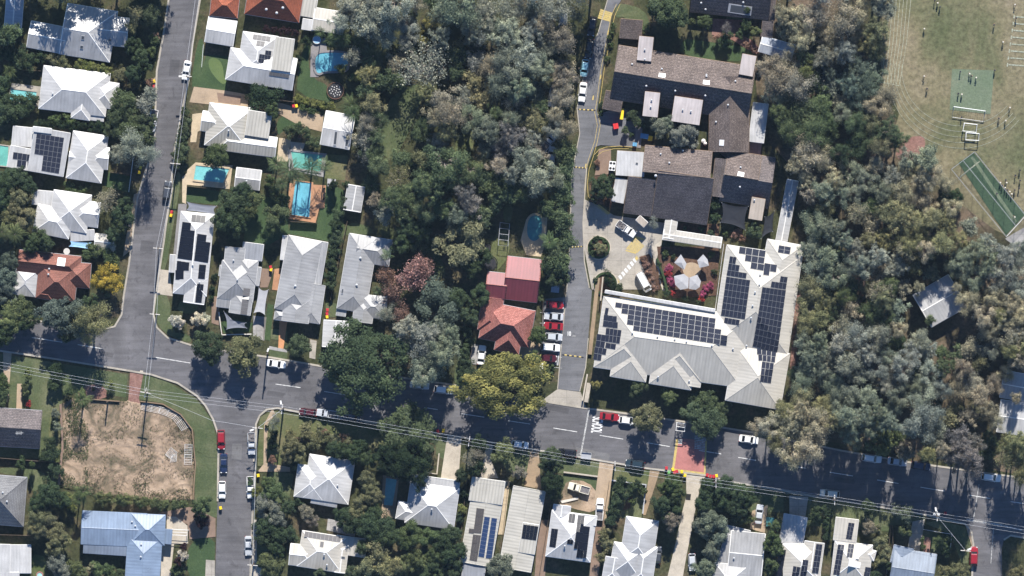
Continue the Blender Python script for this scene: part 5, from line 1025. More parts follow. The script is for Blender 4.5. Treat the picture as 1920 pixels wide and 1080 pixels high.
def bare_tree(R_, h, twigs, seed, bark, leafy):
    rn = random.Random(seed); m = MB(); tips = []
    def grow(p, d, L, r, lev):
        q = p + d * L * 0.5 + Vector((rn.uniform(-1, 1), rn.uniform(-1, 1), rn.uniform(-.3, .5))) * L * 0.08; e = q + (d + Vector((rn.uniform(-1, 1), rn.uniform(-1, 1), rn.uniform(-.2, .4))) * 0.18).normalized() * L * 0.5
        m.tube([p, q, e], [r, r * 0.8, r * 0.6], 5 if lev < 2 else 3, cap=False)
        if lev >= 4: tips.append(e); return
        for k in range(rn.choice((3, 4)) if lev else 7):
            nd = (d * 0.7 + Vector((rn.uniform(-1, 1), rn.uniform(-1, 1), rn.uniform(-0.35, 0.6))) * 0.95).normalized(); grow(e if rn.random() < 0.6 else q, nd, L * rn.uniform(0.55, 0.8), r * 0.55, lev + 1)
    grow(Vector((0, 0, 0)), Vector((0.05, 0.03, 1)).normalized(), h * 0.42, 0.2, 0)
    mx = max(math.hypot(t.x, t.y) for t in tips); tz = max(t.z for t in tips)
    for v in m.v:
        f = min(1, v.z / (h * 0.35)); v.x *= 1 + (R_ / mx - 1) * f; v.y *= 1 + (R_ / mx - 1) * f; v.z *= h / tz
    pts = np.array([[t.x * R_ / mx, t.y * R_ / mx, t.z * h / tz] for t in tips]); idx = rng.integers(0, len(pts), leafy); c = pts[idx] + rng.normal(size=(leafy, 3)) * 0.35
    me = leaf_mesh('crown', c, unit_dirs(leafy, 0.6), np.stack([0.12 + 0.1 * rng.random(leafy), 0.07 + 0.05 * rng.random(leafy)], axis=1), 0.5 + rng.normal(size=leafy) * 0.25)
    return me, m.mesh('trunk', bark, smooth=True, weld=True)
for k in range(2): a, b = bare_tree(4.8, 11, 0, 3 + k, 'pale_bark', 2200); add_proto('bare', 4.8, 11.0, a, b)
for k in range(2): a, b = bare_tree(3.2, 6, 0, 23 + k, 'pale_bark', 3200); add_proto('blossom', 3.2, 6.0, a, b)
def palm_proto(h, L, nf, seed, droop=0.9, wide=0.46):
    rn = random.Random(seed); C, Nn, Sz, Vr = [], [], [], []; m = MB()
    m.tube([(0, 0, 0), (0.1, 0.05, h * 0.5), (0, 0, h)], [0.2, 0.15, 0.13], 8); quads = []
    for k in range(nf):
        a = 2 * math.pi * k / nf + rn.uniform(-.2, .2); el = rn.uniform(0.15, 1.15); pv = None; var = rn.uniform(0.2, 0.85)
        P = [Vector((math.cos(a) * L * math.cos(el) * t, math.sin(a) * L * math.cos(el) * t, h + L * (math.sin(el) * t - droop * t * t * (0.6 + 0.4 * math.cos(el))))) for t in [i / 12 for i in range(13)]]
        for i in range(1, 13):
            d = (P[i] - P[i - 1]).normalized(); sd = d.cross(Vector((0, 0, 1))).normalized(); w_ = wide * L * 0.5 * math.sin(math.pi * (0.12 + 0.83 * i / 12)) + 0.05
            for s_ in (-1, 1):
                t_ = (sd * s_ + d * 0.75 - Vector((0, 0, 0.35))).normalized(); o = d * (P[i] - P[i - 1]).length * 0.6
                quads.append((P[i], P[i] + t_ * w_ * 0.55 + o * 0.6, P[i] + t_ * w_ + o * 0.2, P[i] + t_ * w_ * 0.5 - o * 0.6, var + rn.uniform(-.15, .15)))
    me = bpy.data.meshes.new('crown'); vs = [tuple(v) for q in quads for v in q[:4]]; me.from_pydata(vs, [], [tuple(range(i * 4, i * 4 + 4)) for i in range(len(quads))])
    at = me.attributes.new('leafvar', 'FLOAT', 'FACE'); at.data.foreach_set('value', [max(0, min(1, q[4])) for q in quads]); me.materials.append(M['leaves'])
    return me, m.mesh('trunk', 'palm_bark', smooth=True, weld=True)
for k in range(2): a, b = palm_proto(7.5, 2.9, 17, 5 + k); add_proto('palm', 2.5, 8.5, a, b)
a, b = palm_proto(3.4, 3.7, 30, 9, 0.7, 0.36); add_proto('bigpalm', 3.4, 5.2, a, b)
a, b = palm_proto(1.2, 2.2, 20, 12, 0.8, 0.36); add_proto('fern', 2.0, 2.0, a, b)

COLS = {  # linear leaf colours
 'grey': (0.345, 0.365, 0.315), 'greygreen': (0.272, 0.312, 0.240), 'olive': (0.290, 0.290, 0.165), 'brown': (0.35, 0.32, 0.25), 'tan': (0.45, 0.42, 0.315), 'green': (0.145, 0.19, 0.105), 'dark': (0.038, 0.060, 0.032),
 'deep': (0.070, 0.102, 0.056), 'mid': (0.108, 0.146, 0.067), 'light': (0.155, 0.185, 0.088), 'lime': (0.20, 0.22, 0.08), 'yellow': (0.27, 0.255, 0.10), 'gold': (0.36, 0.28, 0.055), 'cream': (0.36, 0.34, 0.21), 'pink': (0.38, 0.235, 0.23), 'rust': (0.30, 0.19, 0.15), 'purple': (0.28, 0.265, 0.265),
 'white': (0.66, 0.62, 0.53), 'blue': (0.175, 0.225, 0.185), 'magenta': (0.42, 0.10, 0.20), 'red': (0.48, 0.07, 0.07), 'plum': (0.055, 0.028, 0.034), 'palmg': (0.12, 0.165, 0.085), 'silver': (0.33, 0.36, 0.31)}
CW = {'grey': 'grey', 'greygreen': 'grey-green', 'olive': 'olive-green', 'brown': 'brownish', 'tan': 'tan', 'green': 'green', 'dark': 'very dark green', 'deep': 'deep green', 'mid': 'mid-green', 'light': 'light green', 'lime': 'lime-green', 'yellow': 'yellow-green', 'gold': 'golden-yellow flowering', 'cream': 'cream-tipped', 'pink': 'pink-blossomed', 'rust': 'rust-brown', 'purple': 'purple-grey', 'white': 'white-flowering', 'blue': 'blue-green', 'magenta': 'magenta-flowering', 'red': 'red-flowering', 'plum': 'dark plum', 'palmg': 'bright green', 'silver': 'silvery'}
KN = {'gum': ('gum_tree', 'gum tree', 'tree'), 'wattle': ('bush_tree', 'bushland tree', 'tree'), 'dense': ('shade_tree', 'round-crowned shade tree', 'tree'), 'fig': ('fig_tree', 'spreading fig tree', 'tree'), 'poinciana': ('flowering_tree', 'wide flowering tree', 'tree'), 'clumpy': ('flowering_tree', 'clumpy flowering tree', 'tree'), 'shrub': ('shrub', 'large garden shrub', 'shrub'), 'plant': ('garden_plant', 'low garden plant', 'plant'), 'bare': ('bare_tree', 'leafless tree', 'tree'), 'blossom': ('blossom_tree', 'twiggy blossoming tree', 'tree'), 'palm': ('palm_tree', 'slender palm', 'palm'), 'bigpalm': ('palm_tree', 'stout feathery palm', 'palm'), 'fern': ('tree_fern', 'low fern palm', 'palm')}
TREES = []
for p, n in (((1035,180), 'the white ute in the bush'), ((1030,280), 'the askew ute in the bush'), ((1055,37), 'the hidden pale van'), ((1003,430), 'the kidney pool'), ((947,440), 'the climbing frame'), ((905,490), 'the netted trampoline'), ((800,125), 'the great leafless tree'), ((775,515), 'the pink-blossomed tree'), ((1705,275), 'the pink soil patch'), ((1835,360), 'the cricket nets'),
             ((1640,120), 'the running track lines'), ((1645,860), 'the cars parked by the bushland'), ((1858,893), 'the lone white wagon'), ((1630,170), 'the running track end'), ((1290,850), 'the school crossing'), ((940,720), 'the yellow flowering tree'), ((690,680), 'the great dark fig'), ((235,850), 'the bare lot'), ((1450,820), 'the road below the solar building')): q = G(p); LAND.append((q.x, q.y, n))
CLEAR = [(1275, 862, 6), (1035, 180, 16), (1030, 272, 14), (1034, 297, 10), (1106, 60, 26), (1100, 105, 24), (1093, 172, 22), (1634, 862, 8), (1683, 868, 8), (1726, 876, 8), (1858, 896, 9), (1555, 925, 12), (876, 265, 20), (742, 180, 14), (738, 205, 18), (742, 235, 18), (738, 265, 16), (1000, 436, 5), (1555, 930, 14), (1752, 575, 13)]
def tree(x, y, r, kind, col, label=None, hs=1.0):
    for cx, cy, rc in CLEAR:                 # keep parked vehicles and pools visible from above
        d = math.hypot(x - cx, y - cy); need = rc + 0.8 * r
        if d < need and kind not in ('plant', 'palm'): f = need / max(d, 1.0); x, y = cx + (x - cx) * f, cy + (y - cy) * f
    L = PROTO[kind]; v = L[random.randrange(len(L))]; k = r * S / v[0]; g = G((x, y)); n, kn, cat = KN[kind]
    o = empty(n, g, random.uniform(0, 6.28)); kz = (0.55 + 0.45 * k) if k < 1 else (0.75 + 0.25 * k); kz *= hs * (random.uniform(0.85, 1.35) * (1.45 if (1430 < x < 1935 and 765 < y < 900) else 1.0) if kind == 'gum' else random.uniform(0.93, 1.07)); o.scale = (k, k * random.uniform(0.92, 1.08), kz)
    c = link('crown', v[2], o); b = COLS[col]; j = random.uniform(0.84, 1.14) * (0.9 if kind in ('gum', 'wattle', 'bare') else (0.66 if col in ('grey', 'greygreen', 'olive', 'brown', 'green', 'silver', 'blue') else 0.92)); c.color = (b[0] * j * random.uniform(.95, 1.05), b[1] * j, b[2] * j * random.uniform(.92, 1.08), 1); link('trunk', v[3], o)
    if label is None:
        d = sorted((math.hypot(g.x - a[0], g.y - a[1]), a[2]) for a in LAND); near = d[0]
        size = {True: 'small ', False: ''}[k < 0.72] if k < 1.35 else 'big '
        if near[0] < 17: pl = 'near ' + near[1]
        elif 640 < x < 1090 and y < 720: pl = 'in the bushland beside the driveway'
        elif x > 1440 and y < 330: pl = 'in the bushland beside the school oval'
        elif x > 1440 and y < 905: pl = 'in the bushland near ' + near[1]
        elif near[0] < 40: pl = 'beyond ' + near[1]
        else: pl = 'at the edge of the neighbourhood'
        label = size + CW[col] + ' ' + kn + ' ' + pl; auto = True
    else: auto = False
    tag(o, label, cat); TREES.append((x, y, r, o, auto, CW[col] + ' ' + kn, k)); return o
def T(kind, col, *v, label=None, hs=1.0):
    for i in range(0, len(v), 3): tree(v[i], v[i + 1], v[i + 2], kind, col, label, hs)
# bushland between the backyards and the driveway (survey pixels: x, y, crown radius)
T('gum', 'grey', 700,38,42, 660,20,34, 742,12,34, 722,62,30, 690,5,40, 640,45,22, 985,112,34, 948,68,38, 1000,62,30, 1040,20,34, 905,28,36, 960,20,34)
T('gum', 'greygreen', 860,25,38, 835,28,32, 885,60,28, 925,55,30, 975,165,32, 935,160,30, 955,125,32, 880,245,28, 905,250,30, 1012,130,30, 1005,335,36, 985,300,30, 1035,335,26)
T('gum', 'brown', 1020,45,26, 1058,75,26, 1065,150,30, 1055,180,24, 920,125,26, 830,190,28, 845,218,28, 815,222,24, 1040,215,22, 1062,240,20)
T('gum', 'purple', 960,255,30, 940,280,26, 885,385,26, 872,362,22)
T('bare', 'grey', 805,122,62, 690,270,34); T('bare', 'olive', 752,335,32); T('bare', 'tan', 1640,545,30, 1575,615,28, 1690,470,26, 1600,400,28, 1880,640,26, hs=1.45); T('bare', 'grey', 960,190,26, 900,70,28, 870,20,24, hs=1.3)
T('clumpy', 'yellow', 808,42,17, 783,60,13, 792,78,12); T('wattle', 'cream', 875,58,15, 880,78,12, 862,85,11, 884,157,21, 906,183,25, 890,172,16)
T('wattle', 'olive', 998,222,26, 1010,240,22, 985,215,18, 1075,110,16, 1072,60,18, 1078,30,20); T('wattle', 'tan', 1068,128,18, 1072,165,16, 1045,165,18, 672,258,20)
T('bigpalm', 'palmg', 700,106,34, 660,200,26, 697,349,22, 672,82,16); T('palm', 'palmg', 645,75,20, 630,70,18, 664,215,22, 602,62,14, 622,78,16)
T('wattle', 'green', 720,150,22, 690,170,18, 745,165,18, 870,290,18, 925,350,28, 950,360,24, 905,335,22, 975,360,22, 900,405,24, 930,380,18, 1020,300,22, 1050,280,22, 1060,315,22, 1055,410,24, 1050,360,26, 1030,390,22, 1060,450,24, 1048,490,24, 1040,470,20, 1060,375,20)
T('gum', 'green', 835,308,42, 815,350,38, 850,335,32, 795,345,28, 800,395,24, 830,390,24, 765,365,26, 735,375,24, 710,310,26, 700,290,22, 730,250,20)
T('dense', 'deep', 790,432,27, 765,425,24, 752,458,20, 900,555,22, 885,500,22, 905,480,20, 880,590,20, 855,560,24, 1045,520,22, 1030,500,18); T('shrub', 'light', 772,455,20, 915,398,18, 795,465,16)
T('dense', 'olive', 866,455,50, label='big olive-brown shade tree beside the backyard trampoline')
T('blossom', 'pink', 775,515,36, 790,495,24, label='pink-blossomed twiggy tree beside the long zinc house deck', hs=1.35); T('blossom', 'rust', 742,555,28, 725,520,22, 755,585,20, label='rust-brown twiggy tree beside the long zinc house', hs=1.2)
T('dense', 'blue', 822,576,50, label='blue-green domed tree between the zinc house and the red house')
T('gum', 'grey', 782,640,36, 765,615,26, 805,628,30, 725,590,18); T('gum', 'greygreen', 805,680,36, 832,660,34, 795,700,28, 822,622,26, 845,630,24)
T('shrub', 'deep', 885,700,14, 873,680,14, 870,660,13, 878,640,13, 868,715,12, 875,622,12, 880,605,11, 868,700,12)
T('fig', 'deep', 688,684,92, label='great dark fig tree overhanging the road beside the white carport')
T('dense', 'lime', 622,682,20, 632,705,18, label='yellow-green small tree leaning out beside the dark fig')
o = tree(946, 725, 95, 'poinciana', 'yellow', 'large yellow-green flowering tree over the road in front of the red house'); o.rotation_euler = (0, 0, 0.1); o.scale = (o.scale[0] * 1.06, o.scale[0] * 0.72, o.scale[2])
T('dense', 'mid', 1009,628,19, label='round green tree between the red house and the parked cars'); T('dense', 'mid', 1000,672,17, label='small round tree beside the white wall of the car park')
T('plant', 'mid', 1024,690,7, 1032,700,6, 1020,708,6, 1035,688,6, 1016,560,8, 1018,545,8); T('palm', 'palmg', 1030,455,20, label='slender palm beside the kidney pool')
# west yards
T('dense', 'green', 282,30,24, label='glossy round green tree on the kerb of the side street'); T('wattle', 'olive', 258,28,18, 250,50,14); T('dense', 'deep', 250,85,16, 265,105,18, 270,125,16, 252,140,18)
T('shrub', 'mid', 243,90,14, 260,90,12, 290,75,12, 285,95,11, 245,72,11); T('shrub', 'rust', 292,72,10, 282,155,9); T('shrub', 'lime', 150,120,13, 165,125,13, 180,130,13, 195,133,13, 208,136,11, label='row of lime-green clipped shrubs between the zinc house and the white hip house'); T('shrub', 'olive', 228,140,15, 120,118,14, 100,112,14, 255,160,14)
T('shrub', 'deep', 10,95,20, 35,105,20, 55,115,18, 75,108,14, 5,160,22, 12,180,18, 50,205,20, 30,215,22, 62,190,16, 15,210,22, 40,190,18); T('wattle', 'green', 25,60,22, 5,70,20); T('bigpalm', 'light', 20,135,18)
T('shrub', 'dark', 75,232,12, 95,234,12, 115,235,12, 135,236,12, 155,237,12, 172,238,12, 188,238,13); T('shrub', 'mid', 130,225,12, 105,224,11)
T('dense', 'green', 235,195,28, 225,220,24, 262,250,30, 240,245,26, 215,240,20, 275,232,22, 250,215,22); T('wattle', 'silver', 275,195,22, 285,178,16); T('gum', 'silver', 250,275,30, 280,290,22, 225,290,20)
T('dense', 'deep', 35,335,26, 12,345,24, 55,350,20, 5,375,22, 20,330,18); T('dense', 'olive', 38,370,24, 48,408,24, 20,410,20, 30,390,18, 8,440,18); T('palm', 'light', 32,440,24, 8,435,20); T('dense', 'deep', 75,445,20, 90,460,14, 60,462,16); T('plant', 'mid', 130,350,10, 155,355,9, 140,360,9, 165,352,9)
T('bare', 'brown', 200,378,30, label='nearly leafless brown tree between the white three-hip house and the street'); T('dense', 'deep', 232,400,24, 225,425,22, 215,440,18, 238,380,14); T('shrub', 'mid', 180,470,16, 205,480,15, 165,478,12, 215,492,14); T('shrub', 'white', 208,466,12)
T('clumpy', 'gold', 205,522,31, label='golden-yellow flowering tree on the corner verge', hs=0.8); T('shrub', 'green', 200,545,14)
T('dense', 'blue', 15,520,26, 10,550,24, 20,490,20); T('clumpy', 'light', 38,580,30, 20,600,26, label='pale green clumpy tree beside the brown-red tiled house'); T('dense', 'deep', 55,600,22, 5,625,26)
T('dense', 'blue', 112,590,38, 145,600,34, label='blue-green street tree shading the road junction', hs=1.25); T('gum', 'olive', 180,600,32, 165,620,26, label='olive street tree at the road junction', hs=0.9); T('dense', 'deep', 170,570,20, 130,620,24)
# east side of the side street
T('shrub', 'green', 343,285,16, 340,265,14, 345,245,13, 338,300,14, 352,230,11, 348,210,10, 330,290,10); T('dense', 'mid', 408,293,26, label='round green tree at the turquoise pool of the cream house'); T('shrub', 'dark', 495,180,30, 480,185,20, label='dark shrub mass beside the driveway of the putting-green house'); T('dense', 'mid', 512,208,15)
T('shrub', 'plum', 500,55,8, 514,57,8, 527,58,8, 541,60,8, 555,62,8, label='small dark ball shrub in a row behind the white house'); T('shrub', 'dark', 575,78,11, 560,110,8)
T('plant', 'lime', 560,185,9, 575,190,9, 590,195,10, 605,198,9, 620,200,9); T('plant', 'mid', 568,202,8, 585,207,8, 612,195,8); T('shrub', 'lime', 640,130,11, 668,145,12)
T('shrub', 'green', 545,245,15, 560,240,13, 575,250,13, 590,268,13); T('plant', 'rust', 565,255,7); T('palm', 'palmg', 545,320,26, 585,315,26, 520,310,20, 560,335,20, 610,312,18, 530,345,18, label='tall palm beside the pool with the orange deck')
T('dense', 'deep', 440,385,30, 425,410,28, 455,360,22, 448,418,26, 470,375,20, label='deep green backyard tree behind the zinc cottage'); T('wattle', 'light', 480,375,18, 475,398,14); T('dense', 'green', 520,405,24, 515,422,20, label='green backyard tree beside the pool with the orange deck'); T('shrub', 'mid', 515,360,12, 530,375,14, 505,340,12)
T('shrub', 'deep', 635,405,13, 630,420,13, 632,440,13, 628,455,13, 628,475,14, 622,495,14, 618,515,13, 620,535,11, 648,345,8, 646,375,8, 645,390,8, label='deep green hedge tree in the row between the two zinc houses'); T('dense', 'dark', 622,350,8, 627,345,9)
T('shrub', 'white', 330,601,14, 340,606,10, label='white-flowering bush left of a pair in front of the corner house'); T('shrub', 'white', 375,601,16, 385,598,12, label='white-flowering bush near the junction kerb, beside its twin')
T('dense', 'deep', 392,648,34, label='deep green street tree beside the white-flowering bushes', hs=1.0); T('dense', 'olive', 458,660,40, label='olive-green street tree with pale blooms in front of the zinc cottage'); T('dense', 'green', 560,648,24, label='green street tree in front of the brick-path house', hs=0.9); T('plant', 'dark', 398,540,7, 402,520,7, 396,560,7, 500,800,4)
T('palm', 'palmg', 725,480,14, 708,545,12)
# verge and bare lot
T('shrub', 'deep', 105,690,13, 108,705,13, 100,722,13, 112,718,11, 130,735,9); T('shrub', 'light', 55,705,9, 48,725,9, 50,735,7); T('shrub', 'mid', 5,715,16, 8,735,14, 3,755,12); T('plant', 'lime', 53,694,6, 208,720,7, 155,735,7); T('plant', 'green', 208,732,8, 176,730,4)
T('palm', 'mid', 157,748,22, label='lone palm on the bare building lot', hs=1.15); T('plant', 'red', 54,757,6); T('shrub', 'greygreen', 105,775,10, 108,800,10); T('shrub', 'deep', 95,830,14, 100,850,16, 85,855,12, 105,880,16, 40,868,12); T('dense', 'mid', 62,870,7)
T('dense', 'deep', 95,925,28, 75,940,22, 115,935,20); T('dense', 'olive', 75,970,24, 95,985,24, 110,1000,22, 70,990,20, 105,1025,20, 120,1012,16); T('shrub', 'lime', 135,950,10, 130,930,10); T('palm', 'mid', 160,920,20, 150,935,16)
T('shrub', 'light', 185,930,10, 205,932,11, 222,935,11, 240,937,11, 258,938,11, 275,940,11, 292,942,11, 310,944,10, 330,945,10, 346,946,9, label='light green hedge shrub along the bare lot'); T('shrub', 'green', 195,940,9, 230,942,9, 265,945,9, 300,948,9)
T('dense', 'mid', 382,945,20, 370,955,12, label='mid-green tree on the verge by the brown driveway'); T('shrub', 'plum', 379,975,16, label='dark plum round shrub beside the brown driveway'); T('shrub', 'white', 343,1039,12, label='white-flowering bush by the patio of the blue-roofed house'); T('shrub', 'plum', 335,1050,10, 345,1025,8); T('plant', 'mid', 330,1068,10, 340,1072,9)
T('dense', 'silver', 110,1058,22, 125,1070,18); T('dense', 'light', 142,1065,18, 155,1075,14); T('shrub', 'mid', 185,1068,16, 205,1072,16, 228,1075,12); T('shrub', 'cream', 172,1062,10)
# south of the main road, corner garden
T('bare', 'silver', 513,795,16, 520,785,12); T('shrub', 'dark', 510,832,12, 515,815,11); T('shrub', 'rust', 511,862,9, label='clipped rust-brown ball shrub beside the footpath'); T('dense', 'olive', 548,835,22, 560,850,18, 540,852,16); T('shrub', 'deep', 552,870,14)
T('shrub', 'olive', 545,815,12, 575,812,14, 595,820,14, 615,818,14, 600,805,10, 575,800,11, 630,825,14, 650,832,15, 590,835,14); T('dense', 'deep', 640,845,18, 665,850,20, 690,860,18, 625,842,15, 675,835,16); T('shrub', 'rust', 610,812,9, 645,818,9)
T('dense', 'green', 765,805,55, label='green street tree with bare middle branches over the power lines', hs=0.85); T('fig', 'dark', 770,865,52, 732,858,38, label='dark spreading tree over the verandah house and pool')
T('dense', 'mid', 515,920,24, 505,905,16, label='bright green garden tree in front of the bright white house'); T('dense', 'silver', 505,955,26, 520,970,22, 495,940,18); T('dense', 'deep', 540,950,18, 500,985,24, 495,1005,20, 525,1000,20, 520,1025,18); T('shrub', 'brown', 575,960,16, 585,975,14); T('shrub', 'deep', 545,1000,16, 560,940,10); T('dense', 'light', 510,1060,24, 500,1050,18, label='light green garden tree by the kerb near the nine-panel house')
T('shrub', 'lime', 478,925,9, 485,918,8); T('dense', 'olive', 695,915,20, 685,940,20, 705,930,18, 690,895,18, 670,960,18); T('dense', 'deep', 660,975,28, 690,985,28, 720,990,28, 640,965,18, 735,1005,24, 705,1005,22, 700,960,20)
T('dense', 'mid', 770,1000,24, 800,1005,20, 760,1015,20); T('clumpy', 'light', 775,1045,20, 760,1060,18, 790,1055,16); T('wattle', 'olive', 705,1040,24, 720,1060,22, 690,1060,20, 740,1060,20); T('dense', 'deep', 830,1015,24, 850,1000,20, 840,1040,22, 860,1030,18, 810,1070,22, 850,1065,20); T('dense', 'mid', 815,1040,18); T('dense', 'green', 660,1075,18, 600,1078,14, 680,1025,16)
T('bare', 'brown', 880,860,22, 895,850,18, label='leafless twiggy bush beside the wide pale driveway'); T('dense', 'deep', 898,830,18, 865,890,14, 885,880,14, 898,875,14); T('dense', 'light', 944,848,25, label='light green round street tree on the curved driveway'); T('shrub', 'brown', 975,888,15); T('shrub', 'lime', 866,953,10); T('shrub', 'deep', 862,970,10, 870,925,8)
T('dense', 'green', 1032,855,22, 1045,870,16, 1025,872,14, label='green street tree beside the dark four-wheel drive'); T('dense', 'dark', 1035,905,24, 1040,925,16, label='dark green tree beside the dirt front yard'); T('dense', 'greygreen', 938,1064,28, label='grey-green tree hiding the end of the cream house with one black panel block')
T('shrub', 'deep', 1160,912,13, 1170,925,14, 1155,940,13, 1150,960,14, 1165,900,11, 1185,915,12, 1195,908,10, 1145,975,13); T('shrub', 'olive', 1135,1000,14, 1140,1020,14, 1130,1015,12, 1128,1045,12); T('shrub', 'mid', 1205,918,9, 1185,940,7)
T('dense', 'mid', 1258,905,20, 1268,920,18, 1245,915,14, label='bright green tree beside the long pale driveway'); T('dense', 'deep', 1240,945,22, 1255,960,20, 1265,935,16); T('dense', 'brown', 1258,975,20); 
T('dense', 'deep', 1330,920,22, 1320,945,22, 1345,930,18, 1325,910,18, 1365,930,24, 1385,925,24, 1375,950,20, 1360,910,22, 1400,935,18, 1390,950,16); T('dense', 'greygreen', 1330,975,28, 1345,995,24, 1315,985,20, 1320,1065,24, 1335,1030,20); T('shrub', 'light', 1385,975,12, 1405,972,10, 1372,978,10)
T('dense', 'mid', 1452,985,14, 1448,1010,17, 1455,1030,15, 1440,1020,13, 1445,1060,16, label='green garden tree between the weathered zinc house and the dappled carport')
T('shrub', 'deep', 1550,975,10, 1552,990,10, 1550,1005,10, 1552,960,11, 1525,965,14, 1535,955,12, label='dark hedge shrub beside the pale house with tall solar columns'); T('dense', 'deep', 1626,950,16, label='small dark street tree on the south verge by the pole'); T('dense', 'brown', 1628,988,16, label='brownish clipped tree in front of the pale solar-column house'); T('dense', 'greygreen', 1695,962,20, 1680,955,14, label='grey-green street tree shading the south verge'); T('dense', 'light', 1695,992,15, label='clipped light green round tree beside the concrete driveway')
T('shrub', 'olive', 1648,1015,15, 1660,1035,13, 1650,1050,12, 1645,990,10); T('shrub', 'deep', 1772,1037,10, 1665,1060,10); T('shrub', 'mid', 1760,1015,12, 1770,1022,10, 1775,1010,9, 1730,1025,7, 1728,1012,6); T('dense', 'olive', 1800,1070,20, 1780,1078,18, 1770,1070,14, 1905,1075,18); T('shrub', 'deep', 1520,1080,12, 1640,1078,12)
# aged care gardens and the frontage of the solar building
T('dense', 'green', 1255,25,34, 1240,12,28, 1270,35,22, 1225,20,16, label='dense green tree beside the dark building with the pergola', hs=1.25); T('dense', 'mid', 1320,42,16, 1400,20,8); T('dense', 'light', 1296,42,8, 1415,60,11); T('shrub', 'deep', 1398,48,12, 1363,75,18, 1385,65,9); T('bare', 'purple', 1360,55,14); T('shrub', 'rust', 1345,72,8, 1400,85,8, 1412,95,7); T('shrub', 'mid', 1210,55,10, 1215,70,7, 1423,122,8)
T('dense', 'greygreen', 1238,240,22, 1250,232,18, label='grey-green courtyard tree beside the flat box roofs'); T('dense', 'silver', 1285,255,26, 1270,262,20, label='silvery courtyard tree beside the flat box roofs'); T('shrub', 'green', 1185,215,11, 1200,235,11, 1172,245,8, 1190,225,9); T('plant', 'deep', 1184,252,6, 1126,212,6, 1127,198,6, 1180,222,7); T('plant', 'mid', 1148,60,6, 1145,85,6, 1150,50,6, 1138,110,6, 1142,70,5)
T('dense', 'deep', 1128,345,22, 1120,360,18, 1140,362,15, label='deep green tree in the rounded garden bed by the driveway'); T('plant', 'rust', 1113,372,7, 1125,378,7, 1120,305,6); T('shrub', 'olive', 1126,466,13, label='olive shrub on the round garden island'); T('plant', 'deep', 1108,460,7, 1112,475,7, 1135,452,6, 1117,448,6, 1135,475,6); T('shrub', 'dark', 1140,520,13, 1148,535,10, label='dark shrub on the half-round garden island'); T('plant', 'deep', 1160,540,9, 1118,525,6)
T('shrub', 'deep', 1340,385,11, 1342,410,11, 1330,440,9, 1340,375,8, label='small dark courtyard tree beside the dark-tiled wing'); T('dense', 'green', 1413,434,16, label='round green tree between the dark shade sails'); T('plant', 'mid', 1316,431,7, 1330,435,5, 1248,474,6, 1333,477,6, 1284,428,4); T('bare', 'grey', 1225,420,16, label='small leafless tree in front of the dark-tiled hall')
T('plant', 'rust', 1212,495,9, 1216,510,8, 1222,525,8, 1226,540,8, 1205,485,6); T('plant', 'magenta', 1254,503,8, 1260,530,8, 1257,522,7, 1325,540,8, 1332,535,7, 1318,552,7, label='magenta-flowering bush in the courtyard garden'); T('plant', 'red', 1253,513,7, 1262,548,6, 1315,560,6, label='red-flowering bush in the courtyard garden'); T('plant', 'deep', 1250,550,7, 1310,565,6, 1285,560,6, 1340,510,6, 1245,480,6, 1262,482,5, 1235,495,5, 1240,520,5, 1247,540,5)
T('plant', 'rust', 1375,440,8, 1390,445,8, 1385,435,7); T('plant', 'mid', 1360,438,6)
T('dense', 'yellow', 1117,722,11, label='small yellow-green tree beside the driveway gate'); T('dense', 'green', 1196,726,19, label='small green tree in front of the solar building gables'); T('dense', 'light', 1254,744,18, label='light round tree in front of the middle gable of the solar building'); T('dense', 'olive', 1212,782,32, label='olive street tree beside the red car'); T('dense', 'green', 1322,752,28, 1300,770,26, 1355,765,16, 1326,792,34, 1340,780,26, label='big green street tree beside the school crossing', hs=0.82)
# bushland beside the oval and down to the road
T('gum', 'tan', 1490,40,34, 1520,30,32, 1545,60,30, 1585,40,32, 1600,25,28, 1500,75,30, 1475,60,24, 1560,90,22, 1465,30,22, 1605,60,20)
T('gum', 'brown', 1460,150,34, 1490,165,30, 1440,130,26, 1475,130,28, 1655,185,28, 1640,200,24, 1560,110,20); T('gum', 'grey', 1540,110,24, 1580,100,26, 1450,175,26)
T('gum', 'blue', 1605,135,34, 1630,150,28, 1590,160,28, 1620,170,24, 1600,190,22, 1550,140,18); T('gum', 'green', 1510,215,36, 1535,195,28, 1490,230,26, 1520,250,30, 1475,250,24, 1545,230,24, 1660,245,30, 1680,265,22, 1600,235,22); T('gum', 'deep', 1600,280,28, 1620,260,26, 1570,290,22)
T('gum', 'tan', 1510,290,32, 1540,300,28, 1490,310,24, 1700,320,26, 1725,340,24, 1745,330,22, 1690,360,26, 1720,370,24, 1560,340,22, 1640,310,22, 1765,345,18); T('gum', 'greygreen', 1590,320,26, 1620,340,24, 1730,300,28, 1700,300,22, 1540,360,24, 1570,370,22, 1650,360,24)
T('gum', 'olive', 1690,410,34, 1720,430,30, 1660,400,26, 1740,410,26, 1700,455,30, 1660,450,26, 1770,420,24, 1790,450,24, 1760,460,28); T('gum', 'tan', 1740,400,20, 1780,390,20, 1700,440,18, 1730,470,22); T('dense', 'deep', 1770,365,18, 1790,370,16)
T('gum', 'greygreen', 1525,420,26, 1555,430,26, 1520,470,30, 1550,480,28, 1580,450,22, 1530,510,28, 1560,520,28, 1590,500,22, 1800,490,28, 1830,470,26, 1820,520,28, 1850,500,24); T('gum', 'grey', 1600,470,24, 1620,500,24, 1640,480,26, 1850,460,24, 1880,480,26, 1900,500,26, 1910,470,22, 1870,520,26, 1905,540,24)
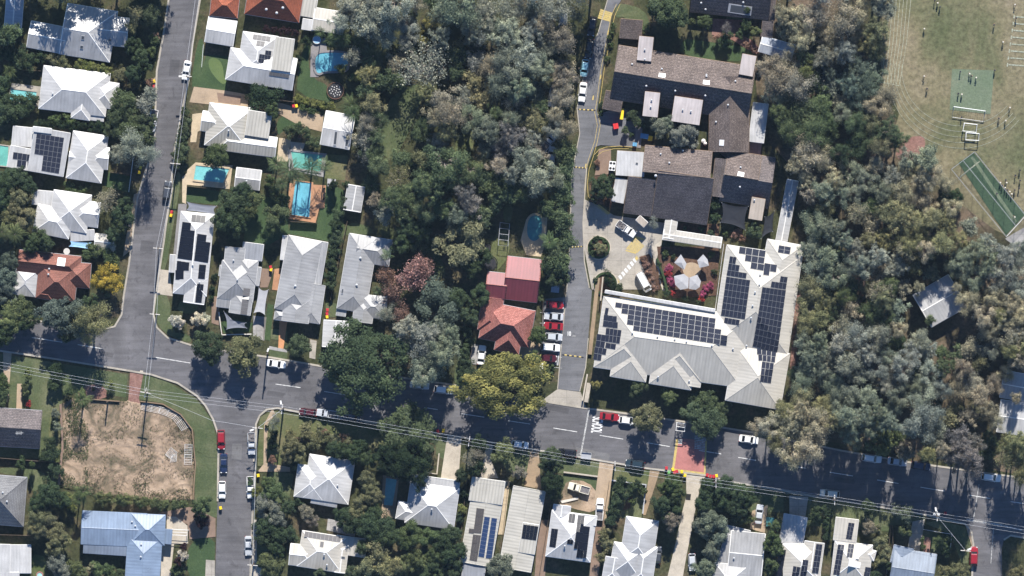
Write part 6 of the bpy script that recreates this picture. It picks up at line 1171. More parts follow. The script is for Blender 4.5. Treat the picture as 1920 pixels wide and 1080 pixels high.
T('gum', 'olive', 1520,540,28, 1545,560,26, 1515,580,26, 1510,610,22, 1535,600,24, 1510,560,20, 1650,560,26, 1630,540,22); T('gum', 'green', 1650,600,26, 1630,580,24, 1560,590,22, 1660,540,22)
T('gum', 'greygreen', 1745,512,18, 1785,498,20, hs=0.8); T('gum', 'tan', 1808,565,22, 1720,540,14, 1790,540,12, hs=0.9); T('gum', 'tan', 1905,675,22, 1918,640,24, 1882,700,16, 1862,790,16, 1900,745,12, hs=1.0); T('gum', 'tan', 1860,560,28, 1890,570,26, 1840,590,24, 1880,600,28, 1910,590,26, 1850,620,22, 1900,630,24); T('gum', 'olive', 1870,590,20, 1905,615,22, 1920,650,26, 1890,660,20)
T('gum', 'grey', 1600,630,30, 1570,640,28, 1620,660,28, 1640,630,24, 1580,680,30, 1610,700,28, 1550,670,28, 1720,640,26, 1705,660,24, 1735,660,22, 1640,690,26, 1690,690,28, 1660,720,26); T('gum', 'greygreen', 1520,670,28, 1540,700,28, 1510,690,24, 1500,720,24, 1560,720,28, 1590,740,26, 1620,740,26, 1530,640,24, 1505,640,20, 1680,740,24, 1710,720,24)
T('gum', 'silver', 1740,700,26, 1725,740,28, 1760,730,22, 1720,790,32, 1745,810,28, 1700,800,24, 1740,780,24); T('gum', 'brown', 1810,720,30, 1830,740,26, 1790,730,24, 1850,770,22, 1800,690,20, 1860,720,18, 1665,690,18); T('gum', 'purple', 1800,845,30, 1790,820,26, 1815,870,24, 1785,860,22, 1820,830,22)
T('gum', 'tan', 1490,800,34, 1520,820,30, 1460,790,26, 1480,850,28, 1500,770,26, 1530,790,26, 1440,800,22, 1510,845,26, 1420,800,18); T('gum', 'olive', 1470,770,24, 1540,760,26, 1560,790,24, 1500,745,22, 1450,825,22)
T('gum', 'greygreen', 1580,780,26, 1610,780,26, 1640,770,24, 1660,790,22, 1590,810,24, 1625,800,22, 1670,760,22, 1570,750,24); T('dense', 'light', 1648,830,28, 1640,810,20, label='bright green round tree over the cars parked by the bushland', hs=1.2); T('wattle', 'brown', 1697,850,20, 1690,835,14); T('palm', 'cream', 1604,832,16, label='pale palm in the bushland edge above the road')
T('gum', 'olive', 1900,830,30, 1890,860,28, 1920,860,26, 1880,830,22, 1905,890,22); T('dense', 'green', 1860,840,18, 1850,820,16, 1840,850,14); T('wattle', 'green', 1520,400,16, 1720,690,16, 1760,660,14, 1560,460,14, 1680,640,14, 1490,700,16, 1740,600,12)
# trees standing just beyond the edges of the photograph, whose shade falls into it
T('gum', 'greygreen', 20,-60,48, 70,-50,50, 120,-45,50, 170,-65,48, 225,-45,42, 300,-75,40, 270,-60,38, hs=0.95); T('gum', 'grey', 860,-30,40, 1000,-20,38, 1060,-15,34, 1110,-25,38, 1590,-20,40, 1640,-20,42, 1650,15,30, 1540,-20,36, 1480,-25,36, hs=1.15); T('gum', 'olive', 1640,60,30, 1640,95,24, 1625,85,24)
# undergrowth that the gaps between the crowns show
zones = [(c1(660,0, 1050,0, 1040,470, 1010,330, 890,420, 700,400, 665,120), 60), (c1(1510,300, 1680,330, 1880,470, 1900,880, 1500,810, 1510,330), 75), (c1(1455,110, 1640,100, 1670,290, 1520,330, 1450,220), 24)]
for poly, n in zones:
    x0, x1 = min(p[0] for p in poly), max(p[0] for p in poly); y0, y1 = min(p[1] for p in poly), max(p[1] for p in poly)
    bad = lambda p: not inside(p, poly) or (1835 < p[0] and p[1] > 680) or (1690 < p[0] < 1825 and 500 < p[1] < 650) or (855 < p[0] < 900 and 235 < p[1] < 305) or (715 < p[0] < 790 and 140 < p[1] < 290)
    for _ in range(4000):                    # close the canopy where the survey list left a hole
        p = (random.uniform(x0, x1), random.uniform(y0, y1))
        if bad(p) or min(math.hypot(p[0] - t_[0], p[1] - t_[1]) - 0.62 * t_[2] for t_ in TREES) < 13: continue
        tree(p[0], p[1], random.uniform(17, 25), 'gum' if random.random() < .6 else 'wattle', random.choice(('greygreen', 'grey', 'olive', 'green', 'tan', 'olive', 'brown', 'light') if p[0] > 1400 else ('greygreen', 'grey', 'green', 'brown', 'olive')))
    k = 0
    while k < n:
        p = (random.uniform(x0, x1), random.uniform(y0, y1))
        if bad(p): continue
        tree(p[0], p[1], random.uniform(9, 15), 'shrub', random.choice(('deep', 'greygreen', 'olive', 'green'))); k += 1
# labels that two trees share are told apart by the neighbour they stand beside
from collections import Counter
used = Counter(); tot = Counter(t_[3]['label'] for t_ in TREES); wc = lambda l: len(l.replace('-', ' ').split())
for t_ in TREES:
    l = t_[3]['label']
    if tot[l] > 1 and t_[4]:
        g = t_[3].location; nb = []
        for d, u in sorted((math.hypot(t_[0] - u[0], t_[1] - u[1]), u[5]) for u in TREES if u[5] != t_[5] and abs(u[0] - t_[0]) < 90 and abs(u[1] - t_[1]) < 90)[:6]:
            if u not in nb: nb.append(u)
        ph = [a[1] for a in sorted((math.hypot(g.x - a[0], g.y - a[1]), a[2]) for a in LAND)[:3]]; sz = 'small ' if t_[6] < .72 else ('big ' if t_[6] > 1.35 else '')
        var = [l] + [l + ', beside a ' + n for n in nb[:2]] + [sz + t_[5] + ' between ' + ph[0] + ' and ' + ph[1]] + [sz + t_[5] + ' beside a ' + n + ' near ' + ph[1] for n in nb[:2]] + [sz + t_[5] + ' between a ' + a + ' and a ' + b for a in nb[:2] for b in nb[2:4]]
        var = [v for v in var if wc(v) <= 16] or [l]; l = next((v for v in var if not used[v]), var[0]); t_[3]['label'] = l
    used[l] += 1
# weeds and rubble over the bare lot, dry tufts: nobody could count them
def scatter(name, poly, n, dens, col, size, z0):
    x0, x1 = min(p[0] for p in poly), max(p[0] for p in poly); y0, y1 = min(p[1] for p in poly), max(p[1] for p in poly); P = []
    while len(P) < n:
        p = (random.uniform(x0, x1), random.uniform(y0, y1)); g = G(p)
        if inside(p, poly) and random.random() < dens(p) * max(0, min(1, 0.5 + 2.2 * mn.noise(Vector((g.x * .25, g.y * .25, 3))))): P.append((g.x, g.y, z0 + random.uniform(0, .12)))
    P = np.array(P); me = leaf_mesh(name, P, unit_dirs(n, 1.2), np.stack([size * (0.6 + rng.random(n)), size * (0.3 + 0.4 * rng.random(n))], axis=1), 0.5 + rng.normal(size=n) * 0.25)
    o = link(name, me); o.color = (*col, 1); tag(o, kind='stuff'); return o
xl, xr = min(p[0] for p in LOT), max(p[0] for p in LOT)
scatter('weeds', LOT, 7000, lambda p: 1.0 if p[0] < xl + 55 else (0.5 if p[1] > 905 or p[0] > xr - 30 else 0.12), (0.11, 0.13, 0.065), 0.16, 0.28)
scatter('rubble', LOT, 2600, lambda p: 1.0 if p[1] > 880 or p[0] > xr - 60 else 0.35, (0.14, 0.11, 0.085), 0.13, 0.30)
# ---------------------------------------------------------------- pools
def pool(pts, label, tile, coping='tan_paving', sm=1, cw=0.5):
    P = [G(p) for p in pts]
    for _ in range(sm): P = [q for i in range(len(P)) for q in (P[i] * 0.75 + P[(i + 1) % len(P)] * 0.25, P[i] * 0.25 + P[(i + 1) % len(P)] * 0.75)]
    if sum(P[i].x * P[(i + 1) % len(P)].y - P[(i + 1) % len(P)].x * P[i].y for i in range(len(P))) < 0: P = P[::-1]
    c = sum(P, Vector()) / len(P); r = empty('swimming_pool', (c.x, c.y, 0)); tag(r, label, 'pool', 'backyard swimming pools'); n = len(P)
    m = MB(); m.face([(p.x, p.y, 0.16) for p in P]); m.build('basin', tile, r)
    m = MB(); m.face([(p.x, p.y, 0.27) for p in P]); m.build('water', 'water', r)
    O = []
    for i in range(n):
        d = (P[(i + 1) % n] - P[i - 1]).normalized(); O.append(P[i] + Vector((d.y, -d.x, 0)) * cw)
    m = MB()
    for i in range(n):
        j = (i + 1) % n; a, b, c_, d = P[i], P[j], O[j], O[i]
        m.face([(d.x, d.y, .32), (c_.x, c_.y, .32), (b.x, b.y, .32), (a.x, a.y, .32)]); m.face([(a.x, a.y, .15), (a.x, a.y, .32), (b.x, b.y, .32), (b.x, b.y, .15)]); m.face([(d.x, d.y, 0), (c_.x, c_.y, 0), (c_.x, c_.y, .32), (d.x, d.y, .32)])
    m.build('coping', coping, r); return r
pool(cB(905,362, 1000,352, 1135,362, 1125,440, 1110,480, 960,480, 925,500, 905,470), 'free-form blue pool beside the palms of the putting-green house', 'pool_tile_blue', 'grey_paving', 2)
pool(cA(75,600, 248,622, 238,705, 65,680), 'small teal pool beside the white hip house', 'pool_tile', 'concrete', 0); pool(cF(-20,185, 58,197, 50,330, -20,322), 'teal pool behind the modern solar-deck house', 'pool_tile_green', 'concrete', 0)
pool(cG(243,180, 468,205, 425,298, 228,275), 'bright turquoise pool with sandstone edge by the street fence', 'pool_tile', 'sand_paving', 0); pool(cG(885,85, 1098,112, 1082,222, 905,195), 'green-teal rectangular pool half hidden by palms', 'pool_tile_green', 'grey_concrete', 0)
pool(cG(915,285, 1022,300, 1008,530, 885,512), 'long blue pool in an orange timber deck', 'pool_tile_blue', 'deck_timber', 0); pool(cH(1212,560, 1245,532, 1290,540, 1300,600, 1292,665, 1250,700, 1212,675, 1203,625), 'dark kidney-shaped pool behind the red house', 'pool_tile_dark', 'sand_paving', 2)
pool(cS(1022,418, 1095,430, 1065,605, 1008,600), 'narrow teal pool shaded by trees beside the verandah house', 'pool_tile', 'tan_paving', 0)
# ---------------------------------------------------------------- vehicles
WH, SI, BK, RD, NV, DG, LB, DR, TL, CR = (0.72, 0.72, 0.70), (0.42, 0.44, 0.46), (0.012, 0.012, 0.014), (0.25, 0.014, 0.02), (0.014, 0.024, 0.06), (0.05, 0.055, 0.065), (0.25, 0.47, 0.55), (0.06, 0.009, 0.012), (0.02, 0.035, 0.045), (0.66, 0.62, 0.50)
sd = (-0.18, 1)
car(cA.p(1260,475), sd, 'sedan', WH, 'white sedan beside the putting-green lawn on the side street'); car(cA.p(1034,815), sd, 'ute', WH, 'white ute half under street trees opposite the cream house'); car(cF.p(1130,495), (0.13, -1), 'suv', DG, 'dark grey car on the side street by the turquoise pool fence')
car(cP.p(1358,603), (0.02, 1), 'suv', RD, 'bright red car beside the bare lot verge'); car(cP.p(1374,748), (0, 1), 'sedan', NV, 'navy blue car parked behind the bright red one by the verge'); car(cP.p(1364,910), (0, 1), 'hatch', WH, 'white hatchback parked by the grass verge behind the navy car')
car(cR.p(331,690), (0.02, 1), 'ute', SI, 'silver ute with a loaded tray at the street corner', load='load_grey'); car(cR.p(325,985), (0.02, 1), 'ute', WH, 'white ute carrying green garden cuttings', load='load_green'); car(cS.p(94,875), (0.02, 1), 'sedan', SI, 'silver-white sedan on the side street beside the nine-panel house')
car(cR.p(497,152), (1, .15), 'sedan', WH, 'white sedan in front of the brick-path house'); car(cR.p(711,478), (-1, -.1), 'hatch', DR, 'dark maroon hatchback on the corner of the main road'); car(cR.p(843,488), (-1, -.15), 'ute', SI, 'silver ute parked half in the fig tree shade', load='load_grey'); car(cR.p(998,512), (-1, -.15), 'sedan', DG, 'dark sedan in deep fig shade behind the silver ute')
car(cT.p(168,295), (1, .12), 'sedan', SI, 'silver sedan at the edge of the great fig shade'); car(cT.p(332,327), (1, .12), 'wagon', WH, 'white wagon in front of the empty bush block'); car(cT.p(845,697), (1, .15), 'hatch', WH, 'white hatchback on the main road between two street trees'); car(cT.p(1162,752), (-1, -.1), 'suv', BK, 'black four-wheel drive towing point beside the box trailer')
car(cV.p(225,437), (1, .12), 'sedan', RD, 'red sedan parked by the SCHOOL road lettering'); car(cV.p(348,462), (1, .12), 'hatch', WH, 'white car hidden under the olive street tree'); car(cV.p(398,757), (-1, -.15), 'suv', TL, 'dark teal car parked on the south kerb opposite the crossing'); car(cV.p(1165,590), (1, .15), 'sedan', WH, 'white car under the gum branches opposite the crossing')
car(cT.p(586,92), (0.12, -1), 'sedan', WH, 'white sedan in the driveway of the red house', z=0.13)
for p, k, c, l in (((1380,475), 'hatch', RD, 'red hatchback in the car park bay beside the square lid'), ((1372,543), 'sedan', SI, 'silver car between two red cars in the car park'), ((1370,600), 'sedan', RD, 'red sedan between two silver cars in the car park'), ((1372,662), 'hatch', SI, 'silver hatchback next to the white four-wheel drive'), ((1352,724), 'suv', WH, 'large white four-wheel drive in the car park'), ((1338,788), 'hatch', DR, 'small dark red car in the last car park bay')):
    car(cM.p(*p), (1, 0.08) if k != 'sedan' else (-1, -0.08), k, c, l, 'cars in the driveway car park', 0.168)
g_ = 'cars parked along the driveway'
car(cD.p(252,178), (-.16, 1), 'suv', BK, 'black car by the yellow hatching on the driveway', g_); car(cD.p(233,330), (-.16, 1), 'wagon', BK, 'black car behind the light blue one on the driveway', g_); car(cD.p(202,460), (-.15, 1), 'hatch', LB, 'light blue hatchback on the driveway', g_); car(cD.p(188,622), (-.12, 1), 'sedan', WH, 'white car nearest the hump on the driveway', g_)
g_ = 'vehicles among the bushland trees'
car(cC.p(1283,648), (-.18, 1), 'ute', WH, 'white ute standing among the bushland trees', g_, 0.02); car(cC.p(1252,962), (.75, -1), 'ute', SI, 'grey ute with a long load parked askew in the bush', g_, 0.02, 'load_grey'); car(cC.p(1274,1055), (.15, -1), 'sedan', SI, 'silver sedan beside the askew ute in the bush', g_, 0.02); car(cC.p(1353,132), (-.05, 1), 'van', SI, 'pale van almost hidden by gum crowns', g_, 0.02)
car(cI.p(482,682), (1, .72), 'ute', WH, 'white ute beside the yellow hatching on the forecourt', None, 0.17, 'load_grey'); car(cI.p(600,1038), (.55, 1), 'van', WH, 'white van parked by the courtyard path', None, 0.17, cat='van')
g_ = 'vehicles in front yards and driveways'
car(cU.p(1100,487), (-1, -.28), 'ute', CR, 'cream ute standing on the dirt front yard', g_, 0.16); car(cU.p(1240,628), (.06, -1), 'ute', WH, 'white ute on the narrow driveway beside the dirt yard', g_, 0.16); car(cW.p(1092,662), (.12, -1), 'sedan', SI, 'silver sedan in the driveway of the weathered zinc house', g_, 0.16); car(cW.p(640,985), (.05, 1), 'hatch', SI, 'silver car at the low end of the long pale driveway', g_, 0.16); car(cW.p(408,938), (.1, -1), 'hatch', DG, 'dark car in the shade beside the many-hipped house', g_, 0.05)
for p, k, c, l in (((520,335), 'wagon', WH, 'white wagon under the bright green bushland tree'), ((682,356), 'sedan', SI, 'silver car parked by the bushland between white and navy cars'), ((830,382), 'suv', NV, 'navy four-wheel drive in the shade of the bushland'), ((1275,455), 'wagon', WH, 'white wagon parked alone in dappled gum shade')): car(cX.p(*p), (1, .14), k, c, l)
car(cX.p(255,558), (-1, -.1), 'wagon', CR, 'cream wagon parked on the south kerb beside the power pole'); car(cX.p(1166,955), (.03, -1), 'suv', RD, 'red car on the far side street by the lattice pole')
def trailer(p, d, label, load=None):
    r = empty('box_trailer', G(p, 0.175), math.atan2(-d[1], d[0])); tag(r, label, 'trailer')
    m = MB(); m.box((0, 0, 0.5), (2.4, 1.5, 0.08), 0)
    for y in (-.75, .75): m.box((0, y, 0.78), (2.4, 0.06, 0.5), 0)
    for x in (-1.17, 1.17): m.box((x, 0, 0.78), (0.06, 1.44, 0.49), 0)
    m.build('tray', 'grey_metal', None, (0, 0, 0)).parent = r
    m = MB(); m.tube([(1.2, .5, .45), (2.3, 0, .45), (1.2, -.5, .45)], 0.04, 6); m.build('drawbar', 'grey_metal', None, (0, 0, 0)).parent = r
    wm = wheel_mesh(0.3, 0.18)
    for y in (-.85, .85): link('wheel', wm, r, (-.1, y, .3))
    m = MB(); m.box((0, 0, .62), (2.25, 1.38, 0.16), 0); m.build('load', load or 'trim_grey', None, (0, 0, 0)).parent = r
trailer(cT.p(1292,772), (-1, -.1), 'silver box trailer behind the black four-wheel drive'); trailer(cC.p(1165,1055), (.2, 1), 'dark box trailer of scraps among the bushland trees', 'load_grey')
# ---------------------------------------------------------------- bins
L_ = {'bin_red': 'red-lidded', 'bin_yellow': 'yellow-lidded', 'lime_lid': 'green-lidded', 'bin_blue': 'blue-lidded'}
for where, z, lst in (('on the road edge by the wide pale driveway', .18, ((cT.p(291,605), 'bin_red'), (cT.p(329,602), 'bin_yellow'))), ('in the row left of the red school crossing drive', .12, ((cV.p(610,783), 'bin_red'), (cV.p(653,792), 'bin_yellow'), (cV.p(627,812), 'lime_lid'), (cV.p(680,806), 'bin_red'), (cV.p(713,808), 'bin_yellow'), (cV.p(664,812), 'bin_red'), (cV.p(735,832), 'bin_yellow'))),
        ('beside the pole at the long pale driveway', .12, ((cV.p(885,830), 'bin_red'), (cV.p(906,838), 'bin_red'), (cV.p(928,840), 'bin_red'), (cV.p(948,835), 'bin_yellow'))), ('on the side street kerb opposite the putting green', .1, ((cA.p(1041,550), 'bin_yellow'), (cA.p(1040,585), 'bin_red'))), ('on the grass strip beside the corner house', .1, ((cF.p(1160,640), 'bin_red'), (cF.p(1156,662), 'bin_yellow'))),
        ('under the tree by the modern solar house', .1, ((cF.p(950,340), 'bin_yellow'), (cF.p(942,372), 'bin_yellow'))), ('in the side yard of the zinc cottage', .1, ((cG.p(748,868), 'bin_red'), (cG.p(750,884), 'bin_yellow'))), ('behind the white carport', .1, ((cM.p(44,505), 'bin_red'), (cM.p(42,528), 'bin_red'), (cM.p(42,545), 'bin_yellow'))),
        ('on the corner footpath by the rust ball shrub', .1, ((cR.p(376,905), 'bin_yellow'),)), ('on the verge behind the white hatchback', .1, ((cP.p(1355,1022), 'bin_yellow'),)), ('on the south verge by the lawn corner', .12, ((cX.p(985,683), 'bin_red'),)), ('at the back fence of the putting-green house', .1, ((cB.p(758,716), 'bin_red'), (cB.p(778,716), 'bin_yellow')))):
    for q, lid in lst: bin_(q, random.uniform(-.3, .3), lid, L_[lid] + ' wheelie bin ' + where, z, 1.08)
def skip_bin(p, dims, rz, mat, label, lidm=None):
    g = G(p); r = empty('waste_container', (g.x, g.y, 0.16)); tag(r, label, 'container'); r.rotation_euler = (0, 0, rz); a, b, h = dims; m = MB()
    loft(m, [[Vector((x * a * .45, y * b * .45, 0)) for x, y in ((-1, -1), (1, -1), (1, 1), (-1, 1))], [Vector((x * a / 2, y * b / 2, h)) for x, y in ((-1, -1), (1, -1), (1, 1), (-1, 1))]]); m.build('body', mat, None, (0, 0, 0)).parent = r
    for s_ in (-1, 1): m = MB(); m.box((s_ * a / 4, 0, h + .05), (a / 2 - .04, b + .06, .08)); m.build('lid', lidm or mat, None, (0, 0, 0)).parent = r
skip_bin(cD.p(453,770), (0.8, 2.5, 1.3), R(-6), 'yellow_plastic', 'long yellow container in the kiosk yard'); skip_bin(cD.p(412,852), (1.2, 1.2, 1.2), R(10), 'red_plastic', 'square red container in the kiosk yard'); skip_bin(cD.p(605,920), (1.9, 1.1, 1.2), R(-8), 'bin_blue', 'blue-lidded container beside the courtyard trees'); skip_bin(cD.p(645,935), (1.0, 1.1, 1.1), R(-8), 'yellow_plastic', 'orange-yellow container next to the blue-lidded one'); skip_bin(cD.p(540,975), (1.0, 0.8, 1.1), R(-5), 'bin_green', 'grey-green container by the kerb of the kiosk yard', 'bin_blue')
# ---------------------------------------------------------------- poles and wires
PL = [((-35, 676), ''), ((277, 735), 'power pole with long shadow on the bare lot'), ((531.5, 766), 'power pole with a white top at the corner verge'), ((880, 826), 'power pole beside the leafless bush on the main road'), ((1152, 872), 'power pole beside the narrow front driveway'), ((1340, 903), 'power pole beside the row of bins at the long driveway'), ((1561, 935), 'power pole behind the cream wagon'), ((1752, 965), 'power pole with many stay wires by the lawn corner'), ((1990, 1003), '')]
for k, (p, l) in enumerate(PL):
    if l: pole(p, l, 11.0, ((-98 + (8 if k > 3 else 0), 10.6), (-98 + (8 if k > 3 else 0), 9.6)) if k != 1 else ((-10, 10.6), (80, 10.0), (-10, 9.2)), lamp=(100, 1.6) if k in (2, 7) else None, transformer=(k == 7))
ST = [((378, -40), ''), ((353, 145), 'street light pole with white head opposite the bins on the side street'), ((332, 308), 'pole with white crossarm by the turquoise pool hedge'), ((300, 466), 'pole with white crossarm beside the corner house lean-to'), ((294, 589), 'pole with white crossarm on the junction kerb'), ((277, 735), '')]
for k, (p, l) in enumerate(ST):
    if l: pole(p, l, 9.0, ((-5, 8.8),), lamp=(180, 1.4) if k == 1 else None)
for q, l, lamp in (((485.6, 801), 'short street pole with two white arms near the loaded ute', (200, 1.5)), ((476, 1057), 'pole with white crossarm beside the light green tree', None), ((502, 663), 'thin street light beside the white sedan', (70, 1.0)), ((1806, 1030), 'lattice-topped pole beside the red car on the far side street', (20, 1.0)), ((202.5, 753), 'thin white-topped post on the bare lot', None), ((1085, 130), 'timber pole in the scrub beside the driveway cars', None)):
    pole(q, l, 9.0 if q[0] != 202.5 else 5.0, ((-5, 8.7),) if q[0] not in (502, 202.5, 1085) else (), lamp)
for dx, z, l in ((-6, 10.75, 'northern of three pale power lines along the main road'), (0, 10.78, 'middle of three pale power lines along the main road'), (7, 10.75, 'southern of three pale power lines along the main road')):
    wire([G((p[0] + dx * 0.15, p[1] + dx), z) for p, _ in PL], l, 0.016)
for dx, z, l in ((-3, 8.95, 'western power line along the side street'), (3.5, 8.95, 'eastern power line along the side street')): wire([G((p[0] + dx, p[1]), z) for p, _ in ST], l, 0.022)
wire([G((485.6, 801), 8.6), G((531.5, 766), 9.4)], 'short service line at the corner verge', 0.03); wire([G((1752, 965), 10), G((1806, 1030), 8.7)], 'diagonal service line to the lattice-topped pole', 0.025); wire([G((485, 801), 8.8), G((476, 1057), 8.8)], 'service line along the kerb of the southern side street', 0.03)
wire([G((485.6, 801), 8.7), G((400, 787), 7.5), G((277, 735), 9.4)], 'thin service line sagging over the southern side street', 0.022, 1.2)
# ---------------------------------------------------------------- fences and walls
for pts, l in ((cB(405,640, 760,690, 770,470), 'timber fence beside the dark shrub driveway'), (cG(185,320, 320,335), 'low dark fence below the turquoise pool'), (cG(1060,570, 880,560), 'thin pool fence below the orange deck'), (cL(420,60, 395,600), 'timber fence between the corner house and the zinc cottage'), (cL(805,520, 770,860), 'timber fence between the zinc cottage and the brick-path house'), (cG(1265,560, 1150,1090), 'timber fence along the hedge trees of the two zinc houses'),
        (cU(345,420, 285,960), 'pale fence beside the cream house with blue solar columns'), (cU(625,440, 590,760, 540,1080), 'fence between the two cream houses'), (cU(910,600, 830,1080), 'fence beside the white house with the dirt yard'), (cW(80,440, 20,820), 'dark garden fence beside the narrow driveway'), (cX(640,760, 610,1080), 'pale fence beside the blue-grey metal house'), (cM(905,690, 870,830), 'fence along the driveway of the red house'), (cM(1310,440, 1295,820), 'fence between the red house and the car park'), (cQ(0,800, 210,805), 'fence between the grey-tiled and flat white houses'),
        (cA(100,470, 280,480), 'dark timber fence behind the small teal pool'), (cF(745,370, 890,385), 'pale timber front fence of the modern solar house'), (cP(0,715, 370,745), 'dark timber fence below the antenna house')): fence(pts, l)
fence(cF(900,275, 870,505), 'white front fence beside the lawn on the side street', 1.2, 'white_paint'); fence(cB(150,305, 138,455), 'white post fence in front of the putting green', 1.0, 'white_paint'); fence(cX(650,760, 655,900), 'dark slatted gate fence at the blue-grey house', 1.4); fence(cX(848,785, 1028,815, 1018,900), 'white paling fence round the corner garden bed', 1.1, 'white_paint'); fence(cN(905,125, 850,545), 'pale screen between courtyard garden and solar building', 2.2, 'trim_white')
for pts, l in ((cP(560,355, 735,368), 'dark retaining wall at the north edge of the bare lot'), (cP(862,368, 1000,385, 1110,448, 1180,540, 1200,760, 1185,970), 'curved dark retaining wall round the bare lot corner')): wall_thing('retaining_wall', pts, l, 0.9, 0.22, 'wall_timber')
wall_thing('retaining_wall', cP(372,385, 385,640, 362,880), 'rough brick retaining wall along the west side of the bare lot', 0.7, 0.5, 'brown_paving'); wall_thing('garden_wall', cT(1140,882, 1370,912), 'low pale wall along the dirt yard verge', 0.7, 0.35, 'cream_concrete'); wall_thing('garden_wall', cV(240,865, 472,895, 450,1090), 'dark wall round the sunken front garden', 1.3, 0.3, 'wall_grey'); wall_thing('garden_wall', cT(215,885, 285,895, 300,755), 'pale low wall beside the wide driveway', 0.8, 0.3, 'cream_concrete')
wall_thing('garden_wall', cT(990,145, 985,235), 'short white wall beside the car park tree', 1.2, 0.9, 'white_paint'); wall_thing('entry_wall', cT(1300,220, 1268,400), 'pale entry wall along the driveway gate', 1.6, 0.35, 'cream_concrete'); wall_thing('entry_pier', cT(1312,280, 1292,410), 'pale square pier beside the driveway gate', 1.4, 1.0, 'cream_concrete'); wall_thing('ramp_wall', cN(135,330, 85,800), 'brown timber ramp beside the solar building', 0.8, 0.9, 'dirt_track'); wall_thing('screen_wall', cN(165,325, 150,470), 'cream screen wall beside the half-round island', 2.4, 0.3, 'cream_concrete')
wall_thing('garden_wall', cL(470,665, 490,820, 690,815), 'pale timber front wall of the zinc cottage', 0.9, 0.25, 'pale_timber'); wall_thing('courtyard_wall', cI(690,880, 735,1000, 760,1100), 'curved hedge wall along the courtyard path', 1.1, 0.5, 'load_green')
def ring(p, r, label, mat='cream_concrete', n=28, wd=0.25, h=0.3, name='garden_island'):
    q = [(p[0] + r * math.cos(2 * math.pi * k / n), p[1] + r * math.sin(2 * math.pi * k / n)) for k in range(n + 1)]; g = G(p); e = empty(name, (g.x, g.y, 0)); tag(e, label, 'island', 'planted islands on the forecourt')
    o = strip('kerb', q, mat, wd, 0.0, h, None); o.location = -g; o.parent = e
    m = MB(); m.face([G((p[0] + (r - 1) * math.cos(-2 * math.pi * k / n), p[1] + (r - 1) * math.sin(-2 * math.pi * k / n)), 0.24) for k in range(n)]); m.build('bed', 'mulch', e)
    sub = strip('hedge_ring', [(p[0] + (r - 3.2) * math.cos(2 * math.pi * k / n), p[1] + (r - 3.2) * math.sin(2 * math.pi * k / n)) for k in range(n + 1)], 'load_green', 0.5, 0.2, 0.4, None); sub.location = -g; sub.parent = e
ring((1122.8, 464.3), 22, 'round planted island on the forecourt'); ring((1135, 532), 23, 'half-round planted island beside the zebra stripes')
# ---------------------------------------------------------------- shade sails, play things, small structures
def sail(pts, z, mat, label, dip=0.5, n=8, name='shade_sail'):
    """tensioned cloth with curved edges on corner posts; z: heights of the corners"""
    C = [G(p, zz) for p, zz in zip(pts, z)]; c = sum(C, Vector()) / len(C); r = empty(name, (c.x, c.y, 0)); tag(r, label, 'shade sail', 'shade sails'); m = MB(); k = len(C); E = []
    for i in range(k):
        a, b = C[i], C[(i + 1) % k]
        for j in range(n): f = j / n; q = a.lerp(b, f); E.append(q + (c - q) * (0.16 * 4 * f * (1 - f)))
    ins = [[e.lerp(c, f) - Vector((0, 0, dip * f * (1 - f) * 2)) for e in E] for f in (0, .35, .7)]; N = len(E)
    for A, B in zip(ins, ins[1:]):
        for j in range(N): m.face([A[j], A[(j + 1) % N], B[(j + 1) % N], B[j]])
    for j in range(N): m.face([ins[-1][j], ins[-1][(j + 1) % N], c - Vector((0, 0, dip * .2))])
    m.build('cloth', mat, r, smooth=True, weld=True)
    for p in C: m = MB(); m.tube([(p.x, p.y, 0), (p.x, p.y, p.z + 0.1)], 0.06, 6); m.build('post', 'grey_metal', r)
sail(cF(478,835, 622,846, 598,888, 470,872), (2.7, 2.5, 2.4, 2.6), 'sail_blue', 'pale blue shade sail behind the three-hip white house', 0.2); sail(cG(185,428, 385,455, 380,515, 180,485), (2.9, 2.9, 3.0, 3.0), 'sail_charcoal', 'charcoal shade sail between pool lawn and corner house', 0.3)
sail(cL(505,660, 548,715, 655,738, 660,775, 525,782), (2.8, 2.6, 2.7, 2.4, 2.4), 'sail_charcoal', 'grey-blue shade sail in front of the zinc cottage', 0.3); sail(cL(742,502, 806,515, 782,685, 708,672), (2.7, 2.7, 2.6, 2.6), 'sail_grey', 'pale grey shade sail over the cottage driveway', 0.25)
sail(cI(1125,505, 1305,530, 1285,690, 1115,640), (3.2, 3.2, 2.7, 2.7), 'sail_dark', 'black shade sail beside the dark-tiled wing', 0.4); sail(cI(1415,600, 1480,560, 1470,700, 1390,748), (3.1, 3.1, 2.7, 2.7), 'sail_dark', 'black shade sail near the grey covered walkway', 0.4)
g_ = 'grey fan-shaped canopies in the courtyard'
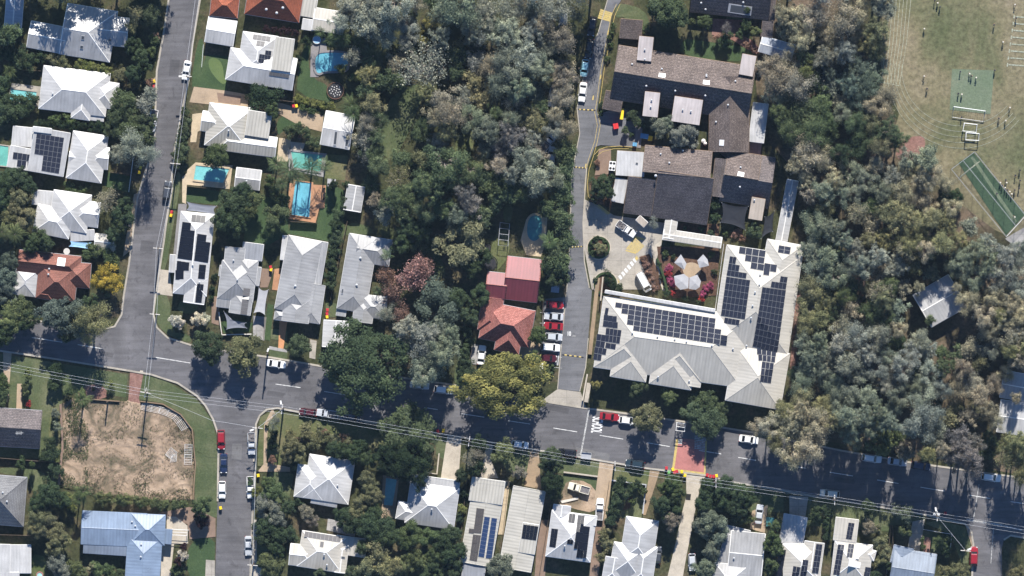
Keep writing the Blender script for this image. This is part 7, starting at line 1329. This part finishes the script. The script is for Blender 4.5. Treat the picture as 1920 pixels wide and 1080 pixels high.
for q, l in ((cI(805,910, 850,853, 888,915, 872,958), 'north-west'), (cI(960,895, 1000,853, 1030,888, 1038,930, 975,945), 'north-east'), (cI(803,1000, 870,985, 903,1010, 900,1082, 845,1092, 812,1058), 'south-west'), (cI(907,1010, 960,990, 985,1035, 975,1075, 950,1092, 905,1086), 'south-east')):
    P = [G(p) for p in q]; c = sum(P, Vector()) / len(P); r = empty('fan_canopy', (c.x, c.y, 0)); tag(r, l + ' pale grey fan canopy of the courtyard garden', 'canopy', g_); k = len(P)
    for a in range(k - 1):                   # each fan is made of folded cloth blades
        p0, p1 = P[a], P[a + 1]; m = MB(); zc = 3.3; n_ = [Vector((p0.x, p0.y, 2.9 + .18 * (a % 2))), Vector((p1.x, p1.y, 2.9 + .18 * ((a + 1) % 2))), Vector((c.x, c.y, zc))]; m.face(n_); m.face([q_ - Vector((0, 0, .04)) for q_ in n_[::-1]]); m.build('blade', 'sail_grey', r)
    m = MB(); m.face([Vector((P[-1].x, P[-1].y, 2.9)), Vector((P[0].x, P[0].y, 2.9)), Vector((c.x, c.y, 3.3))]); m.build('blade', 'sail_grey', r)
    m = MB(); m.tube([(c.x, c.y, 0), (c.x, c.y, 3.28)], .07, 6); m.build('post', 'grey_metal', r)
def umbrella_ring(p, r, h, label, name, net=True, top='trampoline_mat', stars=False):
    g = G(p); e = empty(name, (g.x, g.y, 0)); tag(e, label, 'trampoline', 'trampolines'); n = 28; m = MB(); m.cyl((g.x, g.y, h), r * 0.86, 0.02, n); m.build('mat', top, e)
    P = [Vector((g.x + r * math.cos(2 * math.pi * k / n), g.y + r * math.sin(2 * math.pi * k / n), h)) for k in range(n + 1)]; m = MB(); m.tube(P, 0.12, 6, cap=False); m.build('frame', 'brown_deck' if stars else 'net_black', e)
    for k in range(6):
        a = 2 * math.pi * k / 6; x, y = g.x + r * math.cos(a), g.y + r * math.sin(a); m = MB(); m.tube([(x, y, 0), (x, y, h + (1.7 if net else 0))], 0.035, 6); m.build('leg', 'net_black', e)
    if stars:
        for k in range(19):
            a, rr = k * 2.4, r * 0.72 * math.sqrt((k + .5) / 19); cx, cy = g.x + rr * math.cos(a), g.y + rr * math.sin(a); m = MB()
            m.face([(cx + (0.17 if i % 2 == 0 else 0.07) * math.cos(i * math.pi / 5), cy + (0.17 if i % 2 == 0 else 0.07) * math.sin(i * math.pi / 5), h + .03) for i in range(10)]); m.build('star', 'trim_white', e)
umbrella_ring(cB.p(1040,613), 1.95, 0.55, 'dark round trampoline printed with white stars on the back lawn', 'trampoline', False, 'trampoline_mat', True); umbrella_ring(cM.p(999,230), 1.65, 0.8, 'black netted round trampoline behind the red house', 'trampoline'); umbrella_ring(cM.p(982,140), 0.75, 0.7, 'small black round trampoline behind the larger netted one', 'trampoline', False)
g = G(cB.p(915,268)); r = empty('spa_tub', (g.x, g.y, 0)); tag(r, 'round pale blue spa tub beside the free-form pool', 'spa'); m = MB(); m.cyl((g.x, g.y, 0), 1.0, .6, 24); m.build('tub', 'trim_white', r); m = MB(); m.cyl((g.x, g.y, .6), .86, .03, 24); m.build('cover', 'sail_blue', r)
g = G(cF.p(455,905)); r = empty('satellite_dish', (g.x, g.y, 0)); tag(r, 'pale round satellite dish behind the brown-red tiled house', 'dish'); m = MB(); m.cyl((g.x, g.y, 2.6), .25, .2, 20, 0, .75); m.build('dish', 'pale_timber', r); m = MB(); m.tube([(g.x, g.y, 0), (g.x, g.y, 2.6)], .06, 6); m.build('mast', 'grey_metal', r)
g = G(cP.p(150,558)); r = empty('antenna', (g.x, g.y, 5.0)); tag(r, 'white television antenna on the dark tiled house', 'antenna'); m = MB(); m.tube([(g.x, g.y, 4), (g.x, g.y, 6.8)], .04, 6); m.build('mast', 'grey_metal', r); m = MB(); m.tube([(g.x - 1.6, g.y - .1, 6.7), (g.x + .2, g.y, 6.7)], .035, 5); [m.tube([(g.x - 1.4 + k * .3, g.y - .5, 6.72), (g.x - 1.4 + k * .3, g.y + .4, 6.72)], .02, 4) for k in range(5)]; m.build('boom', 'trim_white', r)
def frame_thing(name, pts, label, cat, h, mat='grey_metal', rad=0.05, cross=0, zb=0.05, group=None):
    """open frame lying or standing: bars round an outline"""
    P = [G(p, h) for p in pts]; r = empty(name, (P[0].x, P[0].y, 0)); tag(r, label, cat, group); n = len(P)
    m = MB(); m.tube(P + [P[0]], rad, 5, cap=False); m.build('frame', mat, r)
    if h > 0.6:
        for p in P: m = MB(); m.tube([(p.x, p.y, 0), tuple(p)], rad, 5); m.build('leg', mat, r)
    if cross:
        for k in range(1, cross + 1):
            f = k / (cross + 1); m = MB(); m.tube([P[0].lerp(P[3], f), P[1].lerp(P[2], f)], rad * .8, 4); m.build('rung', mat, r)
    return r
frame_thing('swing_frame', cH(1040,580, 1098,588, 1088,725, 1028,720), 'pale climbing frame with ladder rungs behind the red house', 'play frame', 2.1, 'grey_metal', 0.06, 3)
lot = 'temporary fence panels lying on the bare lot'
for q, l in ((cP(878,378, 935,388, 925,430, 862,415), 'first'), (cP(935,388, 985,402, 972,440, 925,430), 'second'), (cP(985,402, 1040,418, 1020,455, 975,440), 'third'), (cP(1040,418, 1092,440, 1060,475, 1020,455), 'fourth'), (cP(1092,440, 1125,470, 1085,505, 1060,475), 'fifth'), (cP(1125,470, 1158,525, 1115,548, 1085,505), 'last')):
    frame_thing('mesh_fence_panel', q, l + ' pale mesh fence panel along the curved edge of the bare lot', 'fence panel', 0.42, 'trim_white', 0.045, 4, group=lot)
for q, l in ((cP(1135,632, 1180,632, 1178,692, 1133,692), 'northern of two mesh panels by the lot verge'), (cP(1133,694, 1178,694, 1177,755, 1131,755), 'southern of two mesh panels by the lot verge'), (cP(1015,695, 1050,650, 1088,682, 1045,720), 'tilted mesh panel in the heap on the bare lot'), (cP(1055,700, 1085,690, 1082,735, 1045,742), 'lower mesh panel in the heap on the bare lot')): frame_thing('mesh_fence_panel', q, 'pale ' + l, 'fence panel', 0.40, 'trim_white', 0.045, 5, group=lot)
frame_thing('pergola', cQ(1165,762, 1275,768, 1262,805, 1160,800), 'cream pergola frame beside the blue-roofed house patio', 'pergola', 2.4, 'trim_white', 0.07, 1); frame_thing('clothes_frame', cX(1235 - 1235 + 55,1000, 90,1005, 85,1035, 50,1030), 'small white drying frame beside the dappled carport house', 'frame', 1.6, 'trim_white', 0.04)
# crossing signal frame with lattice
frame_thing('sign_gantry', cV(678,475, 735,482, 730,535, 672,528), 'white square gantry frame at the school crossing', 'gantry', 3.2, 'trim_white', 0.10, 1)
def slab(name, pts, z0, z1, mat, label, cat):
    c = sum((G(p) for p in pts), Vector()) / len(pts); m = MB(); m.prism([(q.x, q.y) for q in (G(p) for p in pts)], z0, z1); o = m.build(name, mat, None, (c.x, c.y, 0)); tag(o, label, cat); return o
slab('manhole_lid', cM(1360,345, 1408,350, 1402,405, 1355,400), 0.16, 0.32, 'shade_roof', 'pale square lid at the head of the car park', 'lid'); slab('grate', cW(600,525, 632,527, 628,567, 596,564), 0.15, 0.17, 'rubber', 'dark square grate in the long pale driveway', 'grate'); slab('pool_cover', cX(0,0, 1,0, 1,1, 0,1) if False else cW(1142,682, 1195,688, 1180,740, 1140,745), 0.0, 0.5, 'teal_cover', 'small teal covered tub by the silver sedan driveway', 'tub'); slab('timber_plank', cU(975,572, 1090,548, 1095,562, 985,588), 0.1, 0.4, 'pale_timber', 'stack of pale planks on the dirt yard', 'planks'); slab('bench_table', cG(1132,270, 1188,275, 1184,328, 1130,322), 0.0, 1.9, 'sail_grey', 'small pale green playhouse roof beside the lawn square', 'playhouse')
slab('concrete_block', cR(340,795, 352,795, 352,812, 340,812), 0.05, 0.4, 'cream_concrete', 'small pale block on the corner kerb', 'block'); slab('service_pit', cP(860,178, 880,180, 878,190, 858,188), 0.05, 0.2, 'cream_concrete', 'pale pit lid at the gravel crossover', 'pit lid')
for q, l in ((cG(1102,330, 1116,332, 1114,352, 1100,350), 'northern of three deck chairs'), (cG(1104,362, 1118,364, 1114,382, 1100,380), 'middle of three deck chairs'), (cG(1100,395, 1114,397, 1110,417, 1096,415), 'southern of three deck chairs')):
    P = [G(p, 0.4) for p in q]; r = empty('deck_chair', (P[0].x, P[0].y, 0.1)); tag(r, l + ' on the orange pool deck', 'chair', 'deck chairs'); m = MB(); m.prism([(p.x, p.y) for p in P], .42, .5); m.build('seat', 'rubber', r); m = MB(); m.prism([(P[1].x - .1, P[1].y), (P[1].x, P[1].y), (P[2].x, P[2].y), (P[2].x - .1, P[2].y)], .5, .95); m.build('backrest', 'rubber', r)
    for p in P: m = MB(); m.tube([(p.x, p.y, .05), (p.x, p.y, .42)], .03, 5); m.build('leg', 'grey_metal', r)
def ac_unit(p, rz, label):
    g = G(p); r = empty('air_conditioner', (g.x, g.y, 3.0), rz); tag(r, label, 'air conditioner'); m = MB(); m.box((0, 0, .8), (1.5, 2.2, 1.6)); m.build('case', 'trim_white', None, (0, 0, 0)).parent = r; m = MB(); m.box((0, 0, -1.5), (1.3, 2.0, 2.99)); m.build('plinth', 'grey_metal', None, (0, 0, 0)).parent = r
    for x in (-.36, .36):
        for y in (-.6, 0, .6)[::2]: m = MB(); m.cyl((x, y, 1.6), .3, .05, 14); m.build('fan', 'rubber', None, (0, 0, 0)).parent = r
ac_unit(cI.p(387,258), R(-6), 'white air-conditioning unit with four dark fans beside the plant deck')
for p, l in ((cI.p(1003,88), 'larger'), (cI.p(1015,105), 'smaller')): g = G(p); m = MB(); m.cyl((0, 0, 0), .5 if l == 'larger' else .4, 1.6, 16); m.cyl((0, 0, 1.6), .5 if l == 'larger' else .4, .25, 16, 0, .12); o = m.build('gas_tank', 'trim_white', None, (0, 0, 0)); o.location = (g.x, g.y, 0.1); tag(o, l + ' of two white tanks beside the courtyard trees', 'tank')
# white wading pool, bicycle-like clutter and hoops left small
g = G(cQ.p(268,1075)); m = MB(); m.tube([(0.75 * math.cos(k * .4488), 0.75 * math.sin(k * .4488), .12) for k in range(15)], .12, 6, cap=False); r = empty('wading_pool', (g.x, g.y, .05)); tag(r, 'small pink round wading pool beside the flat white house', 'wading pool'); m.build('rim', 'red_surface', None, (0, 0, 0)).parent = r; m = MB(); m.cyl((0, 0, 0), .7, .08, 18); m.build('base', 'pool_tile', None, (0, 0, 0)).parent = r
# ---------------------------------------------------------------- school oval: goals, nets, people
def goal(pts, h, label, back=1.6, mat='white_paint', rad=0.08, net=True):
    """soccer goal: crossbar between two uprights with a net frame behind"""
    a, b = G(pts[0]), G(pts[1]); d = (b - a).normalized(); q = Vector((d.y, -d.x, 0)); r = empty('goal', ((a + b) / 2)); tag(r, label, 'goal', 'goals on the school oval'); Z = Vector((0, 0, h))
    m = MB(); m.tube([a, a + Z, b + Z, b], rad, 6); m.build('goal_frame', mat, r)
    m = MB(); m.tube([a + Z, a + q * back, b + q * back, b + Z], rad * .6, 5); m.build('back_frame', mat, r)
    if net:
        m = MB()
        for k in range(1, 14): f = k / 14; m.tube([a.lerp(b, f) + Z, a.lerp(b, f) + q * back], .012, 3, cap=False)
        for k in range(1, 6): f = k / 6; m.tube([a.lerp(a + q * back, f) + Z * (1 - f), b.lerp(b + q * back, f) + Z * (1 - f)], .012, 3, cap=False)
        m.build('net', 'net_black', r)
goal(cE(1395,722, 1607,752), 2.4, 'wide white soccer goal below the green cricket square', 2.4); frame_thing('portable_goal', cE(1466,832, 1552,842, 1545,895, 1456,885), 'upper white portable goal frame behind the soccer goal', 'goal', 1.9, 'white_paint', 0.09, 0); frame_thing('portable_goal', cE(1478,897, 1565,903, 1562,950, 1475,945), 'lower white portable goal frame behind the soccer goal', 'goal', 1.9, 'white_paint', 0.09, 0)
NP = cJ(1060,270, 1180,180, 1445,510, 1345,620)
def net_side(a, b, label, nposts, h=3.2):
    A, B = G(a), G(b); r = empty('cricket_net', A); tag(r, label, 'net fence', 'cricket practice nets')
    for k in range(nposts): p = A.lerp(B, k / (nposts - 1)); m = MB(); m.tube([(p.x, p.y, 0), (p.x, p.y, h)], .05, 6); m.build('post', 'grey_metal', r)
    m = MB(); n = int((B - A).length / .45)
    for k in range(1, n): p = A.lerp(B, k / n); m.tube([(p.x, p.y, 0.05), (p.x, p.y, h)], .014, 3, cap=False)
    for k in range(1, 7): z = h * k / 6; m.tube([(A.x, A.y, z), (B.x, B.y, z)], .012 if k < 6 else .05, 3, cap=False)
    m.build('mesh', 'grey_metal', r)
net_side(NP[0], NP[1], 'short end netting at the north of the cricket nets', 3); net_side(NP[1], NP[2], 'long outer netting beside the children at the cricket nets', 6); net_side(NP[0], NP[3], 'long netting of the cricket nets along the gum trees', 6); net_side(NP[2], NP[3], 'short end netting at the south of the cricket nets', 3); net_side(((NP[0][0] + NP[1][0]) / 2, (NP[0][1] + NP[1][1]) / 2), ((NP[2][0] + NP[3][0]) / 2, (NP[2][1] + NP[3][1]) / 2), 'middle netting dividing the two practice wickets', 6)
dash(cJ.p(1105,312), cJ.p(1210,228), 'field_white', 0.3, 0.0935)
sub_ = slab('sand_pile', cE(0,0, 1,0, 1,1), 0, .01, 'bare_earth', 'x', 'x'); bpy.data.objects.remove(sub_)
rp = random.Random(4)
def crowd(pts, where, group):
    for x, y in pts:
        k = (rp.choice(('stand', 'stand', 'walk', 'run')), rp.choice(('uniform_navy', 'uniform_navy', 'uniform_green')), rp.choice(('pale', 'dark', 'dark')))
        person((x, y), k, rp.uniform(0, 6.28), {'stand': 'standing', 'walk': 'walking', 'run': 'running'}[k[0]] + ' person in dark ' + ('navy' if 'navy' in k[1] else 'green') + ' clothes and ' + k[2] + ' hat ' + where, group)
crowd(cE(1197,195, 1195,515, 1215,600, 1268,5, 1287,22, 1303,48, 1672,475, 1668,170, 1728,285, 1808,32, 1817,122, 1775,728, 1700,800, 1745,815, 1449,792, 1895,520), 'on the open grass of the oval', 'people spread over the oval')
crowd(cE(1440,485, 1503,500, 1515,515, 1547,525, 1427,632, 1450,638), 'on the green cricket square', 'people on the cricket square'); crowd(cJ(1417,275, 1393,302, 1418,328, 1412,368, 1390,378, 1315,340, 1343,326, 1348,340, 1325,355, 1340,366, 1352,378, 1364,386, 1374,398, 1297,396, 1390,518), 'beside the cricket nets', 'people queuing at the cricket nets')
# two walkers by the forecourt
for p, l in ((cI.p(645,800), 'person standing on the forecourt footpath in dark clothes and pale hat'),): person(p, ('walk', 'uniform_navy', 'pale'), 1.2, l, None, 0.17)
# ---------------------------------------------------------------- look-alikes share one group
seen = {}
for o in list(COL.objects):
    if o.parent is None and 'label' in o: seen.setdefault(o['label'], []).append(o)
for l, L in seen.items():
    if len(L) > 1:
        g = L[0].get('group') or ('alike: ' + l)
        for o in L: o['group'] = g
# ---------------------------------------------------------------- thin blue air between the ground and the aircraft
m = MB(); m.box((0, 0, 849), (3200, 3200, 1702)); hz = m.build('haze', [], None, (0, 0, 0)); tag(hz, kind='stuff')
hm = bpy.data.materials.new('haze_air'); hm.use_nodes = True; hn = hm.node_tree.nodes; hn.remove(hn['Principled BSDF'])
pv = hn.new('ShaderNodeVolumePrincipled'); pv.inputs['Color'].default_value = (0.55, 0.75, 1.0, 1); pv.inputs['Density'].default_value = 1.3e-5; pv.inputs['Anisotropy'].default_value = 0.0
hm.node_tree.links.new(pv.outputs[0], hn['Material Output'].inputs['Volume']); hz.data.materials.clear(); hz.data.materials.append(hm)
